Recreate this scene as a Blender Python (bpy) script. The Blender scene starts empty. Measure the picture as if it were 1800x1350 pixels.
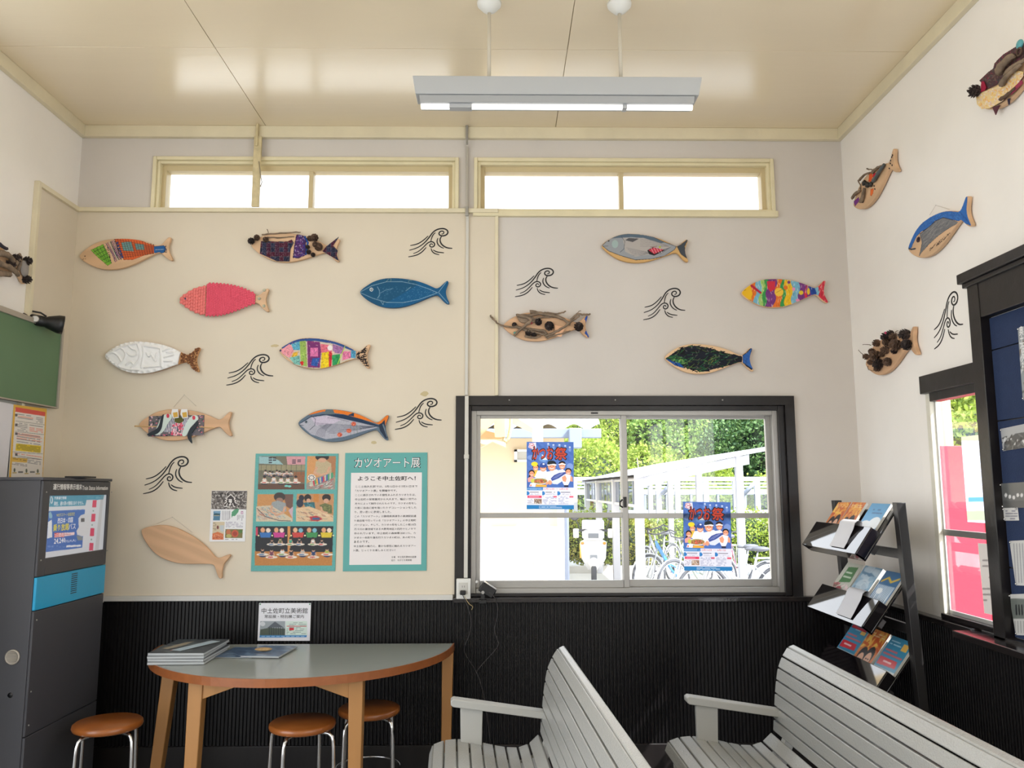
import bpy, math, random
import numpy as np
from mathutils import Vector, Matrix

# ------------------------------------------------------------------ camera, world, sun, exposure
SC = bpy.context.scene
COL = SC.collection
RN = random.Random(11)
NR = np.random.RandomState(11)
FPX, PIT, YAW, ROL, DCAM, HCAM = 1400.1, .1304, .0142, -.0018, 4.649, 1.55
CAMP = np.array([0, -DCAM, HCAM])
_F = np.array([math.sin(YAW) * math.cos(PIT), math.cos(YAW) * math.cos(PIT), math.sin(PIT)])
_r = np.array([math.cos(YAW), -math.sin(YAW), 0]); _u = np.cross(_r, _F)
_R = _r * math.cos(ROL) + _u * math.sin(ROL); _U = -_r * math.sin(ROL) + _u * math.cos(ROL)
cd = bpy.data.cameras.new('camera'); cam = bpy.data.objects.new('camera', cd); COL.objects.link(cam)
cd.sensor_width = 36; cd.sensor_fit = 'HORIZONTAL'; cd.lens = FPX / 1800 * 36; cd.clip_start = .05; cd.clip_end = 500
cam.matrix_world = Matrix(((_R[0], _U[0], -_F[0], 0), (_R[1], _U[1], -_F[1], -DCAM), (_R[2], _U[2], -_F[2], HCAM), (0, 0, 0, 1)))
SC.camera = cam
SC.view_settings.view_transform = 'Standard'; SC.view_settings.look = 'None'
SC.view_settings.gamma = 1; SC.view_settings.use_curve_mapping = False
SC.view_settings.exposure = 1.96
SC.cycles.use_denoising = True
SC.cycles.max_bounces = 10; SC.cycles.diffuse_bounces = 6; SC.cycles.transparent_max_bounces = 16
SC.cycles.sample_clamp_indirect = 8; SC.cycles.caustics_reflective = False; SC.cycles.caustics_refractive = False

W = bpy.data.worlds.new('sky'); SC.world = W; W.use_nodes = True
wn = W.node_tree.nodes; wl = W.node_tree.links; wn.clear()
wo = wn.new('ShaderNodeOutputWorld'); wb = wn.new('ShaderNodeBackground'); wb.inputs[1].default_value = 1.1
wt = wn.new('ShaderNodeTexCoord'); ws = wn.new('ShaderNodeSeparateXYZ'); wr = wn.new('ShaderNodeValToRGB')
wl.new(wt.outputs['Generated'], ws.inputs[0]); wl.new(ws.outputs['Z'], wr.inputs[0]); wl.new(wr.outputs[0], wb.inputs[0]); wl.new(wb.outputs[0], wo.inputs[0])
wr.color_ramp.elements[0].position = 0; wr.color_ramp.elements[0].color = (1.0, 1.0, 1.0, 1)
wr.color_ramp.elements[1].position = 1; wr.color_ramp.elements[1].color = (.72, .84, 1.0, 1)

sd = bpy.data.lights.new('sun', 'SUN'); sun = bpy.data.objects.new('sun', sd); COL.objects.link(sun)
sd.energy = 3.2; sd.angle = .01; sd.color = (1, .99, .985)
sun.location = (8, -8, 10)
sun.rotation_mode = 'QUATERNION'; sun.rotation_quaternion = Vector((-1, .7, -1.24)).to_track_quat('-Z', 'Y')

XL, XR, ZC, YF = -2.547, 2.096, 3.74, -7.0


def portal(name, loc, rot, sx, sy):
    d = bpy.data.lights.new(name, 'AREA'); d.shape = 'RECTANGLE'; d.size = sx; d.size_y = sy
    d.cycles.is_portal = True
    o = bpy.data.objects.new(name, d); COL.objects.link(o); o.location = loc; o.rotation_euler = rot


PI = math.pi
portal('window_portal', (.73, .16, 1.5), (-PI / 2, 0, 0), 1.9, 1.15)
portal('clerestory_portal', (-1.18, .16, 3.37), (-PI / 2, 0, 0), 1.85, .36)
portal('clerestory_portal', (.75, .16, 3.37), (-PI / 2, 0, 0), 1.85, .36)
portal('side_window_portal', (2.26, -1.35, 1.5), (0, PI / 2, 0), 1.1, 1.2)
portal('side_opening_portal', (XR + .08, -4.9, 1.22), (0, PI / 2, 0), 2.45, 3.8)
portal('side_opening_portal', (XR + .08, -4.35, 3.1), (0, PI / 2, 0), 1.0, 4.9)
portal('side_opening_portal', (XL - .14, -4.2, 1.22), (0, -PI / 2, 0), 2.45, 5.2)
portal('side_opening_portal', (XL - .14, -3.9, 3.1), (0, -PI / 2, 0), 1.0, 5.8)


# ------------------------------------------------------------------ coordinates: pixel of the photograph -> point on a real plane
def ray(u, v): return _F + _R * (u - 900) / FPX - _U * (v - 675) / FPX
def pl(u, v, ax, val):
    d = ray(u, v); return CAMP + d * (val - CAMP[ax]) / d[ax]
def proj(P):
    d = P - CAMP; w = d @ _F
    return 900 + FPX * (d @ _R) / w, 675 - FPX * (d @ _U) / w


WALLS = {'B': (Vector((0, 0, 0)), Vector((1, 0, 0)), Vector((0, -1, 0))),
         'R': (Vector((XR, 0, 0)), Vector((0, -1, 0)), Vector((-1, 0, 0))),
         'L': (Vector((XL, 0, 0)), Vector((0, 1, 0)), Vector((1, 0, 0)))}
def wall_mat(wall, a, b, rot=0, off=0):
    """frame on a wall: local x along the wall, y up, z into the room"""
    o, X, N = WALLS[wall]; Y = Vector((0, 0, 1)); P = o + X * a + Y * b + N * off
    c, s = math.cos(rot), math.sin(rot); x = X * c + Y * s; y = -X * s + Y * c
    return Matrix(((x[0], y[0], N[0], P[0]), (x[1], y[1], N[1], P[1]), (x[2], y[2], N[2], P[2]), (0, 0, 0, 1)))
def to_local(M, u, v, z=0):
    """where the sight line of a pixel meets the plane local z=const of frame M"""
    Mi = M.inverted(); o = Mi @ Vector(CAMP); d = Mi.to_3x3() @ Vector(ray(u, v))
    t = (z - o[2]) / d[2]; p = o + d * t
    return p[0], p[1]
def on_wall(wall, u, v, off=0): return to_local(wall_mat(wall, 0, 0), u, v, off)


# ------------------------------------------------------------------ materials
def lin(c):
    c = [x / 255 for x in c[:3]]
    return [x / 12.92 if x <= .04045 else ((x + .055) / 1.055) ** 2.4 for x in c]
MATS = {}
def mat(name, col, rough=.5, metal=0, bump=0, bscale=40, var=0, vscale=6, spec=.5, emit=0, stretch=(1, 1, 1), coat=0, grain=None):
    if name in MATS: return MATS[name]
    m = bpy.data.materials.new(name); m.use_nodes = True; n = m.node_tree.nodes; l = m.node_tree.links
    b = n['Principled BSDF']; c = lin(col)
    b.inputs['Base Color'].default_value = (*c, 1); b.inputs['Roughness'].default_value = rough
    b.inputs['Metallic'].default_value = metal; b.inputs['Specular IOR Level'].default_value = spec
    if coat: b.inputs['Coat Weight'].default_value = coat; b.inputs['Coat Roughness'].default_value = .2
    if emit: b.inputs['Emission Color'].default_value = (*c, 1); b.inputs['Emission Strength'].default_value = emit
    if bump or var or grain:
        tc = n.new('ShaderNodeTexCoord'); mp = n.new('ShaderNodeMapping'); mp.inputs['Scale'].default_value = stretch
        l.new(tc.outputs['Object'], mp.inputs[0])
    if var:
        t = n.new('ShaderNodeTexNoise'); t.inputs['Scale'].default_value = vscale; t.inputs['Detail'].default_value = 5
        r = n.new('ShaderNodeValToRGB'); r.color_ramp.elements[0].position = .3; r.color_ramp.elements[1].position = .7
        r.color_ramp.elements[0].color = (*[x * (1 - var) for x in c], 1); r.color_ramp.elements[1].color = (*[min(1, x * (1 + var)) for x in c], 1)
        l.new(mp.outputs[0], t.inputs[0]); l.new(t.outputs[0], r.inputs[0]); l.new(r.outputs[0], b.inputs['Base Color'])
    if grain:
        t = n.new('ShaderNodeTexWave'); t.inputs['Scale'].default_value = grain; t.inputs['Distortion'].default_value = 9
        t.inputs['Detail'].default_value = 2; t.inputs['Detail Scale'].default_value = .6; t.bands_direction = 'Y'
        r = n.new('ShaderNodeValToRGB'); r.color_ramp.elements[0].position = .2
        r.color_ramp.elements[0].color = (*[x * .88 for x in c], 1); r.color_ramp.elements[1].color = (*c, 1)
        l.new(mp.outputs[0], t.inputs[0]); l.new(t.outputs[0], r.inputs[0]); l.new(r.outputs[0], b.inputs['Base Color'])
    if bump:
        t = n.new('ShaderNodeTexNoise'); t.inputs['Scale'].default_value = bscale; t.inputs['Detail'].default_value = 4
        q = n.new('ShaderNodeBump'); q.inputs['Strength'].default_value = bump; q.inputs['Distance'].default_value = .01
        l.new(mp.outputs[0], t.inputs[0]); l.new(t.outputs[0], q.inputs['Height']); l.new(q.outputs[0], b.inputs['Normal'])
    MATS[name] = m; return m
def attr_mat(name, rough=.5, transl=0, gain=1, spec=.5, emit=0):
    if name in MATS: return MATS[name]
    m = bpy.data.materials.new(name); m.use_nodes = True; n = m.node_tree.nodes; l = m.node_tree.links
    b = n['Principled BSDF']; a = n.new('ShaderNodeAttribute'); a.attribute_name = 'Col'
    b.inputs['Roughness'].default_value = rough; b.inputs['Specular IOR Level'].default_value = spec
    l.new(a.outputs['Color'], b.inputs['Base Color'])
    if emit: l.new(a.outputs['Color'], b.inputs['Emission Color']); b.inputs['Emission Strength'].default_value = emit
    if transl:
        t = n.new('ShaderNodeBsdfTranslucent'); x = n.new('ShaderNodeMixShader'); x.inputs[0].default_value = transl
        l.new(a.outputs['Color'], t.inputs[0]); l.new(b.outputs[0], x.inputs[1]); l.new(t.outputs[0], x.inputs[2])
        l.new(x.outputs[0], n['Material Output'].inputs[0])
    MATS[name] = m; return m
def glass_mat(name, refl=.06, tint=(255, 255, 255), fac=.5):
    if name in MATS: return MATS[name]
    m = bpy.data.materials.new(name); m.use_nodes = True; n = m.node_tree.nodes; l = m.node_tree.links; n.clear()
    o = n.new('ShaderNodeOutputMaterial'); t = n.new('ShaderNodeBsdfTransparent'); g = n.new('ShaderNodeBsdfGlossy')
    g.inputs['Roughness'].default_value = .02; t.inputs[0].default_value = (*lin(tint), 1)
    lw = n.new('ShaderNodeLayerWeight'); lw.inputs[0].default_value = .3; ma = n.new('ShaderNodeMath'); ma.operation = 'MULTIPLY_ADD'
    ma.inputs[1].default_value = fac; ma.inputs[2].default_value = refl; l.new(lw.outputs['Fresnel'], ma.inputs[0])
    x = n.new('ShaderNodeMixShader'); l.new(ma.outputs[0], x.inputs[0]); l.new(t.outputs[0], x.inputs[1]); l.new(g.outputs[0], x.inputs[2])
    l.new(x.outputs[0], o.inputs[0]); MATS[name] = m; return m
M_WALL = mat('white_plaster', (240, 236, 231), .75, bump=.25, bscale=9, var=.04, vscale=1.6)
M_WALLB = mat('shaded_plaster', (209, 203, 197), .75, bump=.25, bscale=9, var=.04, vscale=1.6)  # same plaster as the side walls, darkened to imitate weaker light at the back
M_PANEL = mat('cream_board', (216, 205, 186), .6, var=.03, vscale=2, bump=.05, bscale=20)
M_CREAM = mat('cream_trim_paint', (222, 212, 184), .45, bump=.2, bscale=30, var=.06, vscale=5)
M_CEIL = mat('glossy_cream_ceiling', (234, 219, 190), .24, bump=.1, bscale=14, stretch=(.25, 1.6, 1), var=.03, vscale=1, spec=1.0, coat=.5)
M_BLACK = mat('black_stained_wood', (26, 22, 22), .35, bump=.25, bscale=12, stretch=(1, 1, .2), var=.3, vscale=9)
M_RIB = mat('black_reeded_board', (15, 13, 14), .42, spec=.35)
M_ALU = mat('brushed_aluminium', (168, 166, 162), .4, metal=.75)
M_GLASS = glass_mat('window_glass', .025, fac=.2)
M_WOOD = mat('hinoki_board', (218, 180, 142), .6, grain=5, stretch=(.35, 1, 1))
M_WOODB = mat('hinoki_plain_board', (214, 172, 134), .6, grain=7, stretch=(.25, 1, 1))
M_DARKMETAL = mat('kiosk_grey_metal', (68, 68, 73), .5)
M_PLBLACK = mat('black_plastic', (18, 18, 20), .4)
M_WHITEPL = mat('white_plastic', (222, 222, 218), .4)
M_CHROME = mat('chrome', (215, 215, 215), .15, metal=1)
M_PAPER = mat('white_paper', (232, 232, 232), .6)
M_INK = mat('black_ink', (24, 22, 24), .6)
M_GLUE = attr_mat('print', .5)
M_GLOSSP = attr_mat('glossy_print', .3)
M_MATTE = attr_mat('crayon', .75, spec=.25)


# ------------------------------------------------------------------ mesh building
class MB:
    def __init__(s): s.v = []; s.f = []; s.sm = []
    def add(s, V, F, smooth=False):
        n = len(s.v); s.v += [tuple(map(float, p)) for p in V]
        for f in F: s.f.append([i + n for i in f]); s.sm.append(smooth)
        return s
    def box(s, x0, x1, y0, y1, z0, z1, M=None):
        if x0 > x1: x0, x1 = x1, x0
        if y0 > y1: y0, y1 = y1, y0
        if z0 > z1: z0, z1 = z1, z0
        V = [Vector(p) for p in ((x0, y0, z0), (x1, y0, z0), (x1, y1, z0), (x0, y1, z0), (x0, y0, z1), (x1, y0, z1), (x1, y1, z1), (x0, y1, z1))]
        if M is not None: V = [M @ p for p in V]
        return s.add(V, [(0, 3, 2, 1), (4, 5, 6, 7), (0, 1, 5, 4), (1, 2, 6, 5), (2, 3, 7, 6), (3, 0, 4, 7)])
    def prism(s, P, z0, z1, M=None, smooth=False, inset=0):
        """polygon P in local xy extruded in z, counter-clockwise"""
        A = sum(P[i][0] * P[(i + 1) % len(P)][1] - P[(i + 1) % len(P)][0] * P[i][1] for i in range(len(P)))
        if A < 0: P = P[::-1]
        n = len(P); V = [Vector((x, y, z0)) for x, y in P] + [Vector((x, y, z1)) for x, y in P]
        if M is not None: V = [M @ p for p in V]
        s.add(V, [tuple(range(n))[::-1], tuple(range(n, 2 * n))])
        base = len(s.v) - 2 * n
        for i in range(n): s.f.append([base + i, base + (i + 1) % n, base + n + (i + 1) % n, base + n + i]); s.sm.append(smooth)
        return s
    def tube(s, path, r, seg=8, caps=True, M=None):
        P = [Vector(p) for p in path]; n = len(P); rs = r if isinstance(r, (list, tuple)) else [r] * n
        T = [((P[min(i + 1, n - 1)] - P[max(i - 1, 0)]).normalized()) for i in range(n)]
        a = Vector((0, 0, 1)) if abs(T[0][2]) < .9 else Vector((1, 0, 0)); N = T[0].cross(a).normalized(); V = []
        for i in range(n):
            N = (N - T[i] * N.dot(T[i])).normalized(); B = T[i].cross(N)
            for k in range(seg):
                t = 2 * PI * k / seg; V.append(P[i] + (N * math.cos(t) + B * math.sin(t)) * rs[i])
        if M is not None: V = [M @ p for p in V]
        F = [(i * seg + k, i * seg + (k + 1) % seg, (i + 1) * seg + (k + 1) % seg, (i + 1) * seg + k) for i in range(n - 1) for k in range(seg)]
        s.add(V, F, True); b = len(s.v) - n * seg
        if caps:
            s.f.append([b + k for k in range(seg)][::-1]); s.sm.append(False)
            s.f.append([b + (n - 1) * seg + k for k in range(seg)]); s.sm.append(False)
        return s
    def ring(s, c, R, r, axis='z', n=28, seg=6):
        c = Vector(c); pts = []
        for i in range(n + 1):
            t = 2 * PI * i / n; a, b = R * math.cos(t), R * math.sin(t)
            pts.append(c + Vector({'z': (a, b, 0), 'y': (a, 0, b), 'x': (0, a, b)}[axis]))
        return s.tube(pts, r, seg, caps=False)
    def lathe(s, prof, seg=24, M=None):
        V = []; n = len(prof)
        for r_, z in prof:
            for k in range(seg):
                t = 2 * PI * k / seg; V.append(Vector((r_ * math.cos(t), r_ * math.sin(t), z)))
        if M is not None: V = [M @ p for p in V]
        F = [(i * seg + k, i * seg + (k + 1) % seg, (i + 1) * seg + (k + 1) % seg, (i + 1) * seg + k) for i in range(n - 1) for k in range(seg)]
        s.add(V, F, True); b = len(s.v) - n * seg
        s.f.append([b + k for k in range(seg)][::-1]); s.sm.append(False)
        s.f.append([b + (n - 1) * seg + k for k in range(seg)]); s.sm.append(False)
        return s
    def blob(s, c, rx, ry, rz, n=10, M=None, jit=0):
        V = []; F = []; h = n // 2 + 1
        for i in range(h + 1):
            a = PI * i / h
            for k in range(n):
                t = 2 * PI * k / n; j = 1 + jit * (RN.random() - .5)
                V.append(Vector((c[0] + rx * math.sin(a) * math.cos(t) * j, c[1] + ry * math.sin(a) * math.sin(t) * j, c[2] + rz * math.cos(a) * j)))
        if M is not None: V = [M @ p for p in V]
        for i in range(h):
            for k in range(n): F.append((i * n + k, (i + 1) * n + k, (i + 1) * n + (k + 1) % n, i * n + (k + 1) % n))
        return s.add(V, F, True)
    def build(s, name, m, parent=None, bevel=0, seg=2, kind=None, matrix=None, label=None):
        me = bpy.data.meshes.new(name); me.from_pydata(s.v, [], s.f)
        me.polygons.foreach_set('use_smooth', s.sm if not bevel else [True] * len(s.f))
        if bevel:
            me.set_sharp_from_angle(angle=.6)
        me.materials.append(m); me.update()
        return link(name, me, parent, bevel, seg, kind, matrix, label)
def link(name, me, parent=None, bevel=0, seg=2, kind=None, matrix=None, label=None):
    o = bpy.data.objects.new(name, me); COL.objects.link(o)
    if parent is not None: o.parent = parent
    if matrix is not None: o.matrix_local = matrix
    if bevel:
        b = o.modifiers.new('bevel', 'BEVEL'); b.width = bevel; b.segments = seg; b.limit_method = 'ANGLE'; b.angle_limit = .6; b.harden_normals = False
    if kind: o['kind'] = kind
    if label: o['label'] = label
    return o
def thing(name, label, cat, M=None, group=None, kind=None):
    o = bpy.data.objects.new(name, None); COL.objects.link(o); o.empty_display_size = .1
    if M is not None:
        o.matrix_world = M if isinstance(M, Matrix) else Matrix.Translation(M)
    if kind: o['kind'] = kind
    if label: o['label'] = label
    if cat: o['category'] = cat
    if group: o['group'] = group
    return o
def tag(o, label, cat, group=None):
    o['label'] = label; o['category'] = cat
    if group: o['group'] = group
    return o
def box_obj(name, m, parent, *b, bevel=0, **k): return MB().box(*b).build(name, m, parent, bevel=bevel, **k)
def copy_tree(o, parent=None, **props):
    c = o.copy(); COL.objects.link(c)
    if parent is not None: c.parent = parent
    for ch in o.children: copy_tree(ch, c)
    for k, v in props.items(): c[k] = v
    return c
def smooth_poly(P, it=2, closed=True):
    for _ in range(it):
        Q = []; n = len(P)
        for i in range(n if closed else n - 1):
            a, b = P[i], P[(i + 1) % n]
            Q += [(.75 * a[0] + .25 * b[0], .75 * a[1] + .25 * b[1]), (.25 * a[0] + .75 * b[0], .25 * a[1] + .75 * b[1])]
        if not closed: Q = [P[0]] + Q + [P[-1]]
        P = Q
    return P


# ------------------------------------------------------------------ painted surfaces: colour laid into the vertices of a fine flat mesh
def inside(px, py, P):
    r = np.zeros(px.shape, bool); n = len(P)
    for i in range(n):
        x1, y1 = P[i]; x2, y2 = P[(i + 1) % n]
        if y1 == y2: continue
        c = ((y1 > py) != (y2 > py)) & (px < (x2 - x1) * (py - y1) / (y2 - y1) + x1); r ^= c
    return r
class Cv:
    """a canvas over x0..x1, y0..y1; crop() sets the units of the drawing calls"""
    def __init__(s, x0, y0, x1, y1, res=1.5, bg=None):
        s.x0, s.y0, s.res = x0, y0, res; s.w = max(2, int((x1 - x0) * res)); s.h = max(2, int((y1 - y0) * res)); s.x1, s.y1 = x1, y1
        s.c = np.zeros((s.h, s.w, 3)); s.a = np.zeros((s.h, s.w)); s.crop(0, 0, 1)
        if bg: s.c[:] = np.array(bg) / 255; s.a[:] = 1
    def crop(s, ox, oy, k): s.o = (ox, oy, k); return s
    def _p(s, x, y): return (s.o[0] + x / s.o[2] - s.x0) * s.res, (s.o[1] + y / s.o[2] - s.y0) * s.res
    def _k(s): return s.res / s.o[2]
    def _put(s, y0, y1, x0, x1, m, col):
        col = np.array(col) / 255; m = m[..., None]
        s.c[y0:y1, x0:x1] = s.c[y0:y1, x0:x1] * (1 - m) + col * m
        s.a[y0:y1, x0:x1] = np.maximum(s.a[y0:y1, x0:x1], m[..., 0])
    def _bb(s, xs, ys, pad=1):
        x0 = max(0, int(min(xs) - pad)); x1 = min(s.w, int(max(xs) + pad + 1)); y0 = max(0, int(min(ys) - pad)); y1 = min(s.h, int(max(ys) + pad + 1))
        return (x0, x1, y0, y1) if x1 > x0 and y1 > y0 else None
    def poly(s, P, col, al=1):
        Q = [s._p(*p) for p in P]; b = s._bb([q[0] for q in Q], [q[1] for q in Q])
        if not b: return s
        x0, x1, y0, y1 = b; X, Y = np.meshgrid(np.arange(x0, x1) + .5, np.arange(y0, y1) + .5)
        s._put(y0, y1, x0, x1, inside(X, Y, Q) * al, col); return s
    def rect(s, x0, y0, x1, y1, col, al=1): return s.poly([(x0, y0), (x1, y0), (x1, y1), (x0, y1)], col, al)
    def ell(s, cx, cy, rx, ry, col, rot=0, al=1):
        c, t = math.cos(rot), math.sin(rot)
        return s.poly([(cx + rx * math.cos(a) * c - ry * math.sin(a) * t, cy + rx * math.cos(a) * t + ry * math.sin(a) * c) for a in [2 * PI * i / 18 for i in range(18)]], col, al)
    def line(s, P, w, col, al=1):
        Q = [s._p(*p) for p in P]; hw = w * s._k() / 2
        for (ax, ay), (bx, by) in zip(Q, Q[1:]):
            b = s._bb((ax, bx), (ay, by), hw + 1)
            if not b: continue
            x0, x1, y0, y1 = b; X, Y = np.meshgrid(np.arange(x0, x1) + .5, np.arange(y0, y1) + .5)
            L = (bx - ax) ** 2 + (by - ay) ** 2 + 1e-9; t = np.clip(((X - ax) * (bx - ax) + (Y - ay) * (by - ay)) / L, 0, 1)
            d = np.hypot(X - ax - t * (bx - ax), Y - ay - t * (by - ay)); s._put(y0, y1, x0, x1, np.clip(hw + .5 - d, 0, 1) * al, col)
        return s
    def scrib(s, P, cols, n, w, ln, ang=None, spread=.4, al=.85, curl=0):
        xs = [p[0] for p in P]; ys = [p[1] for p in P]; k = 0
        for _ in range(n * 6):
            x, y = RN.uniform(min(xs), max(xs)), RN.uniform(min(ys), max(ys))
            if not inside(np.array([x]), np.array([y]), P)[0]: continue
            a = (RN.uniform(0, PI) if ang is None else ang + RN.uniform(-spread, spread)); L = ln * RN.uniform(.5, 1.2); pts = [(x, y)]
            for _i in range(3 if curl else 1):
                x += math.cos(a) * L / (3 if curl else 1); y += math.sin(a) * L / (3 if curl else 1); a += curl * RN.uniform(-1, 1); pts.append((x, y))
            pts = [q for q in pts if inside(np.array([q[0]]), np.array([q[1]]), P)[0]] if curl or ln > 12 else pts
            if len(pts) > 1: s.line(pts, w, RN.choice(cols), al)
            k += 1
            if k >= n: break
        return s
    def noise(s, amp, blk=3):
        n = NR.rand(s.h // blk + 2, s.w // blk + 2); n = np.kron(n, np.ones((blk, blk)))[:s.h, :s.w]
        s.c = np.clip(s.c * (1 + (n[..., None] - .5) * 2 * amp), 0, 1); return s
    def rows(s, x0, y0, x1, y1, col, rows, fill=.75, dens=.7, al=.8):
        """rows of small print, too small to read in the photograph"""
        h = (y1 - y0) / rows
        for i in range(rows):
            y = y0 + h * (i + .5); x = x0; e = x1 if i % 3 else x0 + (x1 - x0) * RN.uniform(.6, .95)
            while x < e:
                L = RN.uniform(.6, 2.2) * h
                if RN.random() < dens: s.line([(x, y), (min(e, x + L * .8), y)], h * fill * .5, col, al)
                x += L
        return s
def sample(cv, px, py):
    ix = np.clip((px - cv.x0) * cv.res - .5, 0, cv.w - 1.001); iy = np.clip((py - cv.y0) * cv.res - .5, 0, cv.h - 1.001)
    x0 = ix.astype(int); y0 = iy.astype(int); fx = (ix - x0)[..., None]; fy = (iy - y0)[..., None]
    c = cv.c; r = (c[y0, x0] * (1 - fx) + c[y0, x0 + 1] * fx) * (1 - fy) + (c[y0 + 1, x0] * (1 - fx) + c[y0 + 1, x0 + 1] * fx) * fy
    return r, cv.a[np.round(iy).astype(int), np.round(ix).astype(int)]
def surf(name, cv, m, parent, x0, y0, x1, y1, z=0, cell=.0026, outline=None, mask=False, photo=True, height=None, M=None, **kw):
    """fine grid over a rectangle of the parent's local xy plane, coloured from the canvas"""
    nx = max(1, int(round((x1 - x0) / cell))); ny = max(1, int(round((y1 - y0) / cell)))
    X, Y = np.meshgrid(np.linspace(x0, x1, nx + 1), np.linspace(y0, y1, ny + 1)); Z = np.full(X.shape, float(z))
    if photo:
        Mw = np.array(M if M is not None else parent.matrix_world)
        P = np.stack([X, Y, Z, np.ones_like(X)], -1) @ Mw.T; px, py = proj(P[..., :3])
    else:
        px = cv.x0 + (X - x0) / (x1 - x0) * (cv.x1 - cv.x0); py = cv.y0 + (1 - (Y - y0) / (y1 - y0)) * (cv.y1 - cv.y0)
    C, A = sample(cv, px, py)
    if height is not None: Z = Z + height(X, Y, px, py)
    keep = np.ones((ny, nx), bool)
    if outline is not None: keep &= inside((X[:-1, :-1] + X[1:, 1:]) / 2, (Y[:-1, :-1] + Y[1:, 1:]) / 2, outline)
    if mask: keep &= (A[:-1, :-1] + A[1:, 1:] + A[1:, :-1] + A[:-1, 1:]) > 1.6
    I = np.arange((nx + 1) * (ny + 1)).reshape(ny + 1, nx + 1)
    q = np.stack([I[:-1, :-1], I[:-1, 1:], I[1:, 1:], I[1:, :-1]], -1)[keep]
    if len(q) == 0: return None
    uq, inv = np.unique(q, return_inverse=True); q = inv.reshape(-1, 4)
    V = np.stack([X, Y, Z], -1).reshape(-1, 3)[uq]; C = C.reshape(-1, 3)[uq]
    C = np.where(C <= .04045, C / 12.92, ((C + .055) / 1.055) ** 2.4)
    me = bpy.data.meshes.new(name); me.vertices.add(len(V)); me.vertices.foreach_set('co', V.ravel())
    me.loops.add(len(q) * 4); me.loops.foreach_set('vertex_index', q.ravel().astype(np.int32))
    me.polygons.add(len(q)); me.polygons.foreach_set('loop_start', np.arange(0, len(q) * 4, 4, dtype=np.int32))
    me.polygons.foreach_set('use_smooth', [height is not None] * len(q))
    at = me.attributes.new('Col', 'FLOAT_COLOR', 'POINT'); at.data.foreach_set('color', np.concatenate([C, np.ones((len(C), 1))], 1).ravel())
    me.materials.append(m); me.update(); me.validate()
    return link(name, me, parent, **kw)


# ------------------------------------------------------------------ lettering
def text_obj(s, m, parent, x0, y0, x1, y1, z=.001, bold=0, name='lettering', align='CENTER', res=2, fit=True, lsp=1.0, csp=1.0, shear=0, extr=0, label=None):
    """text filling the box x0..x1, y0..y1 of the parent's local plane"""
    cu = bpy.data.curves.new('t', 'FONT'); cu.body = s; cu.size = 1; cu.resolution_u = res; cu.align_x = align; 
    cu.space_line = lsp; cu.space_character = csp; cu.shear = shear; cu.extrude = extr
    o = bpy.data.objects.new('t', cu); COL.objects.link(o)
    dg = bpy.context.evaluated_depsgraph_get(); me = bpy.data.meshes.new_from_object(o.evaluated_get(dg)); bpy.data.objects.remove(o); bpy.data.curves.remove(cu)
    n = len(me.vertices)
    if n == 0: return None
    V = np.zeros(n * 3); me.vertices.foreach_get('co', V); V = V.reshape(-1, 3); mn, mx = V.min(0), V.max(0); d = np.maximum(mx - mn, 1e-6)
    if bold:
        V0 = V.copy(); F0 = [tuple(p.vertices) for p in me.polygons]; k = 8 if bold > .05 else 4; b_ = min(bold, .06 if bold > .05 else .028)
        sh = [(b_ * math.cos(2 * PI * i / k + .4), b_ * math.sin(2 * PI * i / k + .4)) for i in range(k)]
        V = np.concatenate([V0 + np.array([a, b, i * .0006]) for i, (a, b) in enumerate(sh)]); mn, mx = V.min(0), V.max(0); d = np.maximum(mx - mn, 1e-6); me = bpy.data.meshes.new(name); me.from_pydata([], [], []); me.from_pydata(V.tolist(), [], [tuple(q + i * n for q in f) for i in range(k) for f in F0])
    V[:, 0] = x0 + (V[:, 0] - mn[0]) / d[0] * (x1 - x0); V[:, 1] = y0 + (V[:, 1] - mn[1]) / d[1] * (y1 - y0); V[:, 2] = V[:, 2] * (y1 - y0) / d[1] + z
    me.vertices.foreach_set('co', V.ravel()); me.materials.clear(); me.materials.append(m); me.name = name; me.update()
    return link(name, me, parent, label=label)
def ltext(parent, s, u0, v0, u1, v1, m, z=.001, M=None, **k):
    """text in a box given by two photo pixels on the parent's plane"""
    M = M if M is not None else parent.matrix_world
    a = to_local(M, u0, v0, z); b = to_local(M, u1, v1, z)
    return text_obj(s, m, parent, a[0], b[1], b[0], a[1], z, **k)


# ------------------------------------------------------------------ the room shell
def wall_holes(name, wall, a0, a1, b0, b1, holes, th=.12, m=M_WALL):
    A = sorted({a0, a1, *[h[0] for h in holes], *[h[1] for h in holes]}); B = sorted({b0, b1, *[h[2] for h in holes], *[h[3] for h in holes]})
    mb = MB(); M = wall_mat(wall, 0, 0)
    for i in range(len(A) - 1):
        for j in range(len(B) - 1):
            ca, cb = (A[i] + A[i + 1]) / 2, (B[j] + B[j + 1]) / 2
            if any(h[0] < ca < h[1] and h[2] < cb < h[3] for h in holes): continue
            mb.box(A[i], A[i + 1], B[j], B[j + 1], -th, 0, M)
    return mb.build(name, m, kind='structure')
HB = [(-2.075, -.28, 3.225, 3.525), (-.14, 1.645, 3.225, 3.525), (-.235, 1.69, .955, 2.05)]
HR = [(.70, 1.95, .95, 2.04), (3.0, 6.8, .0, 2.45), (1.9, 6.8, 2.6, 3.6)]
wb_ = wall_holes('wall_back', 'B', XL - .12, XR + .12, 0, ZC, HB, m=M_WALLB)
wr_ = wall_holes('wall_right', 'R', 0, -YF, 0, ZC, HR, .05)
wl_ = wall_holes('wall_left', 'L', YF, 0, 0, ZC, [(-6.8, -1.6, .0, 2.45), (-6.8, -1.0, 2.6, 3.6)])
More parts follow.
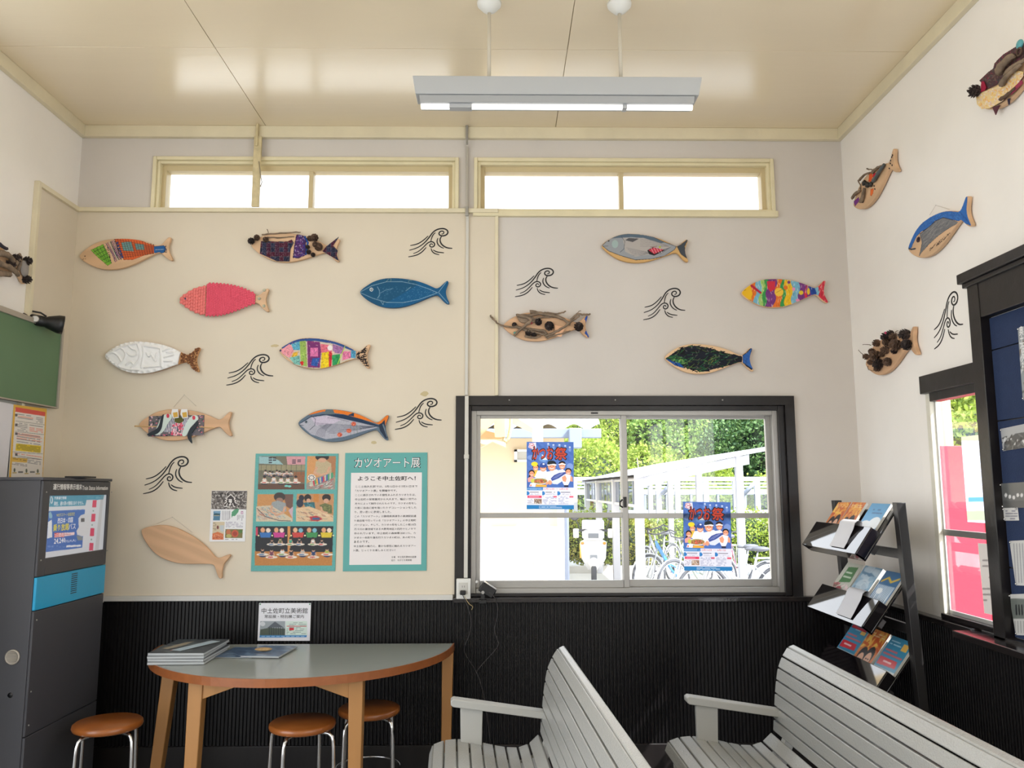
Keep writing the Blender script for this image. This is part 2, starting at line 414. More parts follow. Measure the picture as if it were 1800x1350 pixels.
MB().box(XL - .12, -1.1, YF - .12, YF, 0, ZC).box(-.2, XR + .12, YF - .12, YF, 0, ZC).box(-1.1, -.2, YF - .12, YF, 0, ZC).build('wall_front', M_WALL, kind='structure')
MB().box(XL - .12, XR + .12, YF - .12, .12, -.1, 0).build('floor', mat('grey_floor', (140, 138, 136), .6, var=.1), kind='structure')
ceil = MB().box(XL - .12, XR + .12, YF - .12, .12, ZC + .006, ZC + .1).build('ceiling', mat('ceiling_seam', (166, 152, 122), .6), kind='structure')
xs = [XL, -1.43, .335, XR]; ys = [0, -.895, -1.805, -2.715, -3.625, -4.535, -5.445, YF]
for i in range(3):
    for j in range(7):
        g = .0013
        p = MB().box(xs[i] + g, xs[i + 1] - g, ys[j + 1] + g, ys[j] - g, ZC, ZC + .0058).build('panel', M_CEIL, ceil, bevel=.0012, seg=1)
# eaves over the glazed front, the roof edge outside; the right-hand eave is added to block sun
MB().box(XL - .6, XR + .7, .12, .55, 3.78, 3.86).box(XL - .3, XR + .3, YF - .5, YF - .12, 3.78, 3.86).box(XR + .05, XR + .9, -6.9, -1.2, 3.62, 3.7).build('roof', mat('eave_board', (190, 180, 160), .7), kind='structure')
# timber moulding round the ceiling
mb = MB().box(XL, XR, -.032, 0, 3.667, ZC); mb.build('trim_1', M_CREAM, bevel=.003, kind='structure')
MB().box(XL, XL + .03, YF, -.032, 3.667, ZC).build('trim_2', M_CREAM, bevel=.003, kind='structure')
MB().box(XR - .03, XR, YF, -.032, 3.667, ZC).build('trim_3', M_CREAM, bevel=.003, kind='structure')
# cream board lining on the left half, with its cover strips
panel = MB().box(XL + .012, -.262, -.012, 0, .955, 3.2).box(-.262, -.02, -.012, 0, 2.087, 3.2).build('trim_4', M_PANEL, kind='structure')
MB().box(XL, -.015, -.034, 0, 3.196, 3.222).build('cover_strip', M_CREAM, panel, bevel=.002)
MB().box(-.035, -.015, -.02, 0, 2.09, 3.196).build('cover_strip', M_CREAM, panel, bevel=.002)
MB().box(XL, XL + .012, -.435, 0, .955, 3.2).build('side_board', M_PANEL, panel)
MB().box(XL, XL + .03, -.445, -.42, .955, 3.222).build('cover_strip', M_CREAM, panel, bevel=.002)
MB().box(XL, XL + .03, -.42, -.03, 3.196, 3.222).build('cover_strip', M_CREAM, panel, bevel=.002)
MB().box(XL, -.27, -.03, 0, .925, .955).build('bottom_strip', mat('ledge_paint', (205, 203, 198), .35), panel, bevel=.003)
# black reeded dado
def reeds(name, wall, a0, a1, z0, z1):
    M = wall_mat(wall, 0, 0); b = MB().box(a0, a1, z0, z1, 0, .008, M); r = b.build(name, M_RIB, kind='structure')
    q = MB(); a = a0
    while a < a1 - .012:
        q.add([M @ Vector(p) for p in ((a, z0, .008), (a + .003, z0, .017), (a + .011, z0, .017), (a + .014, z0, .008), (a, z1, .008), (a + .003, z1, .017), (a + .011, z1, .017), (a + .014, z1, .008))],
              [(0, 1, 5, 4), (1, 2, 6, 5), (2, 3, 7, 6), (4, 5, 6, 7)]); a += .0205
    q.build('reeding', M_RIB, r, kind='stuff'); return r
reeds('wainscot_wall_back', 'B', XL, XR, .146, .926)
reeds('wainscot_wall_right', 'R', .02, 2.98, .146, .926)
reeds('wainscot_wall_left', 'L', -1.58, -.02, .146, .926)
MB().box(XL, XR, -.026, 0, 0, .146).build('baseboard_back', M_BLACK, bevel=.003, kind='structure')
MB().box(XR - .026, XR, -2.98, -.026, 0, .146).build('baseboard_right', M_BLACK, bevel=.003, kind='structure')
M_SILL = mat('black_gloss_sill', (34, 30, 30), .16, bump=.12, bscale=25, spec=.6)
MB().box(-.27, XR, -.05, 0, .912, .94).build('trim_5', M_SILL, bevel=.004, kind='structure')
MB().box(XR - .05, XR, -1.1, -.05, .912, .94).box(XR - .135, XR, -2.9, -1.1, .905, .935).build('trim_6', M_SILL, bevel=.004, kind='structure')


# ------------------------------------------------------------------ windows
def frame_boxes(mb, a0, a1, b0, b1, w, z0, z1, wb=None, wt=None, wr=None):
    wb = w if wb is None else wb; wt = w if wt is None else wt; wr = w if wr is None else wr
    mb.box(a0, a0 + w, b0, b1, z0, z1).box(a1 - wr, a1, b0, b1, z0, z1).box(a0 + w, a1 - wr, b0, b0 + wb, z0, z1).box(a0 + w, a1 - wr, b1 - wt, b1, z0, z1); return mb
M_CASE = mat('cream_casing_paint', (226, 216, 182), .4, bump=.15, bscale=30, var=.05, vscale=8)
M_FROST = glass_mat('bright_glass', .04)
def clerestory(n, a0, a1, b0, b1, split, below):
    t = thing('window_%d' % n, None, None, wall_mat('B', 0, 0), kind='structure'); w = .027
    frame_boxes(MB(), a0, a1, b0, b1, .022, -.02, .022, wb=.012).build('outer_casing', M_CASE, t, bevel=.003)
    frame_boxes(MB(), a0 + .022, a1 - .022, b0 + .012, b1 - .022, .018, -.04, .004, wb=.004).build('inner_casing', M_CASE, t, bevel=.002)
    frame_boxes(MB(), a0 + .038, a1 - .038, b0 + .014, b1 - .038, w, -.1, -.03, wb=.012, wt=.034).build('sash_frame', mat('dim_casing', (205, 188, 148), .5), t, bevel=.002)
    MB().box(split - .014, split + .014, b0 + .02, b1 - .06, -.09, -.035).build('mullion', mat('dim_casing', (205, 188, 148)), t, bevel=.002)
    for p, q in ((a0 + .06, split - .012), (split + .012, a1 - .06)):
        MB().box(p, q, b0 + .024, b1 - .07, -.07, -.066).build('pane', M_FROST, t)
    if below: MB().box(a0 - .005, a1 + .012, b0 - .035, b0 + .002, -.005, .028).build('sill', M_CASE, t, bevel=.003)
clerestory(1, -2.103, -.255, 3.212, 3.548, -1.16, False)
clerestory(2, -.163, 1.668, 3.212, 3.548, .74, True)
# main sliding window
t = thing('window_3', None, None, wall_mat('B', 0, 0), kind='structure')
frame_boxes(MB(), -.262, 1.722, .937, 2.087, .055, -.02, .024, wb=.0005).build('outer_casing', M_BLACK, t, bevel=.003)
frame_boxes(MB(), -.21, 1.667, .94, 2.032, .038, -.05, .006, wb=.018, wt=.03).build('inner_casing', M_BLACK, t, bevel=.003)
frame_boxes(MB(), -.172, 1.63, .955, 2.004, .03, -.1, -.012, wt=.028).build('aluminium_frame', M_ALU, t, bevel=.002)
def sash(name, a0, a1, zc, mid):
    s = frame_boxes(MB(), a0, a1, .984, 1.98, .026, zc - .012, zc + .012, wr=.034, wb=.042, wt=.022).build(name, M_ALU, t, bevel=.0025)
    MB().box(a0 + .02, a1 - .03, mid - .015, mid + .015, zc - .01, zc + .009).build('glazing_bar', M_ALU, s, bevel=.002)
    for p, q in ((1.02, mid - .013), (mid + .013, 1.965)): MB().box(a0 + .024, a1 - .032, p, q, zc - .003, zc).build('pane', M_GLASS, s)
    return s
sash('sash', -.145, .742, -.04, 1.395)
sash('sash', .705, 1.605, -.068, 1.39)
lk = MB().box(.712, .73, 1.44, 1.5, -.03, -.008).tube([(.705, 1.485, -.01), (.69, 1.47, -.004), (.69, 1.45, -.004), (.706, 1.44, -.01)], .005, 6); lk.build('crescent_latch', M_PLBLACK, t)
box_obj('sticker', M_INK, t, .53, .572, 1.985, 1.993, -.0115, -.011)
for a in (.05, .67, 1.3):
    MB().blob((a, 2.062, .025), .005, .005, .003, 8).build('screw', M_ALU, t)
# right wall window
t = thing('window_4', None, None, wall_mat('R', 0, 0), kind='structure')
M_JAMB = mat('chipped_jamb_paint', (218, 214, 200), .5, bump=.3, bscale=30, var=.08, vscale=12)
MB().box(.79, .825, .945, 2.03, -.014, .012).box(1.93, 1.97, .95, 2.03, -.03, .0).build('jamb', M_JAMB, t, bevel=.003); MB().box(.70, .80, .95, 2.04, -.02, .0).build('plaster_return', M_WALL, t)
MB().box(.785, 1.262, 2.005, 2.093, -.05, .035).box(.82, 1.26, 1.965, 2.01, -.05, .01).build('head', M_BLACK, t, bevel=.003)
MB().box(.81, 1.26, .94, .965, -.05, .02).build('sill', M_SILL, t, bevel=.003)
frame_boxes(MB(), .822, 1.93, .962, 1.975, .01, -.02, -.012, wb=.02, wt=.01).build('aluminium_frame', mat('pale_aluminium', (205, 204, 200), .4, metal=.4), t, bevel=.002)
MB().box(.83, 1.92, 1.325, 1.355, -.024, -.008).build('glazing_bar', M_ALU, t, bevel=.002)
for p, q in ((.98, 1.326), (1.354, 1.966)): MB().box(.83, 1.92, p, q, -.0175, -.0155).build('pane', M_GLASS, t)
# open framed bays behind the camera, added to let in daylight
for n_, wall, a_, b_, z_ in ((5, 'R', 3.0, 6.8, 0), (6, 'R', 1.9, 6.8, 1), (7, 'L', -6.8, -1.6, 0), (8, 'L', -6.8, -1.0, 1)):
    t = thing('window_%d' % n_, None, None, wall_mat(wall, 0, 0), kind='structure'); z0, z1 = ((.0, 2.45), (2.6, 3.6))[z_]; k = max(2, round((b_ - a_) / 1.2))
    frame_boxes(MB(), a_, b_, z0, z1, .03, -.045, .0).build('aluminium_frame', M_ALU, t)
    for i in range(k):
        p, q = a_ + .03 + (b_ - a_ - .06) * i / k, a_ + .03 + (b_ - a_ - .06) * (i + 1) / k
        if i: MB().box(p - .015, p + .015, z0 + .03, z1 - .03, -.04, -.005).build('mullion', M_ALU, t)
# batten, trunking and flex on the back wall
p = MB().box(-1.49, -1.445, -.052, -.034, 3.222, 3.666).box(-1.48, -1.465, -.06, -.034, 3.6, ZC).build('wooden_batten', mat('weathered_batten', (205, 190, 150), .6, var=.15, vscale=20), bevel=.002)
tag(p, 'narrow cream batten standing in front of the left high window, up to the ceiling', 'batten')
MB().tube([(-1.452, -.06, 3.5), (-1.44, -.06, 3.42), (-1.43, -.058, 3.37), (-1.437, -.06, 3.34)], .003, 6).build('string', mat('dull_string', (150, 140, 120), .8), p)
t = thing('cable_trunking', 'slim white cable trunking running down the wall from ceiling to socket', 'trunking', (-.2, 0, 0))
M_TR = mat('trunking_plastic', (205, 202, 194), .45)
MB().box(-.013, .002, -.05, -.034, 3.62, ZC).build('upper_channel', M_ALU, t, bevel=.002)
MB().box(-.012, .002, -.022, -.0, 3.23, 3.62).build('channel', mat('dull_trunking', (178, 172, 160), .5), t, bevel=.002)
MB().box(-.01, .008, -.026, -.0121, 2.09, 3.196).build('channel', M_TR, t, bevel=.002)
MB().box(-.009, .013, -.045, -.0245, 1.05, 2.085).build('channel', M_TR, t, bevel=.002)
MB().box(-.013, .006, -.045, -.0345, 3.17, 3.23).build('joint_cover', M_ALU, t, bevel=.003)
MB().box(-.012, .016, -.048, -.024, 1.72, 1.745).build('joint_cover', M_TR, t, bevel=.002)

# ------------------------------------------------------------------ wall stickers: curling waves
WAVE = [([(52, 408), (110, 395), (155, 362), (195, 318)], 5), ([(45, 452), (110, 430), (165, 385), (203, 332), (228, 287), (262, 258), (310, 247), (343, 260), (354, 285), (340, 310), (308, 320), (284, 311), (278, 293), (290, 276), (310, 272), (321, 284), (314, 300), (300, 300)], 6.5),
        ([(215, 372), (222, 335), (234, 305), (252, 288)], 4.5), ([(78, 482), (122, 462), (160, 420), (190, 383), (215, 370), (238, 376), (249, 396), (239, 418), (217, 423), (205, 408), (214, 391), (229, 393), (229, 405)], 5.5),
        ([(38, 512), (100, 500), (146, 470), (180, 424)], 5), ([(272, 338), (263, 368), (272, 398), (295, 422), (320, 432)], 5), ([(300, 322), (287, 350), (294, 385), (318, 414), (350, 430), (388, 433)], 6.5),
        ([(218, 432), (225, 460), (248, 483), (284, 492)], 5), ([(235, 448), (265, 468), (322, 474)], 5)]
def wave(wall, cu, cv_, w, h, label, off=0):
    a, b = on_wall(wall, cu, cv_, off); mb = MB()
    for P, wd in WAVE:
        Q = smooth_poly([((x - 213) / 348 * w, -(y - 380) / 264 * h) for x, y in P], 3, False); n = len(Q); L = []; Rr = []; k = wd / 348 * w
        for i in range(n):
            x0, y0 = Q[max(i - 1, 0)]; x1, y1 = Q[min(i + 1, n - 1)]; d = math.hypot(x1 - x0, y1 - y0) or 1
            s = k * (.36 + .5 * math.sin(PI * min(1, (i + .3) / n * 1.02)) ** .6); nx, ny = -(y1 - y0) / d * s, (x1 - x0) / d * s
            L.append((Q[i][0] + nx, Q[i][1] + ny)); Rr.append((Q[i][0] - nx, Q[i][1] - ny))
        V = [(x, y, z) for z in (0, .0012) for x, y in L + Rr]; m_ = 2 * n
        F = [(m_ + i, m_ + n + i, m_ + n + i + 1, m_ + i + 1) for i in range(n - 1)]
        F += [(i, m_ + i, m_ + i + 1, i + 1) for i in range(n - 1)] + [(n + i, n + i + 1, m_ + n + i + 1, m_ + n + i) for i in range(n - 1)]
        mb.add(V, F)
    o = mb.build('wave_sticker', M_INK); o.matrix_world = wall_mat(wall, a, b, 0, off + .0005)
    tag(o, label, 'sticker', 'black wave stickers on the walls')
wave('B', 756.7, 426.5, .262, .177, 'black curling wave sticker above the blue painted fish, near the top of the cream wall', .012)
wave('B', 943, 496.5, .256, .176, 'black curling wave sticker above the fish covered in driftwood sticks')
wave('B', 1167, 534.4, .252, .194, 'black curling wave sticker below the tail of the grey fish with the red sashimi')
wave('B', 440, 650, .27, .182, 'black curling wave sticker between the white clay fish and the many-coloured crayon fish', .012)
wave('B', 735.5, 727.5, .27, .182, 'black curling wave sticker beside the tail of the orange-backed fish', .012)
wave('B', 296, 835, .275, .213, 'black curling wave sticker above the plain tilted wooden fish', .012)
wave('R', 1665, 562, .25, .235, 'black curling wave sticker on the right wall next to the pinecone-covered fish')
# ragged patches where paint has peeled
M_PEEL = mat('peeled_patch', (196, 180, 140), .8)
for u, v, s in ((746, 692, .02), (657, 778, .012), (483, 608, .012)):
    a, b = on_wall('B', u, v, .0125)
    P = [(a + s * (1 + .5 * RN.random()) * math.cos(t) * (1.6 if v < 650 else 1), b + s * (.5 + .4 * RN.random()) * math.sin(t)) for t in [2 * PI * i / 11 for i in range(11)]]
    MB().prism(P, .012, .0124, wall_mat('B', 0, 0)).build('peeled_patch', M_PEEL, panel)


# ------------------------------------------------------------------ the decorated wooden fish
TPL = [(952, 603), (972, 577), (1000, 555), (1060, 515), (1130, 492), (1200, 485), (1290, 489), (1380, 502), (1460, 525), (1530, 557), (1562, 572), (1590, 560), (1620, 530), (1643, 508), (1658, 512), (1656, 530), (1641, 570), (1636, 600), (1643, 640), (1664, 685), (1662, 697), (1645, 697), (1615, 672), (1585, 636), (1562, 622), (1500, 645), (1400, 690), (1300, 722), (1210, 730), (1120, 718), (1040, 680), (985, 640)]
TPL = smooth_poly([((x - 952) / 688, -(y - 603) / 688 - .0116 * (x - 952) / 688) for x, y in TPL], 2)
FT = .021
M_EDGE = {}
def fish(nose, tail, wall, label, m=M_WOOD, off=None, flip=False, L=None, thick=FT, ys=1.0):
    """nose and tail notch in photo pixels; returns root frame, outline (local metres) and length"""
    off = (.012 if (wall == 'B' and nose[0] < 800) else 0) if off is None else off
    zf = off + .006 + thick
    n = on_wall(wall, *nose, zf); t_ = on_wall(wall, *tail, zf)
    d = math.hypot(t_[0] - n[0], t_[1] - n[1]); rot = math.atan2(t_[1] - n[1], t_[0] - n[0])
    if L: d = L
    M = wall_mat(wall, n[0], n[1], rot, off + .006)
    r = thing('wooden_fish', label, 'fish', M, 'decorated wooden fish hung on the walls')
    P = [(x * d, y * d * ys * (-1 if flip else 1)) for x, y in TPL]
    if flip: P = P[::-1]
    MB().prism(P, 0, thick).build('board', m, r, bevel=.003, seg=2)
    r['L'] = d; return r, P, d
def shrink(P, s):
    cx = sum(p[0] for p in P) / len(P); out = []
    n = len(P)
    for i in range(n):
        x0, y0 = P[i - 1]; x1, y1 = P[(i + 1) % n]; d = math.hypot(x1 - x0, y1 - y0) or 1
        out.append((P[i][0] - (y1 - y0) / d * s, P[i][1] + (x1 - x0) / d * s))
    return out
def ccw(P): return P if sum(P[i][0] * P[(i + 1) % len(P)][1] - P[(i + 1) % len(P)][0] * P[i][1] for i in range(len(P))) > 0 else P[::-1]
def paint(r, P, d, cv, name='painting', m=None, mask=True, z=FT + .0006, inset=.0015, **k):
    ys_ = [p[1] for p in P]; return surf(name, cv, m or M_MATTE, r, 0, min(ys_), d * 1.04, max(ys_), z, .0022, shrink(ccw(P), inset), mask, **k)
def cone_mesh(n=34):
    b = MB(); b.blob((0, 0, .0), .011, .011, .014, 8)
    for i in range(n):
        t = i / n; z = -.014 + .03 * t; rr = .019 * math.sin(PI * (.18 + .75 * t)) ** .7; a = i * 2.4; c, s = math.cos(a), math.sin(a)
        tip = (rr * c, rr * s, z + .004); w = .006
        b.add([(.006 * c - w * s, .006 * s + w * c, z - .003), (.006 * c + w * s, .006 * s - w * c, z - .003), (tip[0] + .6 * w * s, tip[1] - .6 * w * c, tip[2]), (tip[0] - .6 * w * s, tip[1] + .6 * w * c, tip[2]), (.8 * tip[0], .8 * tip[1], z - .004)],
              [(0, 1, 2, 3), (1, 0, 4), (0, 3, 4), (3, 2, 4), (2, 1, 4)])
    o = b.build('pinecone', mat('pinecone_brown', (98, 76, 62), .8, var=.4, vscale=60)); me = o.data; bpy.data.objects.remove(o); return me
CONE = cone_mesh(); CONE_D = CONE.copy(); CONE_D.materials.clear(); CONE_D.materials.append(mat('pinecone_dark', (58, 48, 46), .8, var=.4, vscale=60))
def cone(r, u, v, s=1.0, z=FT, dark=False):
    s *= 1.18; x, y = to_local(r.matrix_world, u, v, z + .01 * s)
    M = Matrix.Translation((x, y, z + .012 * s)) @ Matrix.Rotation(RN.uniform(-.6, .6), 4, 'X') @ Matrix.Rotation(RN.uniform(-.6, .6), 4, 'Y') @ Matrix.Rotation(RN.uniform(0, 6), 4, 'Z') @ Matrix.Scale(s, 4)
    link('pinecone', CONE_D if dark else CONE, r, matrix=M)
M_STICK = mat('grey_driftwood', (128, 110, 92), .8, var=.35, vscale=30, bump=.3, bscale=60)
M_TWIG = mat('brown_twig', (92, 72, 58), .8, var=.3, vscale=30)
def stick(r, pts, k, rad, crop, z=FT, m=M_STICK, name='driftwood_stick', taper=.6, wob=.002):
    Q = []
    for i, (x, y) in enumerate(pts):
        u, v = crop[0] + x / crop[2], crop[1] + y / crop[2]; a, b = to_local(r.matrix_world, u, v, z); Q.append((a, b))
    rad = rad * (1.6 if rad < .008 else 1.2 if rad < .012 else 1); Q = smooth_poly(Q, 2, False); n = len(Q)
    P = [(a + RN.uniform(-wob, wob), b + RN.uniform(-wob, wob), z + rad * .8 + k * math.sin(PI * i / max(1, n - 1))) for i, (a, b) in enumerate(Q)]
    MB().tube(P, [rad * (1 - (1 - taper) * i / max(1, n - 1)) * RN.uniform(.85, 1.15) for i in range(n)], 7).build(name, m, r)
def patch(r, pts, crop, m, z, th=.003, name='cloth_patch', smooth=0):
    Q = [to_local(r.matrix_world, crop[0] + x / crop[2], crop[1] + y / crop[2], z) for x, y in pts]
    if smooth: Q = smooth_poly(Q, smooth)
    return MB().prism(Q, z, z + th).build(name, m, r)
def string(r, pts, wall):
    """thin hanging thread from pixels to a nail on the wall"""
    Q = [(*to_local(r.matrix_world, u, v, .004), .004) for u, v in pts]
    MB().tube(Q, .0008, 4).build('hanging_thread', mat('clear_thread', (190, 182, 170), .5), r)
    MB().blob(Q[len(Q) // 2], .002, .002, .002, 6).build('nail', M_ALU, r)
def cvb(nose, tail, pad=8, up=45, res=2.2):
    return Cv(min(nose[0], tail[0]) - pad, min(nose[1], tail[1]) - up, max(nose[0], tail[0]) + pad + 6, max(nose[1], tail[1]) + up, res)
A_, B_, C_, D_, E_, F_, G_, H_, I_, J_ = (100, 380, 4.5), (420, 380, 4.5), (850, 380, 4.5), (1120, 450, 4.5), (1480, 230, 5.625), (100, 670, 4.5), (480, 670, 4.5), (1480, 450, 5.625), (1690, 60, 8.436), (0, 400, 6.75)

# 1 bare wood with a green grid, stripes and an orange net
n, t_ = (138.2, 451.1), (296.7, 435.6)
r, P, d = fish(n, t_, 'B', 'bare wood fish with green grid, orange net pattern and blue tail root, top left'); c = cvb(n, t_).crop(*A_)
gp = [(268, 268), (365, 222), (400, 290), (434, 372), (402, 392), (330, 330)]; c.poly(gp, (120, 178, 62)).scrib(gp, [(90, 160, 50), (150, 200, 80)], 60, 3, 24, .8)
for k in range(5): c.line([(285 + k * 28, 262 - k * 8), (360 + k * 18, 335 + k * 10)], 2.5, (40, 50, 40)); c.line([(290 + k * 22, 285 + k * 22), (385 + k * 10, 235 + k * 28)], 2.5, (40, 50, 40))
for k, q in enumerate([(150, 120, 150), (200, 140, 150), (232, 225, 205), (90, 105, 110), (170, 120, 160), (190, 150, 170), (110, 80, 110)]): c.line([(388 + k * 12, 215 - k * 5), (440 + k * 9, 300), (462 + k * 10, 362 - k * 6)], 6, q)
op = [(450, 172), (540, 172), (640, 185), (772, 235), (770, 292), (690, 310), (600, 345), (528, 345), (500, 270)]; c.poly(op, (214, 98, 52))
for q, e in (([(505, 205), (588, 198), (612, 282), (522, 276)], 0), ([(613, 215), (690, 220), (697, 270), (625, 268)], 0)): c.poly(q, (110, 160, 158)); c.line(q + [q[0]], 5, (214, 98, 52))
for k in range(15): c.line([(455 + k * 22, 172 + k * 3), (510 + k * 19, 345 - k * 4)], 2.4, (70, 40, 40))
for k in range(9): c.line([(450 + k * 8, 182 + k * 18), (765, 240 + k * 7)], 2.4, (70, 40, 40))
for k in range(6): c.ell(478 + k * 8, 212 + k * 22, 8, 9, (52, 70, 130))
c.poly([(768, 240), (850, 232), (862, 262), (842, 292), (768, 290)], (40, 92, 150)); c.line([(780, 266), (845, 262)], 3, (200, 200, 200)); c.ell(222, 316, 5, 4, (60, 40, 30)); c.line([(180, 345), (240, 335)], 2, (150, 110, 80))
for k in range(8): c.line([(850, 235 + k * 7), (872, 232 + k * 8)], 2, (40, 60, 110))
paint(r, P, d, c)

# 2 patchwork cloth, sticks and cones
n, t_ = (440, 430), (592.2, 437.8)
r, P, d = fish(n, t_, 'B', 'bare wood fish with dark patchwork cloth, twigs and pinecones, top centre of the cream wall'); c = cvb(n, t_).crop(*B_)
bp = [(455, 150), (490, 138), (530, 180), (525, 310), (470, 332), (428, 328), (440, 230)]; c.poly(bp, (70, 40, 90)).scrib(bp, [(40, 60, 150), (120, 60, 130), (210, 205, 215), (50, 30, 70)], 160, 3, 16)
c.line([(520, 160), (545, 210), (530, 300)], 14, (38, 84, 160)); c.line(bp + [bp[0]], 2.5, (30, 30, 50)); paint(r, P, d, c)
def patchwork(pts, z):
    c = cvb(n, t_).crop(*B_)
    for i in range(30):
        for j in range(12):
            x, y = 150 + i * 34, 140 + j * 36; q = RN.choice([(70, 18, 38), (36, 40, 66), (60, 18, 44), (24, 28, 52)]); c.rect(x, y, x + 32, y + 34, q); c.line([(x, y), (x + 34, y)], 1.6, (150, 140, 150)); c.line([(x, y), (x, y + 36)], 1.6, (150, 140, 150))
            for _ in range(7): a, b = x + RN.uniform(3, 29), y + RN.uniform(3, 30); c.line([(a, b), (a + 1, b)], 2.4, (170, 165, 180), .8)
    Q = [to_local(r.matrix_world, B_[0] + x / 4.5, B_[1] + y / 4.5, z) for x, y in pts]
    MB().prism(shrink(ccw(Q), .0006), FT, z - .0003).build('cloth_edge', mat('dark_cloth', (50, 24, 50), .9), r)
    surf('patchwork_cloth', c, M_MATTE, r, min(q[0] for q in Q), min(q[1] for q in Q), max(q[0] for q in Q), max(q[1] for q in Q), z, .0022, Q)
patchwork([(175, 197), (300, 200), (385, 200), (418, 184), (433, 210), (408, 260), (398, 358), (300, 356), (165, 295)], FT + .004)
patchwork([(662, 278), (690, 240), (790, 162), (745, 232), (782, 272), (772, 305), (788, 352)], FT + .004)
stick(r, [(182, 148), (300, 138), (492, 128)], .002, .0032, B_); stick(r, [(205, 172), (320, 172), (440, 163)], .002, .003, B_); stick(r, [(222, 105), (235, 122), (228, 140)], 0, .0015, B_, m=M_TWIG)
for x, y, s, k in ((100, 197, .95, 1), (142, 172, .85, 0), (213, 186, .8, 0), (600, 172, 1.1, 0), (560, 178, .8, 0), (630, 245, 1.15, 0), (545, 246, .6, 1), (552, 285, .7, 1), (588, 307, .65, 1), (605, 225, .8, 0)): cone(r, 420 + x / 4.5, 380 + y / 4.5, s, dark=k)

# 3 pink overlapping paper scales
n, t_ = (314, 526.7), (467.8, 525.6)
r, P, d = fish(n, t_, 'B', 'pink fish covered in round overlapping scales, its bare tail holding three shells')
disc = MB().lathe([(.0005, .003), (.0105, .0024), (.012, 0)], 14); o_ = disc.build('scale', mat('salmon_felt', (232, 120, 116), .7)); D1 = o_.data; bpy.data.objects.remove(o_)
D2 = D1.copy(); D2.materials.clear(); D2.materials.append(mat('pink_felt', (226, 84, 108), .7))
lim = lambda x: (np.interp(x, *zip(*sorted([(p[0], p[1]) for p in P if p[1] > 0])))), (np.interp(x, *zip(*sorted([(p[0], p[1]) for p in P if p[1] <= 0 or p[0] < .001]))))
x = d * .035; k = 0; parts = []
while x < d * .315:
    hi = np.interp(x, [p[0] for p in sorted(P) if p[1] > 0], [p[1] for p in sorted(P) if p[1] > 0]); lo = np.interp(x, [p[0] for p in sorted(P) if p[1] < 0], [p[1] for p in sorted(P) if p[1] < 0])
    m_ = max(1, int((hi - lo) / .018)); parts += [(x, lo + (hi - lo) * (j + (.5 if k % 2 else .25) + .0) / m_) for j in range(m_)]; x += .0145; k += 1
for i, (x, y) in enumerate(reversed(parts)):
    link('scale', D1, r, matrix=Matrix.Translation((x, y, FT + .0006 + .0015)) @ Matrix.Rotation(-.22, 4, 'Y'))
mb = MB(); x = d * .33; k = 0; rows_ = []
while x < d * .87:
    hi = np.interp(x, [p[0] for p in sorted(P) if p[1] > 0], [p[1] for p in sorted(P) if p[1] > 0]); lo = np.interp(x, [p[0] for p in sorted(P) if p[1] < 0], [p[1] for p in sorted(P) if p[1] < 0])
    m_ = max(2, int((hi - lo) / .014)); rows_ += [(x, lo + (hi - lo) * (j + (.5 if k % 2 else 0)) / m_, .92) for j in range(m_ + 1)]; x += .0105; k += 1
for i, (x, y, s) in enumerate(reversed(rows_)): mb.lathe([(.0005, .003), (.0095 * s, .0024), (.011 * s, 0)], 10, Matrix.Translation((x, y, FT + .003)) @ Matrix.Rotation(-.3, 4, 'Y'))
mb.build('body_scales', mat('pink_felt', (226, 84, 108)), r, kind='stuff')
for x, y in ((1640, 585), (1600, 652), (1638, 710)):
    a, b = to_local(r.matrix_world, 100 + x / 4.5, 380 + y / 4.5, FT); MB().lathe([(.0095, 0), (.0085, .004), (.004, .003), (.003, .006), (.0005, .006)], 14, Matrix.Translation((a, b, FT))).build('shell', mat('shell', (186, 184, 160), .4, var=.2, vscale=50), r)
a, b = to_local(r.matrix_world, 100 + 1018 / 4.5, 380 + 655 / 4.5, FT); MB().blob((a, b, FT + .005), .006, .006, .003).build('eye', mat('eye_blue', (60, 80, 120), .3), r); MB().blob((a, b, FT + .0065), .003, .003, .003).build('pupil', M_INK, r)

# 4 blue painted fish
n, t_ = (631.6, 514), (784.4, 512.2); MBL = mat('blue_painted_wood', (26, 84, 126), .6)
r, P, d = fish(n, t_, 'B', 'deep blue painted fish with thin white outline drawing and ringed eye', MBL); c = cvb(n, t_, res=2.4); c.c[:] = np.array((24, 88, 132)) / 255; c.a[:] = 1; c.crop(*B_)
c.poly([(950, 600), (1060, 515), (1200, 485), (1380, 505), (1420, 540), (1250, 640), (1100, 720), (1000, 660)], (28, 78, 108), .7)
W_ = (168, 192, 205)
c.line([(960, 600), (1050, 550), (1170, 518), (1290, 518), (1400, 540), (1500, 575), (1570, 605)], 3, W_).line([(960, 605), (1060, 650), (1170, 682), (1300, 683), (1420, 660), (1500, 632), (1570, 605)], 3, W_)
c.line([(1095, 558), (1112, 590), (1112, 625), (1095, 650)], 3, W_).line([(1115, 610), (1160, 585), (1220, 572)], 2, W_).line([(1580, 600), (1640, 520)], 3, W_).line([(1580, 605), (1655, 690)], 3, W_).line([(1165, 518), (1190, 490), (1205, 500), (1200, 518)], 2.5, (150, 160, 140)).line([(1340, 520), (1350, 505), (1365, 510)], 2.5, (150, 160, 140)).line([(1120, 670), (1140, 700), (1145, 675)], 2.5, W_).line([(1320, 590), (1360, 560)], 2.5, W_)
for _ in range(170): x = RN.uniform(1100, 1540); y = RN.uniform(560, 660); c.line([(x, y), (x + RN.uniform(2, 7), y - 1)], 2, (130, 175, 200), .55)
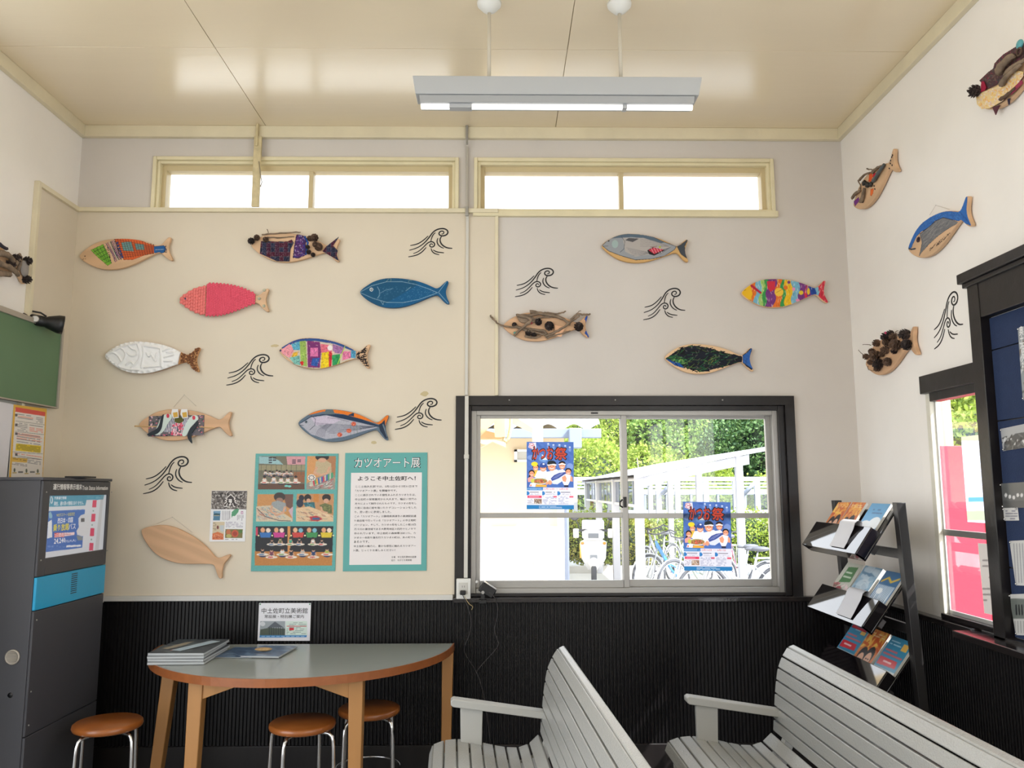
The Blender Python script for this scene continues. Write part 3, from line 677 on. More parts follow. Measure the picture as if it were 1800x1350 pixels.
for _ in range(60): x = RN.uniform(980, 1500); y = RN.choice([RN.uniform(495, 512), RN.uniform(690, 715)]); c.line([(x, y), (x + 5, y)], 1.6, (120, 160, 180), .5)
c.ell(1048, 580, 14, 15, (220, 225, 225)).ell(1049, 580, 9, 10, (40, 70, 90)).ell(1049, 578, 4, 4, (235, 235, 235)); paint(r, P, d, c)

# 5 white modelled clay with a chip-covered tail
n, t_ = (184.4, 625.6), (345.6, 630)
r, P, d = fish(n, t_, 'B', 'white clay relief fish with rough brown chips glued over its tail', m=mat('brown_edge', (200, 150, 100), .8))
c = Cv(170, 590, 370, 670, 2.2); c.crop(*A_); W1 = (255, 255, 255)
for q in ([(400, 1105), (520, 1040), (640, 1010)], [(470, 1060), (500, 1040), (540, 1060), (560, 1100), (540, 1150), (500, 1180)], [(430, 1090), (460, 1080), (500, 1110), (520, 1150)], [(580, 1030), (610, 1060), (640, 1060), (650, 1100), (600, 1115), (560, 1080)], [(650, 1020), (665, 1060), (670, 1120), (640, 1170), (600, 1200)], [(690, 1030), (700, 1090), (690, 1140), (680, 1200)], [(700, 1030), (830, 1050)], [(700, 1200), (820, 1190)], [(830, 1050), (835, 1190)], [(720, 1090), (740, 1120), (760, 1090)], [(760, 1100), (780, 1140)], [(800, 1090), (790, 1150)], [(850, 1070), (900, 1050)], [(860, 1120), (930, 1100)], [(860, 1150), (920, 1150)], [(880, 1080), (930, 1085)], [(420, 1140), (480, 1190), (560, 1215), (660, 1220)], [(560, 1180), (600, 1150), (620, 1180)]): c.line(smooth_poly(q, 2, False), 11, W1)
for _ in range(3): c.a = (c.a + np.roll(c.a, 1, 0) + np.roll(c.a, -1, 0) + np.roll(c.a, 1, 1) + np.roll(c.a, -1, 1)) / 5
ho = [p for p in P if p[0] < d * .83]; ho = ccw(ho); ho_ = [(x, y) for x, y in ho]
def clay_h(X, Y, px, py):
    ix = np.clip(((px - c.x0) * c.res).astype(int), 0, c.w - 1); iy = np.clip(((py - c.y0) * c.res).astype(int), 0, c.h - 1)
    dmin = np.full(X.shape, 9.)
    for i in range(0, len(ho_), 2):
        dmin = np.minimum(dmin, np.hypot(X - ho_[i][0], Y - ho_[i][1]))
    e = np.clip(dmin / .016, 0, 1); return .016 * np.sqrt(e) + .009 * c.a[iy, ix] * (dmin > .010) + .0006 * np.sin(X * 130) * np.sin(Y * 160)
cw = Cv(0, 0, 4, 4, 1, (236, 236, 236))
surf('clay_body', cw, attr_mat('white_clay', .35), r, 0, min(p[1] for p in P), d * .83, max(p[1] for p in P), FT + .001, .0018, ho, False, photo=True, height=clay_h)
MB().prism(ho, .004, FT + .0105).build('clay_rim', mat('white_clay_side', (236, 236, 236), .35), r, bevel=.004)
mb = MB(); mt = attr_mat
for q in range(520):
    x, y = RN.uniform(d * .83, d * 1.03), RN.uniform(-.075, .075)
    if not inside(np.array([x]), np.array([y]), P)[0]: continue
    mb.obox = None; M = Matrix.Translation((x, y, FT + RN.uniform(0, .004))) @ Matrix.Rotation(RN.uniform(0, 3), 4, 'Z') @ Matrix.Rotation(RN.uniform(-.6, .6), 4, 'X'); mb.box(-.004, .004, -.0018, .0018, 0, .0025, M)
mb.build('wood_chips', mat('brown_chips', (124, 78, 48), .8, var=.6, vscale=120), r, kind='stuff')

# 6 many-coloured crayon
n, t_ = (489.3, 616.7), (645.6, 624.4)
r, P, d = fish(n, t_, 'B', 'many-coloured crayon fish with pink, yellow and green patches and black-lined tail'); c = cvb(n, t_).crop(*B_)
ALL = [(320, 1065), (420, 990), (560, 968), (700, 985), (850, 1030), (930, 1060), (925, 1130), (860, 1140), (740, 1195), (600, 1210), (450, 1180)]
c.poly(ALL, (205, 190, 170)); c.line([(345, 1035), (450, 985), (600, 975), (760, 1000), (900, 1055)], 22, (50, 80, 140))
for q, cc in (([(330, 1060), (400, 1010), (440, 1060), (400, 1120), (345, 1090)], (230, 150, 160)), ([(415, 1010), (480, 990), (490, 1060), (430, 1060)], (90, 165, 190)), ([(480, 990), (530, 985), (540, 1190), (490, 1180)], (150, 180, 90)), ([(430, 1080), (470, 1070), (450, 1140), (410, 1130)], (225, 175, 60)), ([(400, 1120), (480, 1100), (490, 1180), (440, 1170)], (120, 180, 170)),
              ([(540, 985), (640, 995), (650, 1070), (640, 1200), (545, 1195)], (120, 50, 110)), ([(565, 1040), (625, 1040), (625, 1110), (565, 1110)], (215, 115, 165)), ([(580, 1125), (640, 1120), (620, 1190), (570, 1180)], (50, 90, 165)), ([(645, 1010), (720, 1020), (740, 1080), (650, 1080)], (220, 110, 130)), ([(655, 1080), (715, 1070), (715, 1200), (645, 1205)], (230, 195, 40)), ([(712, 1070), (740, 1080), (730, 1190), (712, 1195)], (200, 50, 60)),
              ([(735, 1100), (800, 1090), (800, 1170), (740, 1190)], (50, 150, 90)), ([(740, 1010), (830, 1040), (820, 1090), (745, 1080)], (160, 110, 160)), ([(820, 1070), (890, 1070), (890, 1120), (820, 1140)], (220, 120, 160)), ([(885, 1065), (925, 1062), (922, 1125), (885, 1120)], (80, 150, 185))):
    c.poly(q, cc); c.scrib(q, [tuple(min(255, int(x * 1.25)) for x in cc), tuple(int(x * .7) for x in cc)], 26, 3, 22)
c.poly([(480, 1155), (505, 1145), (515, 1165), (498, 1185)], (200, 40, 40)); c.ell(720, 1042, 20, 22, (235, 225, 225)); c.ell(745, 1078, 12, 10, (230, 190, 170)); c.line([(838, 1030), (770, 1195)], 6, (180, 215, 80)); c.scrib(ALL, [(235, 225, 210), (60, 60, 90), (220, 90, 110)], 90, 2.2, 14)
tl = [(930, 1065), (965, 1060), (1020, 1012), (1012, 1090), (1035, 1190), (1010, 1195), (925, 1130)]; c.scrib(tl, [(30, 26, 30), (60, 50, 50)], 120, 4, 26, -.5, .9); c.ell(330, 1062, 7, 8, (40, 50, 90)); paint(r, P, d, c)

# 7 bare wood with a striped cloth, two toasting paper fish
n, t_ = (243.3, 746.7), (402.2, 743.3)
r, P, d = fish(n, t_, 'B', 'bare wood fish carrying striped cloth and two black-and-white paper fish raising beer mugs', M_WOODB)
c = Cv(235, 715, 385, 790, 2.6).crop(*F_)
c.rect(722, 268, 1165, 438, (110, 105, 110))
for _ in range(260): c.ell(RN.uniform(725, 1160), RN.uniform(272, 436), RN.uniform(3, 8), RN.uniform(3, 7), RN.choice([(220, 110, 130), (235, 190, 200), (70, 80, 70), (90, 90, 110), (40, 45, 60)]))
for k in range(9): c.line([(850 + k * 13, 282), (838 + k * 13, 400)], 6, (235, 235, 240)); c.line([(856 + k * 13, 282), (844 + k * 13, 400)], 5, (52, 58, 100)); c.line([(1000 + k * 12, 300 - k * 3), (985 + k * 10, 420)], 6, (235, 235, 240)); c.line([(1006 + k * 12, 300 - k * 3), (991 + k * 10, 420)], 5, (52, 58, 100))
for _ in range(70): c.ell(RN.uniform(905, 1000), RN.uniform(335, 430), 7, 6, RN.choice([(225, 80, 110), (240, 190, 200)]))
c.ell(965, 308, 38, 24, (96, 96, 50))
q0 = to_local(r.matrix_world, 100 + 722 / 4.5, 670 + 438 / 4.5, FT + .004); q1 = to_local(r.matrix_world, 100 + 1165 / 4.5, 670 + 268 / 4.5, FT + .004)
surf('striped_cloth', c, M_MATTE, r, q0[0], q0[1], q1[0], q1[1], FT + .0042, .0022); MB().box(q0[0], q1[0], q0[1], q1[1], FT, FT + .004).build('cloth_backing', mat('cloth_back', (90, 85, 90), .9), r)
stick(r, [(618, 356), (800, 360)], 0, .003, F_, m=mat('bamboo', (206, 170, 120), .5), name='dowel', wob=0); stick(r, [(1130, 362), (1250, 370)], 0, .0025, F_, m=mat('bamboo', (206, 170, 120), .5), name='dowel', wob=0)
for k, (bd, bl, ck) in enumerate((([(870, 255), (905, 262), (915, 290), (880, 330), (850, 395), (800, 432), (765, 420), (800, 350), (820, 290)], [(850, 250), (822, 290), (812, 345), (790, 380), (745, 400), (705, 428), (750, 432), (800, 415), (828, 380), (838, 320)], (878, 275)),
                                  ([(1080, 265), (1118, 275), (1120, 310), (1075, 350), (1040, 400), (1020, 440), (985, 430), (1010, 360), (1040, 300)], [(1118, 300), (1120, 340), (1085, 390), (1060, 425), (1078, 505), (1045, 470), (1030, 435), (1050, 375), (1090, 335)], (1083, 290)))):
    patch(r, bd, F_, mat('paper_fish_belly', (208, 222, 216), .7), FT + .006, .003, 'paper_fish_belly', 2); patch(r, bl, F_, mat('paper_fish_back', (28, 38, 48), .6), FT + .0095, .003, 'paper_fish_back', 2)
    x, y = ck; patch(r, [(x - 12, y - 15), (x + 10, y - 18), (x + 12, y + 12), (x - 8, y + 18)], F_, mat('red_cheek', (206, 60, 80), .7), FT + .0095, .002, 'cheek', 2)
for x in (937, 1010):
    patch(r, [(x - 32, 262), (x - 24, 222), (x + 22, 222), (x + 28, 290), (x - 14, 296)], F_, M_PAPER, FT + .0125, .003, 'foam_mug'); patch(r, [(x - 18, 250), (x + 16, 244), (x + 20, 282), (x - 12, 288)], F_, mat('amber_beer', (206, 160, 40), .4), FT + .016, .002, 'beer')
string(r, [(305, 716), (324, 694), (345, 714)], 'B')

# 8 realistic orange-backed fish
def realistic(c, K, orange):
    s = lambda pts: [(x, y) for x, y in pts]
    return c
n, t_ = (522.9, 744.4), (678.4, 749.6)
r, P, d = fish(n, t_, 'B', 'finely drawn grey fish with bright orange edge along its back', mat('grey_painted_edge', (90, 104, 120), .6), ys=1.05); c = cvb(n, t_, res=2.6); c.c[:] = np.array((96, 112, 128)) / 255; c.a[:] = 1; c.crop(*G_)
c.poly([(190, 320), (280, 245), (420, 212), (560, 222), (700, 258), (830, 320), (925, 255), (900, 380), (850, 345), (700, 300), (560, 262), (400, 240), (270, 270)], (226, 122, 44))
c.poly([(195, 342), (300, 278), (430, 255), (560, 264), (700, 300), (835, 350), (840, 362), (700, 330), (560, 298), (420, 280), (300, 295)], (40, 58, 84)); c.poly([(400, 262), (420, 218), (470, 216), (490, 262)], (96, 110, 116)); c.poly([(590, 270), (640, 248), (640, 280)], (40, 58, 84))
c.poly([(210, 340), (300, 285), (420, 268), (560, 300), (700, 332), (830, 365), (700, 400), (560, 440), (420, 460), (300, 420)], (172, 172, 184)); c.poly([(300, 290), (430, 275), (540, 305), (470, 340), (340, 350)], (196, 186, 204))
for k in range(9): c.line([(330 + k * 14, 330 + k * 10), (480, 340 + k * 9), (640, 350 + k * 5), (820, 360)], 2, (60, 66, 80), .8)
for k in range(7): c.line([(330 + k * 12, 440), (360 + k * 10, 380), (420 + k * 8, 340)], 2, (70, 70, 84), .8)
c.line([(300, 270), (335, 300), (330, 350), (290, 385)], 3, (50, 54, 66)); c.ell(262, 322, 12, 12, (120, 130, 140)).ell(262, 322, 6, 6, (20, 24, 30)); c.line([(200, 345), (240, 350)], 3, (40, 44, 50)).line([(430, 290), (520, 300), (600, 320)], 2, (60, 60, 80))
for k in range(4): c.line([(610 + k * 26, 330 + k * 6), (615 + k * 26, 440 - k * 14)], 1.6, (80, 110, 80))
for x, y in ((637, 338), (600, 392), (527, 424)): c.ell(x, y, 20, 17, (206, 100, 80)).ell(x - 3, y + 2, 10, 9, (226, 130, 96)).scrib([(x - 16, y - 14), (x + 16, y - 14), (x + 16, y + 14), (x - 16, y + 14)], [(150, 60, 50)], 10, 2, 10)
c.poly([(835, 345), (860, 330), (915, 270), (890, 350), (915, 450), (890, 455), (845, 390)], (44, 56, 74)); c.poly([(880, 290), (922, 262), (890, 360)], (226, 122, 44)); c.line([(870, 345), (905, 440)], 10, (110, 124, 140)); c.noise(.06, 2); paint(r, P, d, c, mask=False)

# 9 plain board tilted nose-up, at the bottom
r, P, d = fish((247.3, 931.9), (393.5, 993), 'B', 'plain undecorated wooden fish tilted with its tail down, lowest on the wall', M_WOODB); string(r, [(275, 921), (303, 909), (338, 936)], 'B')

# 10 grey fish with sashimi
n, t_ = (1057.1, 432.2), (1205.1, 438.9)
r, P, d = fish(n, t_, 'B', 'grey shaded fish with a red plate of sashimi drawn near its tail', mat('ochre_edge', (206, 164, 104), .6)); c = cvb(n, t_, res=2.6).crop(*C_)
bd = [(938, 232), (1000, 175), (1100, 135), (1210, 132), (1330, 160), (1430, 205), (1525, 240), (1510, 265), (1430, 315), (1330, 338), (1200, 345), (1080, 310), (990, 275)]
c.poly(bd, (150, 154, 160)); c.poly([(1000, 178), (1100, 135), (1210, 132), (1330, 160), (1430, 208), (1400, 215), (1300, 185), (1180, 165), (1060, 172)], (88, 104, 120)); c.poly([(1100, 170), (1260, 170), (1480, 240), (1400, 290), (1200, 320), (1120, 280)], (176, 170, 166))
c.poly([(1120, 190), (1150, 172), (1230, 178), (1180, 205)], (84, 84, 88)); c.line([(1090, 160), (1118, 200), (1110, 260), (1080, 285)], 3, (70, 76, 84)); c.ell(1040, 220, 25, 32, (160, 180, 178)); c.ell(990, 195, 7, 7, (60, 60, 60)); c.line([(945, 238), (985, 236)], 3, (80, 80, 84))
for k in range(6): c.line([(1130 + 10 * k, 250 + k * 12), (1250, 275 + k * 7), (1400, 300 - k * 6), (1480, 245)], 2, (110, 112, 118)); c.line([(1240, 180 + k * 12), (1350, 195 + k * 9), (1470, 240)], 1.6, (130, 126, 126))
c.line(bd + [bd[0]], 3, (60, 66, 76)); c.poly([(1295, 270), (1340, 245), (1435, 268), (1350, 312), (1310, 300)], (34, 26, 28)); c.poly([(1305, 268), (1345, 248), (1425, 266), (1350, 300)], (196, 60, 80))
for k in range(4): c.line([(1325 + k * 22, 252), (1345 + k * 22, 290)], 3, (240, 200, 205))
c.ell(1395, 244, 9, 8, (170, 180, 70)); c.line([(1320, 245), (1370, 238)], 3, (120, 60, 50)); c.poly([(1530, 240), (1560, 225), (1620, 178), (1590, 240), (1612, 338), (1560, 300)], (66, 72, 80)); paint(r, P, d, c)

# 11 driftwood fish
n, t_ = (883.3, 573.3), (1030, 572.2)
r, P, d = fish(n, t_, 'B', 'bare wood fish heaped with driftwood sticks and pinecones, a twig poking past its nose', M_WOODB); c = cvb(n, t_).crop(*C_)
c.line([(838, 775), (812, 800), (812, 850), (815, 900), (830, 955)], 11, (40, 84, 170)); c.poly([(838, 772), (795, 815), (815, 830), (822, 800)], (40, 84, 170)); c.poly([(808, 905), (800, 925), (830, 958), (838, 930)], (40, 84, 170)); paint(r, P, d, c, name='blue_strokes', kind='stuff')
patch(r, [(262, 782), (330, 772), (395, 800), (420, 840), (340, 850), (280, 840)], C_, M_STICK, FT + .004, .012, 'driftwood_slab', 2)
for pts, rad in (([(240, 870), (330, 905), (430, 930), (500, 945)], .006), ([(380, 830), (450, 800), (560, 800)], .0045), ([(55, 788), (90, 835), (130, 865), (200, 880), (330, 885), (440, 910), (520, 950)], .0038), ([(370, 760), (460, 775), (560, 795), (630, 815), (680, 860)], .0075), ([(480, 765), (560, 778), (620, 770), (648, 755)], .004), ([(490, 955), (560, 925), (640, 880), (700, 830), (760, 790)], .0055), ([(360, 900), (470, 905), (500, 935)], .006), ([(330, 950), (400, 970), (450, 950)], .005), ([(500, 965), (600, 935), (688, 910)], .004), ([(690, 820), (740, 775), (800, 785), (842, 778)], .005), ([(720, 800), (745, 760), (770, 750)], .0018)): stick(r, pts, .008, rad, C_)
stick(r, [(265, 790), (330, 800), (390, 830), (310, 880), (240, 950)], .012, .011, C_, taper=.5); stick(r, [(300, 800), (370, 790), (440, 775)], .012, .009, C_)
stick(r, [(350, 930), (420, 925), (470, 940)], .003, .008, C_, m=M_TWIG, name='bark')
patch(r, [(560, 860), (645, 880), (615, 955), (565, 948)], C_, mat('pale_veneer', (226, 176, 138), .6), FT + .012, .002, 'veneer_chip'); MB().blob((*to_local(r.matrix_world, 933, 568, FT), FT + .014), .01, .01, .006).build('red_bead', mat('red_bead', (170, 30, 60), .4), r); MB().blob((*to_local(r.matrix_world, 906, 586, FT), FT + .012), .013, .008, .006, jit=.3).build('sea_glass', mat('teal_glass', (90, 140, 130), .4), r)
for x, y, s in ((435, 838, 1.0), (522, 868, 1.3), (752, 877, 1.3), (245, 860, .7), (355, 925, .9), (400, 935, .8)): cone(r, 850 + x / 4.5, 380 + y / 4.5, s, dark=True)

# 12 rainbow stripes
n, t_ = (1302.7, 515.6), (1448.9, 511.1)
r, P, d = fish(n, t_, 'B', 'bright striped crayon fish with yellow head and red tail, above the window', mat('pale_edge', (226, 190, 150), .6)); c = cvb(n, t_).crop(*D_)
yl, rd, og, bl_, gr, pu, pk, lb, lg = (236, 186, 40), (206, 52, 72), (226, 116, 46), (40, 70, 150), (60, 150, 80), (120, 60, 130), (232, 150, 185), (120, 180, 205), (160, 200, 110)
c.rect(815, 150, 1440, 430, yl)
ST = [(905, og), (935, lb), (975, lg), (1000, gr), (1025, pu), (1095, og), (1140, gr), (1170, yl), (1225, lb), (1280, pu), (1330, rd), (1345, pu), (1370, bl_), (1410, lb), (1432, rd)]
for k, (x, q) in enumerate(ST):
    xe = ST[k + 1][0] if k + 1 < len(ST) else 1530; w1 = lambda y: 10 * math.sin(y / 22 + k)
    c.poly([(x + w1(y) - (y - 290) * .12 * (x < 1100), y) for y in range(150, 440, 20)] + [(xe + 14, y) for y in range(430, 140, -20)], q)
    c.scrib([(x, 165), (xe, 165), (xe, 415), (x, 415)], [tuple(min(255, int(v * 1.2)) for v in q), tuple(int(v * .8) for v in q), (240, 225, 200)], max(8, int((xe - x) * .8)), 3, 24, 1.5, .4)
c.poly([(1028, 200), (1092, 200), (1090, 260), (1055, 285), (1030, 250)], rd); c.ell(1122, 285, 36, 34, (240, 196, 70)); c.line([(1100, 290), (1150, 262)], 2, (120, 90, 40)); c.ell(1175, 250, 17, 17, og); c.ell(1238, 262, 12, 14, pk); c.ell(1297, 290, 18, 17, (226, 196, 60)); c.ell(1200, 208, 12, 12, pu); c.ell(1270, 350, 16, 12, pk); c.ell(1355, 280, 12, 26, (230, 190, 50))
c.line([(905, 235), (975, 290)], 18, (180, 40, 70)); c.line([(885, 348), (960, 392), (1040, 405)], 6, (30, 30, 40)); c.line([(1040, 405), (1150, 405), (1240, 378)], 5, (226, 140, 80)); c.line([(835, 275), (860, 268)], 3, (120, 90, 30)); c.line([(1000, 185), (1100, 180)], 6, (120, 60, 130)); paint(r, P, d, c, mask=False)

# 13 dark green scribble
n, t_ = (1167.8, 628.9), (1318.9, 630.4)
r, P, d = fish(n, t_, 'B', 'dark green and black scribbled crayon fish with blue tail, just above the window', mat('pale_edge', (226, 190, 150), .6)); c = cvb(n, t_).crop(*D_)
bd = [(222, 805), (300, 740), (400, 702), (500, 700), (600, 725), (720, 765), (830, 790), (830, 845), (740, 860), (640, 900), (500, 925), (380, 900), (280, 850)]
c.poly([(235, 805), (320, 745), (420, 708), (560, 725), (680, 765), (830, 795), (828, 840), (640, 885), (520, 915), (390, 885)], (30, 34, 48), .92); c.poly([(225, 810), (300, 780), (400, 820), (400, 860), (300, 850)], (60, 130, 70), .8); c.poly([(222, 812), (300, 865), (380, 890), (340, 850), (260, 820)], (30, 80, 160)); c.ell(355, 755, 24, 26, (20, 20, 26))
c.scrib(bd, [(20, 20, 24), (26, 28, 40)], 200, 5, 50, .2, .7); c.scrib(bd, [(50, 120, 60), (40, 140, 80), (120, 150, 60)], 100, 3, 40, -.3, .8); c.scrib(bd, [(190, 180, 150), (200, 200, 180)], 50, 2, 16); c.scrib([(560, 820), (640, 780), (680, 800), (580, 870)], [(190, 180, 60), (120, 160, 70)], 22, 3, 30, -.8, .2); c.scrib([(240, 800), (400, 820), (400, 860), (280, 840)], [(190, 215, 110), (90, 170, 90)], 40, 3, 20)
tl = [(835, 790), (870, 765), (912, 722), (905, 800), (925, 900), (880, 880), (835, 840)]; c.poly(tl, (50, 100, 175)); c.line([(835, 785), (908, 725)], 6, (24, 24, 30)).line([(838, 848), (905, 895)], 9, (24, 24, 30)).line([(905, 740), (895, 800), (905, 870)], 4, (24, 26, 34)).scrib(tl, [(30, 60, 120), (40, 40, 50)], 20, 2, 20); paint(r, P, d, c)

# 14 right wall, driftwood and felt
n, t_ = (1499.6, 361.6), (1571.6, 281.6)
r, P, d = fish(n, t_, 'R', 'bare wood fish with driftwood, black shells and orange felt, upper one beside the corner'); c = cvb(n, t_, 14, 40, 2.6).crop(*E_)
c.poly([(270, 430), (295, 420), (305, 450), (285, 505), (262, 500)], (226, 92, 42)); c.poly([(308, 425), (335, 415), (348, 445), (325, 470), (305, 458)], (206, 24, 60)); c.poly([(283, 578), (315, 568), (308, 615), (292, 645), (280, 640)], (232, 116, 60)); c.poly([(115, 700), (165, 655), (172, 690), (130, 745)], (126, 60, 140)); c.scrib([(110, 600), (160, 540), (210, 560), (150, 640)], [(90, 96, 70), (180, 180, 150)], 50, 2, 14)
for x, y in ((492, 260), (480, 295), (495, 340), (478, 322), (500, 240), (468, 372), (325, 575), (318, 545)): c.ell(x, y, 6, 9, (50, 36, 36))
paint(r, P, d, c)
for pts, rad, mm in (([(330, 500), (380, 430), (440, 330)], .013, mat('grey_shell', (78, 84, 86), .5)), ([(320, 405), (355, 375), (400, 350)], .006, M_STICK), ([(185, 490), (230, 440), (290, 410)], .005, M_STICK), ([(255, 375), (310, 385)], .003, M_STICK), ([(210, 700), (235, 640), (240, 570)], .011, M_STICK), ([(120, 665), (150, 620), (200, 590)], .007, M_STICK), ([(165, 490), (200, 545), (190, 580)], .0025, M_STICK)): stick(r, pts, .004, rad, E_, m=mm)
for x, y, s in ((235, 515, .9), (265, 535, 1.0), (300, 530, .8)): MB().blob((*to_local(r.matrix_world, 1480 + x / 5.625, 230 + y / 5.625, FT), FT + .008), .02 * s, .015, .01, jit=.4).build('black_shell', mat('black_shell', (40, 38, 34), .5), r)

# 15 blue-backed grey fish
n, t_ = (1595.9, 438.9), (1700.1, 370.4)
r, P, d = fish(n, t_, 'R', 'fish painted with blue back and grey belly, smiling, on the right wall'); c = cvb(n, t_, 14, 50, 2.6).crop(*E_)
c.poly([(652, 1178), (680, 1060), (760, 920), (880, 830), (1000, 795), (1150, 795), (1190, 720), (1240, 635), (1262, 640), (1245, 760), (1300, 900), (1275, 940), (1200, 905), (1100, 880), (1000, 855), (920, 890), (860, 950), (780, 1000), (740, 1040), (700, 1120), (690, 1150)], (52, 106, 180))
c.scrib([(760, 920), (1000, 800), (1190, 800), (1240, 900), (1000, 850), (800, 980)], [(70, 130, 200), (36, 84, 150)], 120, 4, 30)
bl2 = [(770, 1020), (860, 950), (930, 890), (1000, 860), (1100, 885), (1160, 905), (1060, 960), (960, 1030), (860, 1120), (790, 1200), (765, 1240), (790, 1100)]
c.poly(bl2, (124, 124, 126)); c.scrib(bl2, [(96, 98, 104), (150, 146, 144), (110, 110, 114)], 140, 4, 50, -.7, .3); c.scrib([(850, 1180), (960, 1080), (1120, 960), (1100, 1000), (960, 1120), (860, 1200)], [(150, 120, 100), (90, 84, 84)], 40, 3, 30, -.7, .2)
c.line([(770, 1020), (860, 950), (930, 890), (1000, 857), (1100, 882)], 4, (40, 44, 60)); c.ell(755, 1075, 18, 28, (70, 50, 60), .3).ell(758, 1068, 8, 12, (24, 20, 24), .3); c.line([(655, 1160), (685, 1172), (725, 1165)], 12, (60, 70, 84)); c.line([(775, 1040), (800, 1090), (785, 1160), (765, 1230)], 4, (90, 90, 96))
for k in range(5): c.line([(1185 + k * 10, 820 + k * 10), (1150 + k * 28, 790 + k * 34)], 3, (30, 60, 120))
paint(r, P, d, c); string(r, [(1634, 378), (1645, 361), (1669, 368)], 'R')

# 16 pinecone fish
n, t_ = (1521, 641), (1605.9, 597.6)
r, P, d = fish(n, t_, 'R', 'bare wood fish thick with pinecones, beside the corner on the right wall', M_WOODB)
for x, y, s, k in ((440, 795, 1.2, 1), (480, 770, 1.0, 1), (625, 775, 1.35, 1), (645, 880, 1.3, 1), (535, 880, 1.45, 0), (450, 850, 1.1, 0), (510, 800, 1.0, 0), (345, 860, 1.0, 0), (335, 985, 1.4, 0), (240, 995, .85, 0), (300, 945, .9, 0), (430, 930, 1.1, 0), (455, 1045, 1.1, 0), (365, 1065, 1.4, 1), (285, 1050, .8, 0), (355, 1110, .9, 0), (520, 940, .8, 1), (400, 970, .8, 0)): cone(r, 1480 + x / 5.625, 450 + y / 5.625, s, dark=k)
for pts in ([(215, 975), (195, 940), (170, 930)], [(290, 880), (250, 872), (212, 878)], [(260, 1090), (285, 1130), (330, 1135)], [(565, 780), (545, 755), (560, 740)]): stick(r, pts, .01, .0012, H_, m=M_TWIG, name='twig')
MB().blob((*to_local(r.matrix_world, 1567, 585, FT), FT + .03), .007, .007, .007).build('pink_bead', mat('pink_bead', (226, 70, 120), .4), r)

# 17 fabric fish at the frame's top right
n, t_ = (1717.5, 183), (1800, 108)
r, P, d = fish(n, t_, 'R', 'fish dressed in floral and purple fabric with driftwood, at the top right corner', L=.5, ys=1.12)
def cloth(pts, cols, bg, z, nm, n_=200, crop=I_):
    c = Cv(1700, 40, 1830, 200, 2.6).crop(*crop); c.c[:] = np.array(bg) / 255; c.a[:] = 1; c.scrib(pts, cols, n_, 8, 34, al=.9)
    Q = [to_local(r.matrix_world, crop[0] + x / crop[2], crop[1] + y / crop[2], z) for x, y in pts]
    surf(nm, c, M_MATTE, r, min(q[0] for q in Q), min(q[1] for q in Q), max(q[0] for q in Q), max(q[1] for q in Q), z, .0022, Q); MB().prism(shrink(ccw(Q), .0006), z - .004, z - .0003).build('cloth_edge', mat('plum_cloth', (86, 44, 54), .9), r)
cloth([(265, 690), (400, 560), (470, 510), (490, 430), (620, 300), (800, 190), (870, 130), (1060, 120), (1000, 330), (700, 600), (560, 730), (390, 810)], [(96, 60, 66), (60, 62, 64), (120, 110, 90), (150, 60, 80), (70, 80, 84)], (84, 58, 62), FT + .006, 'dark_cloth', 420)
cloth([(215, 920), (330, 850), (520, 780), (700, 600), (840, 540), (920, 560), (920, 620), (820, 760), (700, 900), (600, 1000), (420, 1100), (300, 1110), (230, 1040)], [(232, 160, 70), (240, 200, 120), (236, 226, 232), (214, 190, 200)], (232, 205, 150), FT + .011, 'floral_cloth', 320)
patch(r, [(305, 700), (340, 700), (375, 790), (350, 840), (290, 860)], I_, mat('crimson_cloth', (160, 24, 60), .9), FT + .0115, .003)
patch(r, [(470, 1090), (575, 1050), (545, 1130), (515, 1200)], I_, mat('plum_cloth', (86, 44, 54), .9), FT + .004, .003); patch(r, [(690, 960), (725, 950), (722, 1040), (705, 1050)], I_, mat('navy_cloth', (50, 40, 60), .9), FT + .004, .003); patch(r, [(700, 870), (900, 680), (915, 730), (740, 900)], I_, mat('rose_cloth', (150, 50, 80), .9), FT + .0125, .003)
for pts, rad in (([(620, 560), (700, 430), (850, 310)], .02), ([(640, 740), (740, 620), (930, 440)], .013), ([(700, 600), (820, 480), (980, 380)], .01)): stick(r, pts, .006, rad, I_, z=FT + .012)
stick(r, [(600, 970), (700, 900), (820, 800)], 0, .005, I_, z=FT + .012, m=M_TWIG); MB().blob((*to_local(r.matrix_world, 1797, 78, FT), FT + .01), .02, .02, .01).build('teal_button', mat('teal_button', (90, 165, 175), .4), r); cone(r, 1690 + 205 / 8.44, 60 + 845 / 8.44, 1.3, FT + .01, True)
MB().ring((*to_local(r.matrix_world, 1800, 91, FT), FT + .02), .014, .004).build('wooden_ring', M_TWIG, r)

# 18 left wall, driftwood fish seen by its tail
M0 = wall_mat('L', 0, 0); zf = FT + .006
a = on_wall('L', 43, 474, zf); b = on_wall('L', 0, 459, zf)
ang = math.atan2(a[1] - b[1], a[0] - b[0])
r = thing('wooden_fish', 'bare wood fish piled with driftwood, only its tail showing at the left edge', 'fish', wall_mat('L', a[0] - .5 * math.cos(ang), a[1] - .5 * math.sin(ang), ang, .006), 'decorated wooden fish hung on the walls')
P = [(x * .5, y * .5) for x, y in TPL]; MB().prism(P, 0, FT).build('board', M_WOOD, r, bevel=.003)
for pts, rad in (([(-60, 300), (40, 330), (110, 400)], .02), ([(-80, 420), (60, 470), (180, 560)], .018), ([(-60, 540), (10, 560), (70, 550)], .02), ([(200, 320), (195, 400), (185, 500)], .012), ([(100, 480), (160, 400), (210, 340)], .014)): stick(r, pts, .01, rad, J_, z=FT + .004)
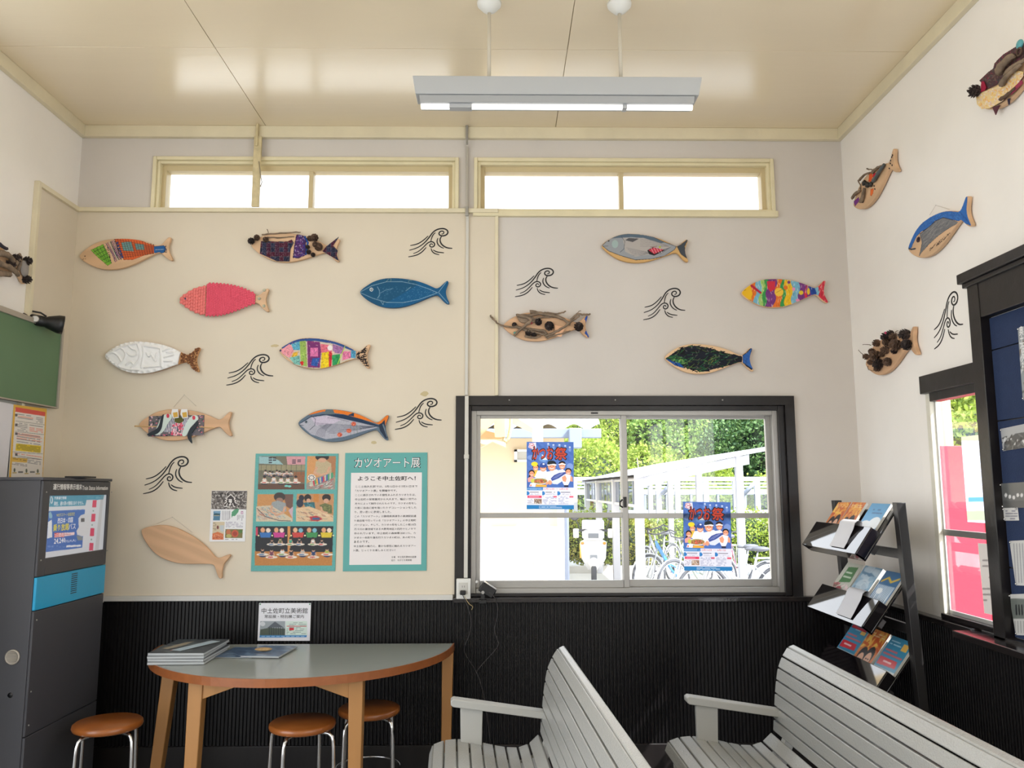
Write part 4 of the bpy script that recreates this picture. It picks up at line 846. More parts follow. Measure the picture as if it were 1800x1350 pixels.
MB().blob((*to_local(r.matrix_world, 40, 472, FT), FT + .01), .035, .045, .012, 12, jit=.1).build('grey_cloth_pad', mat('grey_cloth', (150, 144, 140), .9), r); stick(r, [(-40, 200), (20, 230), (60, 255)], 0, .01, J_, m=mat('dark_twig', (40, 36, 50), .7), z=FT + .02)
for x, y, s in ((318, 395, 1.1), (312, 618, 1.1), (180, 370, 1.2), (120, 440, 1.2)): cone(r, x / 6.75, 400 + y / 6.75, s, dark=True)


# ------------------------------------------------------------------ sheets on the walls
def sheet(name, label, cat, wall, TL, TR, BR, BL, off=.0125, th=.003, m=M_PAPER, group=None, wallplane=None):
    """rectangle from its four photo corners; root frame at its centre"""
    q = [on_wall(wall, *p, off + th) for p in (TL, TR, BR, BL)]
    w = (math.dist(q[0], q[1]) + math.dist(q[3], q[2])) / 2; h = (math.dist(q[0], q[3]) + math.dist(q[1], q[2])) / 2
    cx = sum(p[0] for p in q) / 4; cy = sum(p[1] for p in q) / 4; rot = math.atan2(q[1][1] - q[0][1], q[1][0] - q[0][0])
    r = thing(name, label, cat, wall_mat(wall, cx, cy, rot, off), group)
    if m: MB().box(-w / 2, w / 2, -h / 2, h / 2, 0, th).build('backing', m, r)
    r['w'] = w; r['h'] = h; return r, w, h
SKIN, HAIR = (206, 160, 132), (34, 28, 28)
def kid(c, x, y, s, top, legs=(60, 66, 84)):
    c.ell(x, y + s * 1.5, s * 1.05, s * 1.3, top).ell(x, y + s * 2.5, s * 1.5, s * .7, legs).ell(x, y, s * .62, s * .75, SKIN).ell(x, y - s * .35, s * .68, s * .55, HAIR).line([(x - s * .8, y + s * 1.2), (x - s * 1.1, y + s * 2.1), (x - s * .3, y + s * 2.2)], s * .4, SKIN).line([(x + s * .8, y + s * 1.2), (x + s * 1.1, y + s * 2.1), (x + s * .3, y + s * 2.2)], s * .4, SKIN)
def held(c, x, y, s, q=(226, 214, 200)): c.ell(x, y, s * 1.7, s * .38, q).ell(x - s * .3, y, s * .8, s * .2, RN.choice([(200, 90, 90), (90, 120, 160), (120, 160, 100)]))
TEAL = (92, 166, 162)
M_TEAL = mat('teal_card', TEAL, .5)
K_ = (430, 780, 5.4545)
r, w, h = sheet('photo_panel', 'teal panel with five photographs of children making fish, left one of the pair', 'poster', 'B', (450.2, 797.4), (595.9, 797.4), (587.7, 1004), (440.5, 1004), m=M_TEAL, group='teal exhibition panels', th=.005)
c = Cv(435, 790, 600, 1010, 2.2, TEAL).crop(*K_)
def photo(q, bg): c.poly(q, bg)
# group indoors
photo([(138, 120), (582, 120), (573, 438), (126, 438)], (112, 108, 90)); c.poly([(138, 122), (240, 125), (330, 160), (370, 200), (140, 190)], (150, 186, 190)); c.poly([(400, 122), (582, 122), (580, 200), (410, 200)], (206, 150, 156))
for k in range(5): c.rect(230 + (k % 2) * 40, 130 + k // 2 * 22, 262 + (k % 2) * 40, 142 + k // 2 * 22, (50, 50, 60)); c.rect(455 + (k % 2) * 50, 150 + k // 2 * 16, 490 + (k % 2) * 50, 160 + k // 2 * 16, (80, 60, 80))
c.rect(140, 205, 580, 255, (150, 142, 110)).rect(470, 270, 576, 370, (150, 96, 64)).rect(128, 385, 574, 438, (96, 66, 50))
for k in range(9): c.line([(480, 280 + k * 11), (574, 282 + k * 11)], 2, (110, 74, 50)); c.line([(160 + k * 48, 200), (158 + k * 48, 300)], 4, (90, 92, 74))
for k in range(8): kid(c, 200 + k * 34 + (k % 2) * 8, 262 + (k % 3) * 8, 15, RN.choice([(220, 214, 208), (200, 190, 190), (170, 160, 150)])); held(c, 205 + k * 34, 286, 14)
for k, x in enumerate((190, 280, 350, 415, 490)): kid(c, x, 325 - (k == 1) * 8, 22, (224, 218, 214), (40, 44, 54)); held(c, x + 4, 372, 26)
c.ell(400, 405, 18, 10, (120, 200, 190)).ell(430, 408, 18, 10, (120, 200, 190))
# boy painting
photo([(600, 120), (876, 120), (864, 438), (592, 438)], (206, 148, 92)); c.poly([(780, 120), (876, 120), (868, 330), (820, 250)], (170, 118, 80)); c.poly([(682, 170), (760, 145), (830, 190), (835, 290), (770, 310), (672, 290)], (186, 168, 134)); c.ell(744, 128, 66, 38, HAIR).ell(744, 158, 40, 22, SKIN); c.rect(680, 100, 810, 119, TEAL)
c.line([(690, 230), (670, 280), (730, 300)], 22, SKIN).line([(812, 230), (790, 285), (740, 300)], 22, SKIN); c.poly([(594, 380), (700, 320), (830, 280), (860, 300), (866, 438), (592, 438)], (150, 140, 130)); 
for k in range(14): c.poly([(620 + k * 16, 372 - k * 7), (640 + k * 16, 362 - k * 7), (655 + k * 15, 410 - k * 7), (632 + k * 15, 420 - k * 6)], RN.choice([(70, 150, 110), (200, 60, 80), (230, 160, 60), (60, 90, 160), (190, 190, 170)]))
c.ell(642, 325, 38, 32, (226, 220, 214)); [c.ell(642 + 24 * math.cos(a), 325 + 20 * math.sin(a), 6, 6, (60, 50, 50)) for a in (0, .8, 1.6, 2.4, 3.2, 4, 4.8, 5.5)]; c.scrib([(620, 400), (860, 330), (864, 436), (594, 436)], [(230, 226, 220), (90, 110, 110), (200, 70, 80)], 60, 5, 30, -.4, .2)
# girl drawing
photo([(125, 484), (466, 484), (460, 746), (110, 746)], (196, 140, 84)); c.poly([(370, 484), (466, 484), (460, 640), (400, 600)], (110, 80, 70)); c.ell(335, 510, 55, 45, (60, 50, 48)).ell(335, 545, 36, 28, (150, 116, 100)).poly([(262, 560), (320, 545), (395, 570), (400, 650), (240, 650)], (150, 156, 158)); c.poly([(112, 600), (250, 590), (460, 720), (458, 746), (110, 746)], (206, 190, 164)); c.scrib([(118, 610), (250, 600), (420, 710), (112, 740)], [(150, 170, 190), (220, 150, 130), (120, 90, 80), (90, 150, 170)], 110, 4, 34, .4, .5)
c.line([(262, 600), (250, 650), (300, 680)], 20, SKIN).line([(385, 610), (370, 660), (320, 680)], 20, SKIN); c.line([(120, 620), (200, 700), (330, 736), (440, 740)], 6, (60, 50, 60)); c.poly([(420, 640), (464, 600), (460, 720)], (200, 170, 180))
# two boys
photo([(500, 482), (856, 482), (850, 746), (494, 746)], (190, 140, 96)); c.rect(660, 482, 712, 560, (200, 130, 60)); c.ell(605, 520, 34, 36, HAIR).ell(612, 545, 20, 20, SKIN).poly([(560, 565), (670, 560), (680, 630), (590, 620)], (40, 100, 110)); c.scrib([(570, 566), (668, 562), (676, 625), (595, 618)], [(20, 40, 60), (90, 160, 170)], 40, 4, 16); c.ell(545, 520, 26, 30, (30, 34, 50)).ell(530, 570, 34, 40, (34, 40, 60))
c.ell(785, 518, 42, 36, HAIR).ell(782, 548, 26, 22, SKIN).poly([(715, 590), (770, 570), (835, 590), (840, 668), (780, 670)], (104, 110, 70)); c.scrib([(720, 590), (835, 590), (835, 660), (780, 668)], [(70, 80, 40), (150, 150, 90)], 40, 5, 14); c.poly([(494, 620), (620, 600), (850, 690), (850, 746), (494, 746)], (216, 186, 150)); c.scrib([(500, 625), (640, 620), (846, 700), (846, 742), (500, 742)], [(150, 90, 80), (120, 130, 120), (230, 210, 180)], 70, 4, 40, .3, .3); c.poly([(620, 700), (690, 690), (750, 722), (700, 744), (640, 738)], (180, 50, 60)); c.rect(650, 708, 720, 728, (60, 90, 130)); c.line([(735, 610), (740, 650), (790, 660)], 16, SKIN)
# class photograph on a stage
photo([(108, 792), (850, 790), (838, 1168), (96, 1168)], (24, 26, 32)); c.poly([(98, 1030), (842, 1040), (838, 1168), (96, 1168)], (186, 124, 62)); c.rect(412, 792, 440, 1040, (206, 140, 76)); c.rect(106, 800, 126, 880, (200, 60, 90))
for k, (x, q) in enumerate(((200, (50, 110, 180)), (330, (196, 60, 140)), (512, (200, 66, 60)), (645, (60, 140, 80)), (785, (216, 190, 50)))): c.poly([(x - 58, 850), (x + 58, 850), (x + 46, 900), (x - 46, 900)], q); c.ell(x - 26, 828, 22, 24, RN.choice([(230, 180, 140), (226, 200, 160), (220, 160, 120)])); c.ell(x + 26, 830, 22, 22, RN.choice([(120, 180, 200), (236, 214, 196)])); [c.ell(x - 66 + 132 * j, 880, 8, 8, (236, 230, 180)) for j in (0, 1)]
for k, x in enumerate((262, 342, 440, 525, 655, 740)): kid(c, x, 912 + (k in (0, 5)) * 12, 19, [(40, 40, 44), (104, 112, 70), (60, 160, 130), (34, 36, 44), (224, 222, 220), (44, 50, 54)][k]); held(c, x, 965, 30)
for k, x in enumerate((172, 258, 362, 447, 556, 660, 790)): kid(c, x, 1012 + (k % 2) * 8, 24, [(40, 40, 44), (120, 60, 80), (222, 222, 222), (36, 38, 50), (190, 180, 170), (30, 60, 110), (160, 176, 70)][k], (40, 60, 100)); held(c, x, 1062 + (k % 2) * 26, 34)
c.noise(.05, 2); surf('printed_photographs', c, M_GLUE, r, -w / 2, -h / 2, w / 2, h / 2, .0056, .0021)

r, w, h = sheet('text_panel', 'teal panel with a white block of welcome text under bold outlined title', 'poster', 'B', (608.2, 796.2), (751.8, 795.4), (749, 1003.4), (601.3, 1004), m=M_TEAL, group='teal exhibition panels', th=.005)
def KP(x, y): return 430 + x / 5.4545, 780 + y / 5.4545
def KL(x, y, z=.0055): return to_local(r.matrix_world, *KP(x, y), z)
a, b = KL(998, 1162), KL(1700, 275); a = KL(1010, 1162)
MB().prism(smooth_poly([(a[0] - .004, a[1]), (b[0], a[1]), (b[0], b[1]), (a[0] - .004, b[1])], 0), .005, .0056).build('white_block', mat('card_white', (232, 226, 226), .6), r)
def kt(s, x0, y0, x1, y1, m, z=.0062, **k): p, q = KL(x0, y1, z), KL(x1, y0, z); return text_obj(s, m, r, p[0], p[1], q[0], q[1], z, **k)
kt('カツオアート展', 1048, 130, 1690, 238, M_INK, .0056, bold=.035, label='black outlined white title letters'); kt('カツオアート展', 1056, 136, 1682, 232, M_PAPER, .0062, bold=.004)
kt('ようこそ中土佐町へ！', 1085, 308, 1640, 356, M_INK, bold=.02)
BODY = ['ここ土佐久礼駅では、5月12日から7月31日まで', '「カツオアート展」を開催中です。', 'ここに展示されている個性あふれるカツオたちは、', '中土佐町の保育園児から大人まで、幅広い世代の', '方々によって制作されたものです。カツオの形をし', 'た板に自由に絵を描いたりデコレーションをした', 'り、思い思いに表現しました。', 'この「カツオアート」は静岡県焼津市の焼津駅前通', 'り商店街で行っている「カツオアート」の中土佐町', 'バージョン。そして、カツオの形をしたこの板は四', '万十川の源流域である大野見地区の四万十ヒノキで', '作られています。中土佐町の森林率は89.1％。カ', 'ツオの一本釣り漁を行うカツオの町は、木の町でも', 'あるのです。', '中土佐町の魅力と、豊かな感性に触れるカツオアー', 'ト展、じっくりお楽しみください！']
WD = [595, 400, 580, 590, 590, 590, 350, 590, 590, 590, 590, 590, 590, 145, 595, 400]
for i, (s, wd) in enumerate(zip(BODY, WD)): y = 397 + i * 40.8; x = 1062 - i * 1.1; kt(s, x, y, x + wd, y + 25, M_INK, res=1, bold=.008)
kt('主催　中土佐町農林水産課', 1408, 1075, 1645, 1096, M_INK, res=1); kt('協力　ながさき美術館', 1405, 1106, 1602, 1127, M_INK, res=1)

# small flyer
r, w, h = sheet('flyer', 'small white flyer with a tower emblem on dark trees and food pictures', 'poster', 'B', (372.3, 862.6), (434.6, 862.6), (430.3, 952), (367.9, 951.6))
c = Cv(360, 855, 442, 960, 3.2, (230, 230, 232)).crop(360, 850, 12.27)
c.poly([(150, 160), (915, 160), (900, 555), (138, 550)], (84, 76, 72)); c.scrib([(150, 165), (910, 165), (895, 550), (140, 545)], [(40, 34, 34), (190, 184, 178), (120, 112, 108)], 420, 18, 50, curl=1); c.poly([(430, 480), (450, 300), (560, 220), (670, 330), (690, 500)], (54, 44, 44))
Wt = (238, 234, 230)
for q in ([(560, 235), (470, 310), (450, 320)], [(560, 235), (640, 310), (660, 320)], [(470, 310), (480, 340), (440, 370)], [(640, 310), (635, 340), (670, 370)], [(455, 360), (470, 395), (430, 430)], [(655, 360), (650, 395), (680, 430)], [(485, 430), (465, 490), (425, 500)], [(600, 430), (620, 490), (655, 500)], [(520, 345), (575, 345), (575, 385), (520, 385)], [(525, 365), (570, 365)], [(530, 400), (575, 400), (545, 440)], [(540, 440), (540, 475)], [(520, 460), (565, 455)]): c.line(q, 17, Wt)
c.poly([(190, 590), (340, 590), (325, 795), (180, 795)], (70, 120, 150)).poly([(190, 590), (340, 590), (338, 640), (240, 640), (188, 610)], (120, 160, 190)).poly([(186, 660), (250, 640), (330, 660), (330, 690), (186, 690)], (40, 80, 90)); c.rect(190, 685, 320, 697, (190, 180, 150))
c.poly([(580, 620), (640, 560), (740, 540), (720, 620), (650, 700), (600, 700), (580, 740), (575, 690)], (80, 150, 110)); c.rect(780, 600, 830, 655, (170, 110, 150)); c.rect(792, 612, 818, 643, (235, 225, 235))
for x in (380, 415, 450, 485, 520, 540, 705, 735, 765, 800, 825): c.line([(x, 590 + 90 * (x > 600)), (x, RN.uniform(740, 800))], 11, (110, 106, 116), .75)
c.rows(455, 820, 820, 950, (120, 110, 140), 6); c.poly([(175, 825), (430, 825), (405, 1210), (160, 1210)], (206, 190, 160)); c.poly([(165, 1080), (280, 1040), (400, 1090), (405, 1210), (160, 1210)], (206, 112, 66)).poly([(320, 900), (415, 900), (405, 1050), (330, 1020)], (190, 196, 200)).ell(280, 945, 22, 40, (110, 50, 50)); c.rows(180, 840, 245, 1010, (90, 80, 70), 6)
c.scrib([(170, 1090), (400, 1100), (400, 1200), (170, 1200)], [(226, 150, 110), (180, 80, 50)], 40, 12, 60)
c.poly([(445, 980), (820, 985), (810, 1175), (435, 1175)], (120, 110, 60)); c.ell(650, 1080, 76, 80, (196, 90, 60)).ell(650, 1080, 48, 50, (160, 60, 44)).ell(510, 1050, 50, 60, (190, 110, 70)).ell(520, 1130, 60, 40, (180, 170, 100)).ell(770, 1030, 40, 40, (80, 120, 60)); c.rows(440, 1190, 790, 1215, (60, 56, 60), 1)
surf('print', c, M_GLUE, r, -w / 2, -h / 2, w / 2, h / 2, .0035, .0018)
ltext(r, '四万十', 403.5, 879, 408.2, 889, M_PAPER, .004, res=1) if False else None

# museum notice at the dado
r, w, h = sheet('notice', 'white laminated museum notice pinned to the black reeded wall above the table', 'notice', 'B', (455.6, 1060), (546.4, 1060), (545, 1125.8), (452.3, 1127), off=.0275, m=M_PAPER)
c = Cv(445, 1050, 555, 1135, 3, (226, 226, 232)).crop(240, 1040, 3)
c.poly([(652, 155), (784, 155), (784, 232), (650, 232)], (150, 158, 164)); c.poly([(690, 190), (730, 158), (775, 188)], (84, 90, 100)); c.poly([(652, 200), (700, 190), (784, 195), (784, 232), (650, 232)], (74, 84, 74)); [c.line([(700 + k * 12, 190), (700 + k * 12, 228)], 3, (40, 48, 54)) for k in range(7)]; c.ell(665, 170, 14, 12, (200, 204, 208))
c.rect(786, 155, 900, 230, (206, 222, 214)).rows(792, 160, 895, 226, (90, 110, 110), 8, .6, .6); c.rect(792, 180, 896, 185, (200, 70, 70), .7); c.rect(805, 190, 830, 204, (206, 50, 60)); c.poly([(650, 230), (898, 230), (897, 241), (648, 242)], (60, 130, 190)); [c.line([(660 + k * 26, 236), (676 + k * 26, 236)], 3, (180, 210, 235)) for k in range(9)]
surf('print', c, M_GLOSSP, r, -w / 2, -h / 2, w / 2, h / 2, .0035, .002)
ltext(r, '中土佐町立美術館', 240 + 660 / 3, 1040 + 86 / 3, 240 + 902 / 3, 1040 + 115 / 3, M_INK, .0042, bold=.004); ltext(r, '常設展・特別展ご案内', 240 + 676 / 3, 1040 + 122 / 3, 240 + 882 / 3, 1040 + 140 / 3, M_INK, .0042, bold=.004)
for u, v in ((457.5, 1062), (544.5, 1062)): a, b = to_local(r.matrix_world, u, v, .004); MB().blob((a, b, .005), .004, .004, .004, 8).build('pin', mat('green_pin', (60, 140, 90), .4), r)

# festival posters taped on the panes (the light comes through the paper)
M_TRANS = attr_mat('translucent_poster', .45, transl=.55)
def festival(TL, TR, BR, BL, zoff, label):
    r, w, h = sheet('festival_poster', label, 'poster', 'B', TL, TR, BR, BL, off=zoff, th=.0006, m=None, group='blue festival posters on the window panes')
    # drawn in the units of a 987 x 1350 close-up whose sheet spans x 62..918, y 68..1304
    c = Cv(62, 68, 918, 1304, .42, (72, 104, 170)).crop(0, 0, 1)
    c.scrib([(62, 68), (918, 68), (918, 900), (62, 900)], [(96, 130, 190), (60, 86, 150), (90, 116, 180)], 260, 40, 140, .7, .5, .25); c.ell(160, 360, 90, 50, (150, 170, 210), 0, .5).ell(850, 520, 60, 60, (150, 170, 214), .5, .6).ell(370, 380, 90, 60, (110, 150, 200), 0, .7)
    c.poly([(340, 300), (380, 330), (440, 400), (350, 400)], (220, 226, 232)); c.poly([(110, 90), (230, 80), (240, 190), (170, 210), (90, 170)], (206, 206, 220)); c.ell(152, 140, 50, 50, (190, 50, 60)).ell(152, 140, 41, 41, (226, 214, 220))
    for x, y in ((455, 130), (550, 150), (660, 150), (765, 165), (850, 190)): c.ell(x, y - 25, 18, 16, (190, 200, 220)).ell(x, y + 20, 24, 36, (120, 146, 196), 0, .8)
    # people, back row to front row
    def head(x, y, s, hat=None, band=False, hair=(30, 28, 34)):
        c.ell(x, y - s * .35, s * 1.02, s * .95, hair); c.ell(x, y + s * .1, s * .82, s * .92, (222, 150, 116)); c.ell(x, y + s * .42, s * .4, s * .2, (226, 110, 96)); c.line([(x - s * .35, y + s * .38), (x, y + s * .52), (x + s * .35, y + s * .38)], s * .16, (250, 236, 226))
        c.line([(x - s * .5, y - s * .02), (x - s * .22, y - s * .08)], s * .1, (60, 36, 36)).line([(x + s * .5, y - s * .02), (x + s * .22, y - s * .08)], s * .1, (60, 36, 36))
        if hat: c.ell(x, y - s * .62, s * 1.0, s * .6, hat).line([(x - s * .9, y - s * .35), (x + s * .9, y - s * .3)], s * .2, hat)
        if band: c.line([(x - s * .85, y - s * .3), (x, y - s * .5), (x + s * .85, y - s * .3)], s * .32, (232, 230, 234))
    WH = (226, 224, 232)
    c.poly([(180, 620), (200, 580), (270, 590), (300, 700), (190, 720)], (214, 176, 60)); head(225, 545, 56); c.ell(205, 478, 60, 42, (224, 200, 50))
    c.poly([(640, 590), (720, 570), (800, 640), (760, 700), (650, 660)], WH); head(708, 505, 66, band=True)
    c.poly([(205, 720), (260, 600), (330, 590), (420, 590), (450, 720), (300, 760)], WH); head(362, 548, 68, hat=(52, 74, 140)); c.ell(370, 478, 20, 14, (220, 220, 230))
    c.poly([(400, 760), (430, 620), (520, 600), (600, 570), (690, 620), (730, 760), (560, 820)], WH); head(520, 520, 84, band=True); c.poly([(440, 450), (460, 420), (500, 415), (560, 425), (570, 470), (450, 490)], (34, 40, 44))
    head(155, 655, 54, hair=(40, 26, 30)); c.ell(118, 715, 20, 34, (40, 26, 30)); c.poly([(80, 740), (130, 710), (190, 720), (200, 800), (90, 810)], (214, 150, 140))
    c.poly([(500, 740), (560, 680), (650, 640), (760, 622), (790, 640), (740, 760), (620, 830), (540, 830)], (60, 74, 140)); c.poly([(520, 790), (640, 740), (760, 660), (790, 650), (740, 770), (620, 850), (530, 840)], (206, 210, 230)); [c.line([(530 + k * 30, 750 - k * 8), (600 + k * 40, 690 - k * 6), (720, 640)], 5, (150, 160, 200)) for k in range(3)]
    head(820, 620, 56, hair=(26, 26, 30)); c.poly([(700, 700), (780, 660), (870, 680), (850, 790), (810, 870), (740, 860), (700, 780)], WH); c.poly([(700, 720), (760, 680), (790, 740), (770, 810), (720, 790)], (220, 150, 116)); c.poly([(860, 690), (900, 720), (900, 800), (850, 790)], (220, 150, 116)); c.rect(740, 860, 820, 900, (40, 40, 60))
    c.ell(300, 790, 160, 62, (226, 220, 214)).ell(300, 790, 140, 50, (150, 140, 80)).ell(310, 795, 110, 36, (190, 84, 64)); c.scrib([(190, 760), (420, 760), (420, 830), (190, 830)], [(220, 130, 100), (110, 50, 44), (120, 150, 70)], 90, 7, 34); c.ell(168, 785, 30, 40, (190, 190, 80)); c.ell(485, 815, 36, 42, (222, 150, 116)).ell(430, 830, 24, 30, (222, 150, 116))
    c.poly([(110, 890), (130, 830), (230, 830), (220, 900)], WH).poly([(215, 900), (240, 850), (420, 860), (430, 900)], (222, 160, 60)).ell(140, 870, 16, 16, (220, 110, 80))
    c.rect(62, 905, 918, 1230, (214, 212, 222)); c.rect(62, 905, 362, 960, (60, 120, 176)); c.rows(75, 918, 350, 950, (220, 226, 240), 2, dens=.9)
    for x in (92, 372, 650): c.poly([(x - 30, 978), (x, 978), (x + 24, 1000), (x + 24, 1030), (x, 1048), (x - 30, 1048)], (50, 116, 176))
    for x in (125, 410, 685): c.rows(x, 978, x + 190, 1008, (50, 46, 60), 1, .8, .95); c.rows(x, 1018, x + 190, 1045, (120, 120, 140), 2)
    c.rect(78, 1055, 335, 1100, (206, 60, 90)).rows(110, 1066, 310, 1092, (236, 200, 210), 1, dens=.9); c.rect(545, 1060, 610, 1092, (214, 90, 110)); c.rect(835, 1060, 910, 1092, (214, 90, 110)); c.rows(360, 1060, 600, 1215, (110, 116, 150), 8, dens=.6); c.rows(640, 1060, 815, 1215, (110, 116, 150), 8, dens=.6); c.rows(80, 1115, 190, 1210, (120, 110, 120), 5, dens=.6)
    c.rect(198, 1115, 335, 1205, (150, 120, 100)).scrib([(200, 1118), (332, 1118), (332, 1200), (200, 1200)], [(70, 60, 60), (206, 160, 130), (200, 200, 190)], 30, 12, 26); c.rect(62, 1228, 918, 1304, (40, 114, 168)); c.rows(290, 1238, 700, 1290, (226, 232, 240), 3, dens=.9)
    surf('print', c, M_TRANS, r, -w / 2, -h / 2, w / 2, h / 2, .0006, .0018, photo=False)
    def T(s, x0, y0, x1, y1, m, z=.0012, **k):
        f = lambda x, y: ((x - 490) / 856 * w, -(y - 686) / 1236 * h); p, q = f(x0, y1), f(x1, y0); return text_obj(s, m, r, p[0], p[1], q[0], q[1], z, **k)
    MR = mat('poster_red', (222, 76, 56), .5); MN = mat('poster_outline', (24, 18, 30), .5)
    T('かつお', 150, 140, 560, 410, MN, .001, bold=.075); T('かつお', 168, 158, 542, 392, MR, .0016, bold=.032); T('祭', 560, 155, 810, 415, MN, .001, bold=.075); T('祭', 578, 172, 792, 398, MR, .0016, bold=.03)
    T('34', 124, 118, 180, 160, mat('poster_crimson', (190, 40, 50), .5), .0016, bold=.02); T('5月16日 〜 6月1日', 380, 918, 810, 952, MR, .0014, bold=.01, res=1)
    return r
festival((925.5, 776.6), (1008.3, 777), (1008.8, 894.8), (925.9, 895.6), -.037, 'blue festival poster on the left pane, hanging clear above the horizontal bar')
festival((1200.2, 881.8), (1283.8, 882.8), (1287, 1004.3), (1203, 1002.5), -.058, 'blue festival poster on the right pane, crossed by the horizontal bar')

# ------------------------------------------------------------------ left wall: chalkboard, posters, lamp
M_FR = mat('board_aluminium', (176, 168, 156), .5, metal=.35)
r, w, h = sheet('chalkboard', 'green chalkboard with aluminium edge on the left wall', 'chalkboard', 'L', (-250, 456), (96, 586), (83, 720), (-250, 690), off=.03, th=.012, m=None)
Mi = r.matrix_world.inverted(); a1 = -.14; a0 = -1.05; z0, z1 = 2.0, 2.46
bpy.data.objects.remove(r); r = thing('chalkboard', 'green chalkboard with aluminium edge on the left wall', 'chalkboard', wall_mat('L', 0, 0, 0, .032))
MB().box(a0, a1, z0, z1, 0, .012).build('board', mat('chalkboard_green', (94, 124, 92), .55, var=.06, vscale=3), r)
frame_boxes(MB(), a0, a1, z0, z1, .016, 0, .022, wt=.028, wb=.008).build('frame', M_FR, r, bevel=.002)
lb = MB().box(-1.05, -.47, .95, 1.565, .0, .02, wall_mat('L', 0, 0, 0, .002)).build('green_board', mat('dark_green_board', (40, 58, 40), .6)); tag(lb, 'dark green board low on the left wall behind the kiosk', 'board')
r, w, h = sheet('safety_poster', 'yellow-edged poster with red heading under the green chalkboard', 'poster', 'L', (23.5, 711), (82, 718.5), (74, 860), (15, 856), off=.034)
c = Cv(5, 700, 90, 870, 2.6, (224, 176, 70)).crop(0, 690, 8.436)
c.poly([(230, 215), (670, 290), (625, 1320), (160, 1320)], (226, 220, 214)); c.poly([(232, 215), (672, 290), (668, 352), (228, 285)], (216, 84, 74))
def rr(x0, y0, x1, y1, n_, col): sl = .15; [c.line([(x, y0 + i * (y1 - y0) / n_ + (x - x0) * sl), (x + 18, y0 + i * (y1 - y0) / n_ + (x - x0 + 18) * sl)], 9, col, .8) for i in range(n_) for x in np.arange(x0, x1, 25) if RN.random() < .85]
rr(265, 320, 470, 420, 2, (90, 90, 94)); rr(270, 350, 480, 380, 1, (230, 110, 80)); rr(540, 370, 640, 460, 4, (110, 110, 114)); rr(260, 450, 390, 580, 5, (110, 110, 114)); rr(440, 520, 640, 590, 3, (230, 100, 80)); rr(440, 480, 640, 500, 1, (90, 90, 94)); rr(250, 600, 620, 700, 4, (230, 120, 90)); rr(250, 610, 600, 760, 4, (100, 104, 120)); rr(220, 900, 600, 920, 1, (230, 110, 80)); rr(230, 935, 600, 950, 1, (110, 110, 120)); rr(410, 1000, 600, 1060, 3, (110, 110, 120)); rr(180, 1040, 400, 1080, 2, (120, 110, 110))
for q in ([(230, 420), (665, 480)], [(225, 575), (650, 625)], [(190, 880), (630, 910)], [(180, 960), (620, 995)]): c.line(q, 4, (60, 60, 60))
c.poly([(240, 755), (612, 790), (602, 895), (228, 860)], (228, 200, 50)); rr(250, 765, 590, 850, 5, (120, 110, 50)); c.poly([(180, 965), (408, 980), (400, 1040), (170, 1025)], (222, 180, 80)); rr(195, 980, 390, 1010, 1, (90, 70, 40))
for x, y in ((215, 1150), (392, 1160), (560, 1165)): c.ell(x, y, 14, 30, (90, 100, 84)); c.rect(x - 30, y + 30, x + 30, y + 50, (190, 170, 120))
for x in (305, 480): c.rect(x - 35, 1168, x + 35, 1192, (110, 110, 110))
for y in (315, 460, 590, 900): c.rect(225, y, 258, y + 40, (90, 84, 90))
surf('print', c, M_GLUE, r, -w / 2, -h / 2, w / 2, h / 2, .0035, .0022)
r, w, h = sheet('printed_notice', 'plain white printed notice at the left edge, beside the yellow poster', 'notice', 'L', (-60, 694), (21, 710.5), (13, 853), (-70, 850), off=.034)
c = Cv(-70, 690, 30, 860, 2.2, (218, 216, 222)).crop(0, 690, 8.436)
for y, e in ((270, 60), (400, 95), (430, 92), (465, 85), (570, 80), (602, 80), (665, 68), (700, 64), (772, 60), (880, 50)): c.rows(-400, y - 12, e, y + 12, (90, 90, 100), 1, .8, .9)
surf('print', c, M_GLUE, r, -w / 2, -h / 2, w / 2, h / 2, .0035, .0025)
for i, (y, z) in enumerate(((-.475, 1.99), (-.165, 1.985))):
    pass
# lamp on the chalkboard
t = thing('spotlight', 'black clip-on spotlight resting on top of the green chalkboard', 'lamp', Matrix.Translation(tuple(pl(80, 566, 0, XL + .08))) @ Matrix.Rotation(-1.0, 4, 'Z') @ Matrix.Rotation(-.1, 4, 'X'))
MB().lathe([(.028, -.14), (.03, -.02), (.028, 0), (.034, .01), (.05, .06), (.052, .085), (.044, .088), (.03, .04)], 20, Matrix.Rotation(-PI / 2, 4, 'X')).build('lamp_head', M_PLBLACK, t)
MB().box(-.015, .015, -.2, -.1, -.04, -.005).build('clip', M_PLBLACK, t, bevel=.004); MB().tube([(0, -.13, .02), (0, -.1, .045), (0, -.03, .045), (0, 0, .03)], .005, 6).build('bracket', M_PLBLACK, t); MB().lathe([(.017, 0), (.02, .008), (.015, .012)], 14, Matrix.Translation((.028, -.05, 0)) @ Matrix.Rotation(PI / 2, 4, 'Y')).build('knob', M_ALU, t)
MB().box(-.02, .02, -.21, -.17, -.03, .025).build('rear_block', M_PLBLACK, t, bevel=.004)

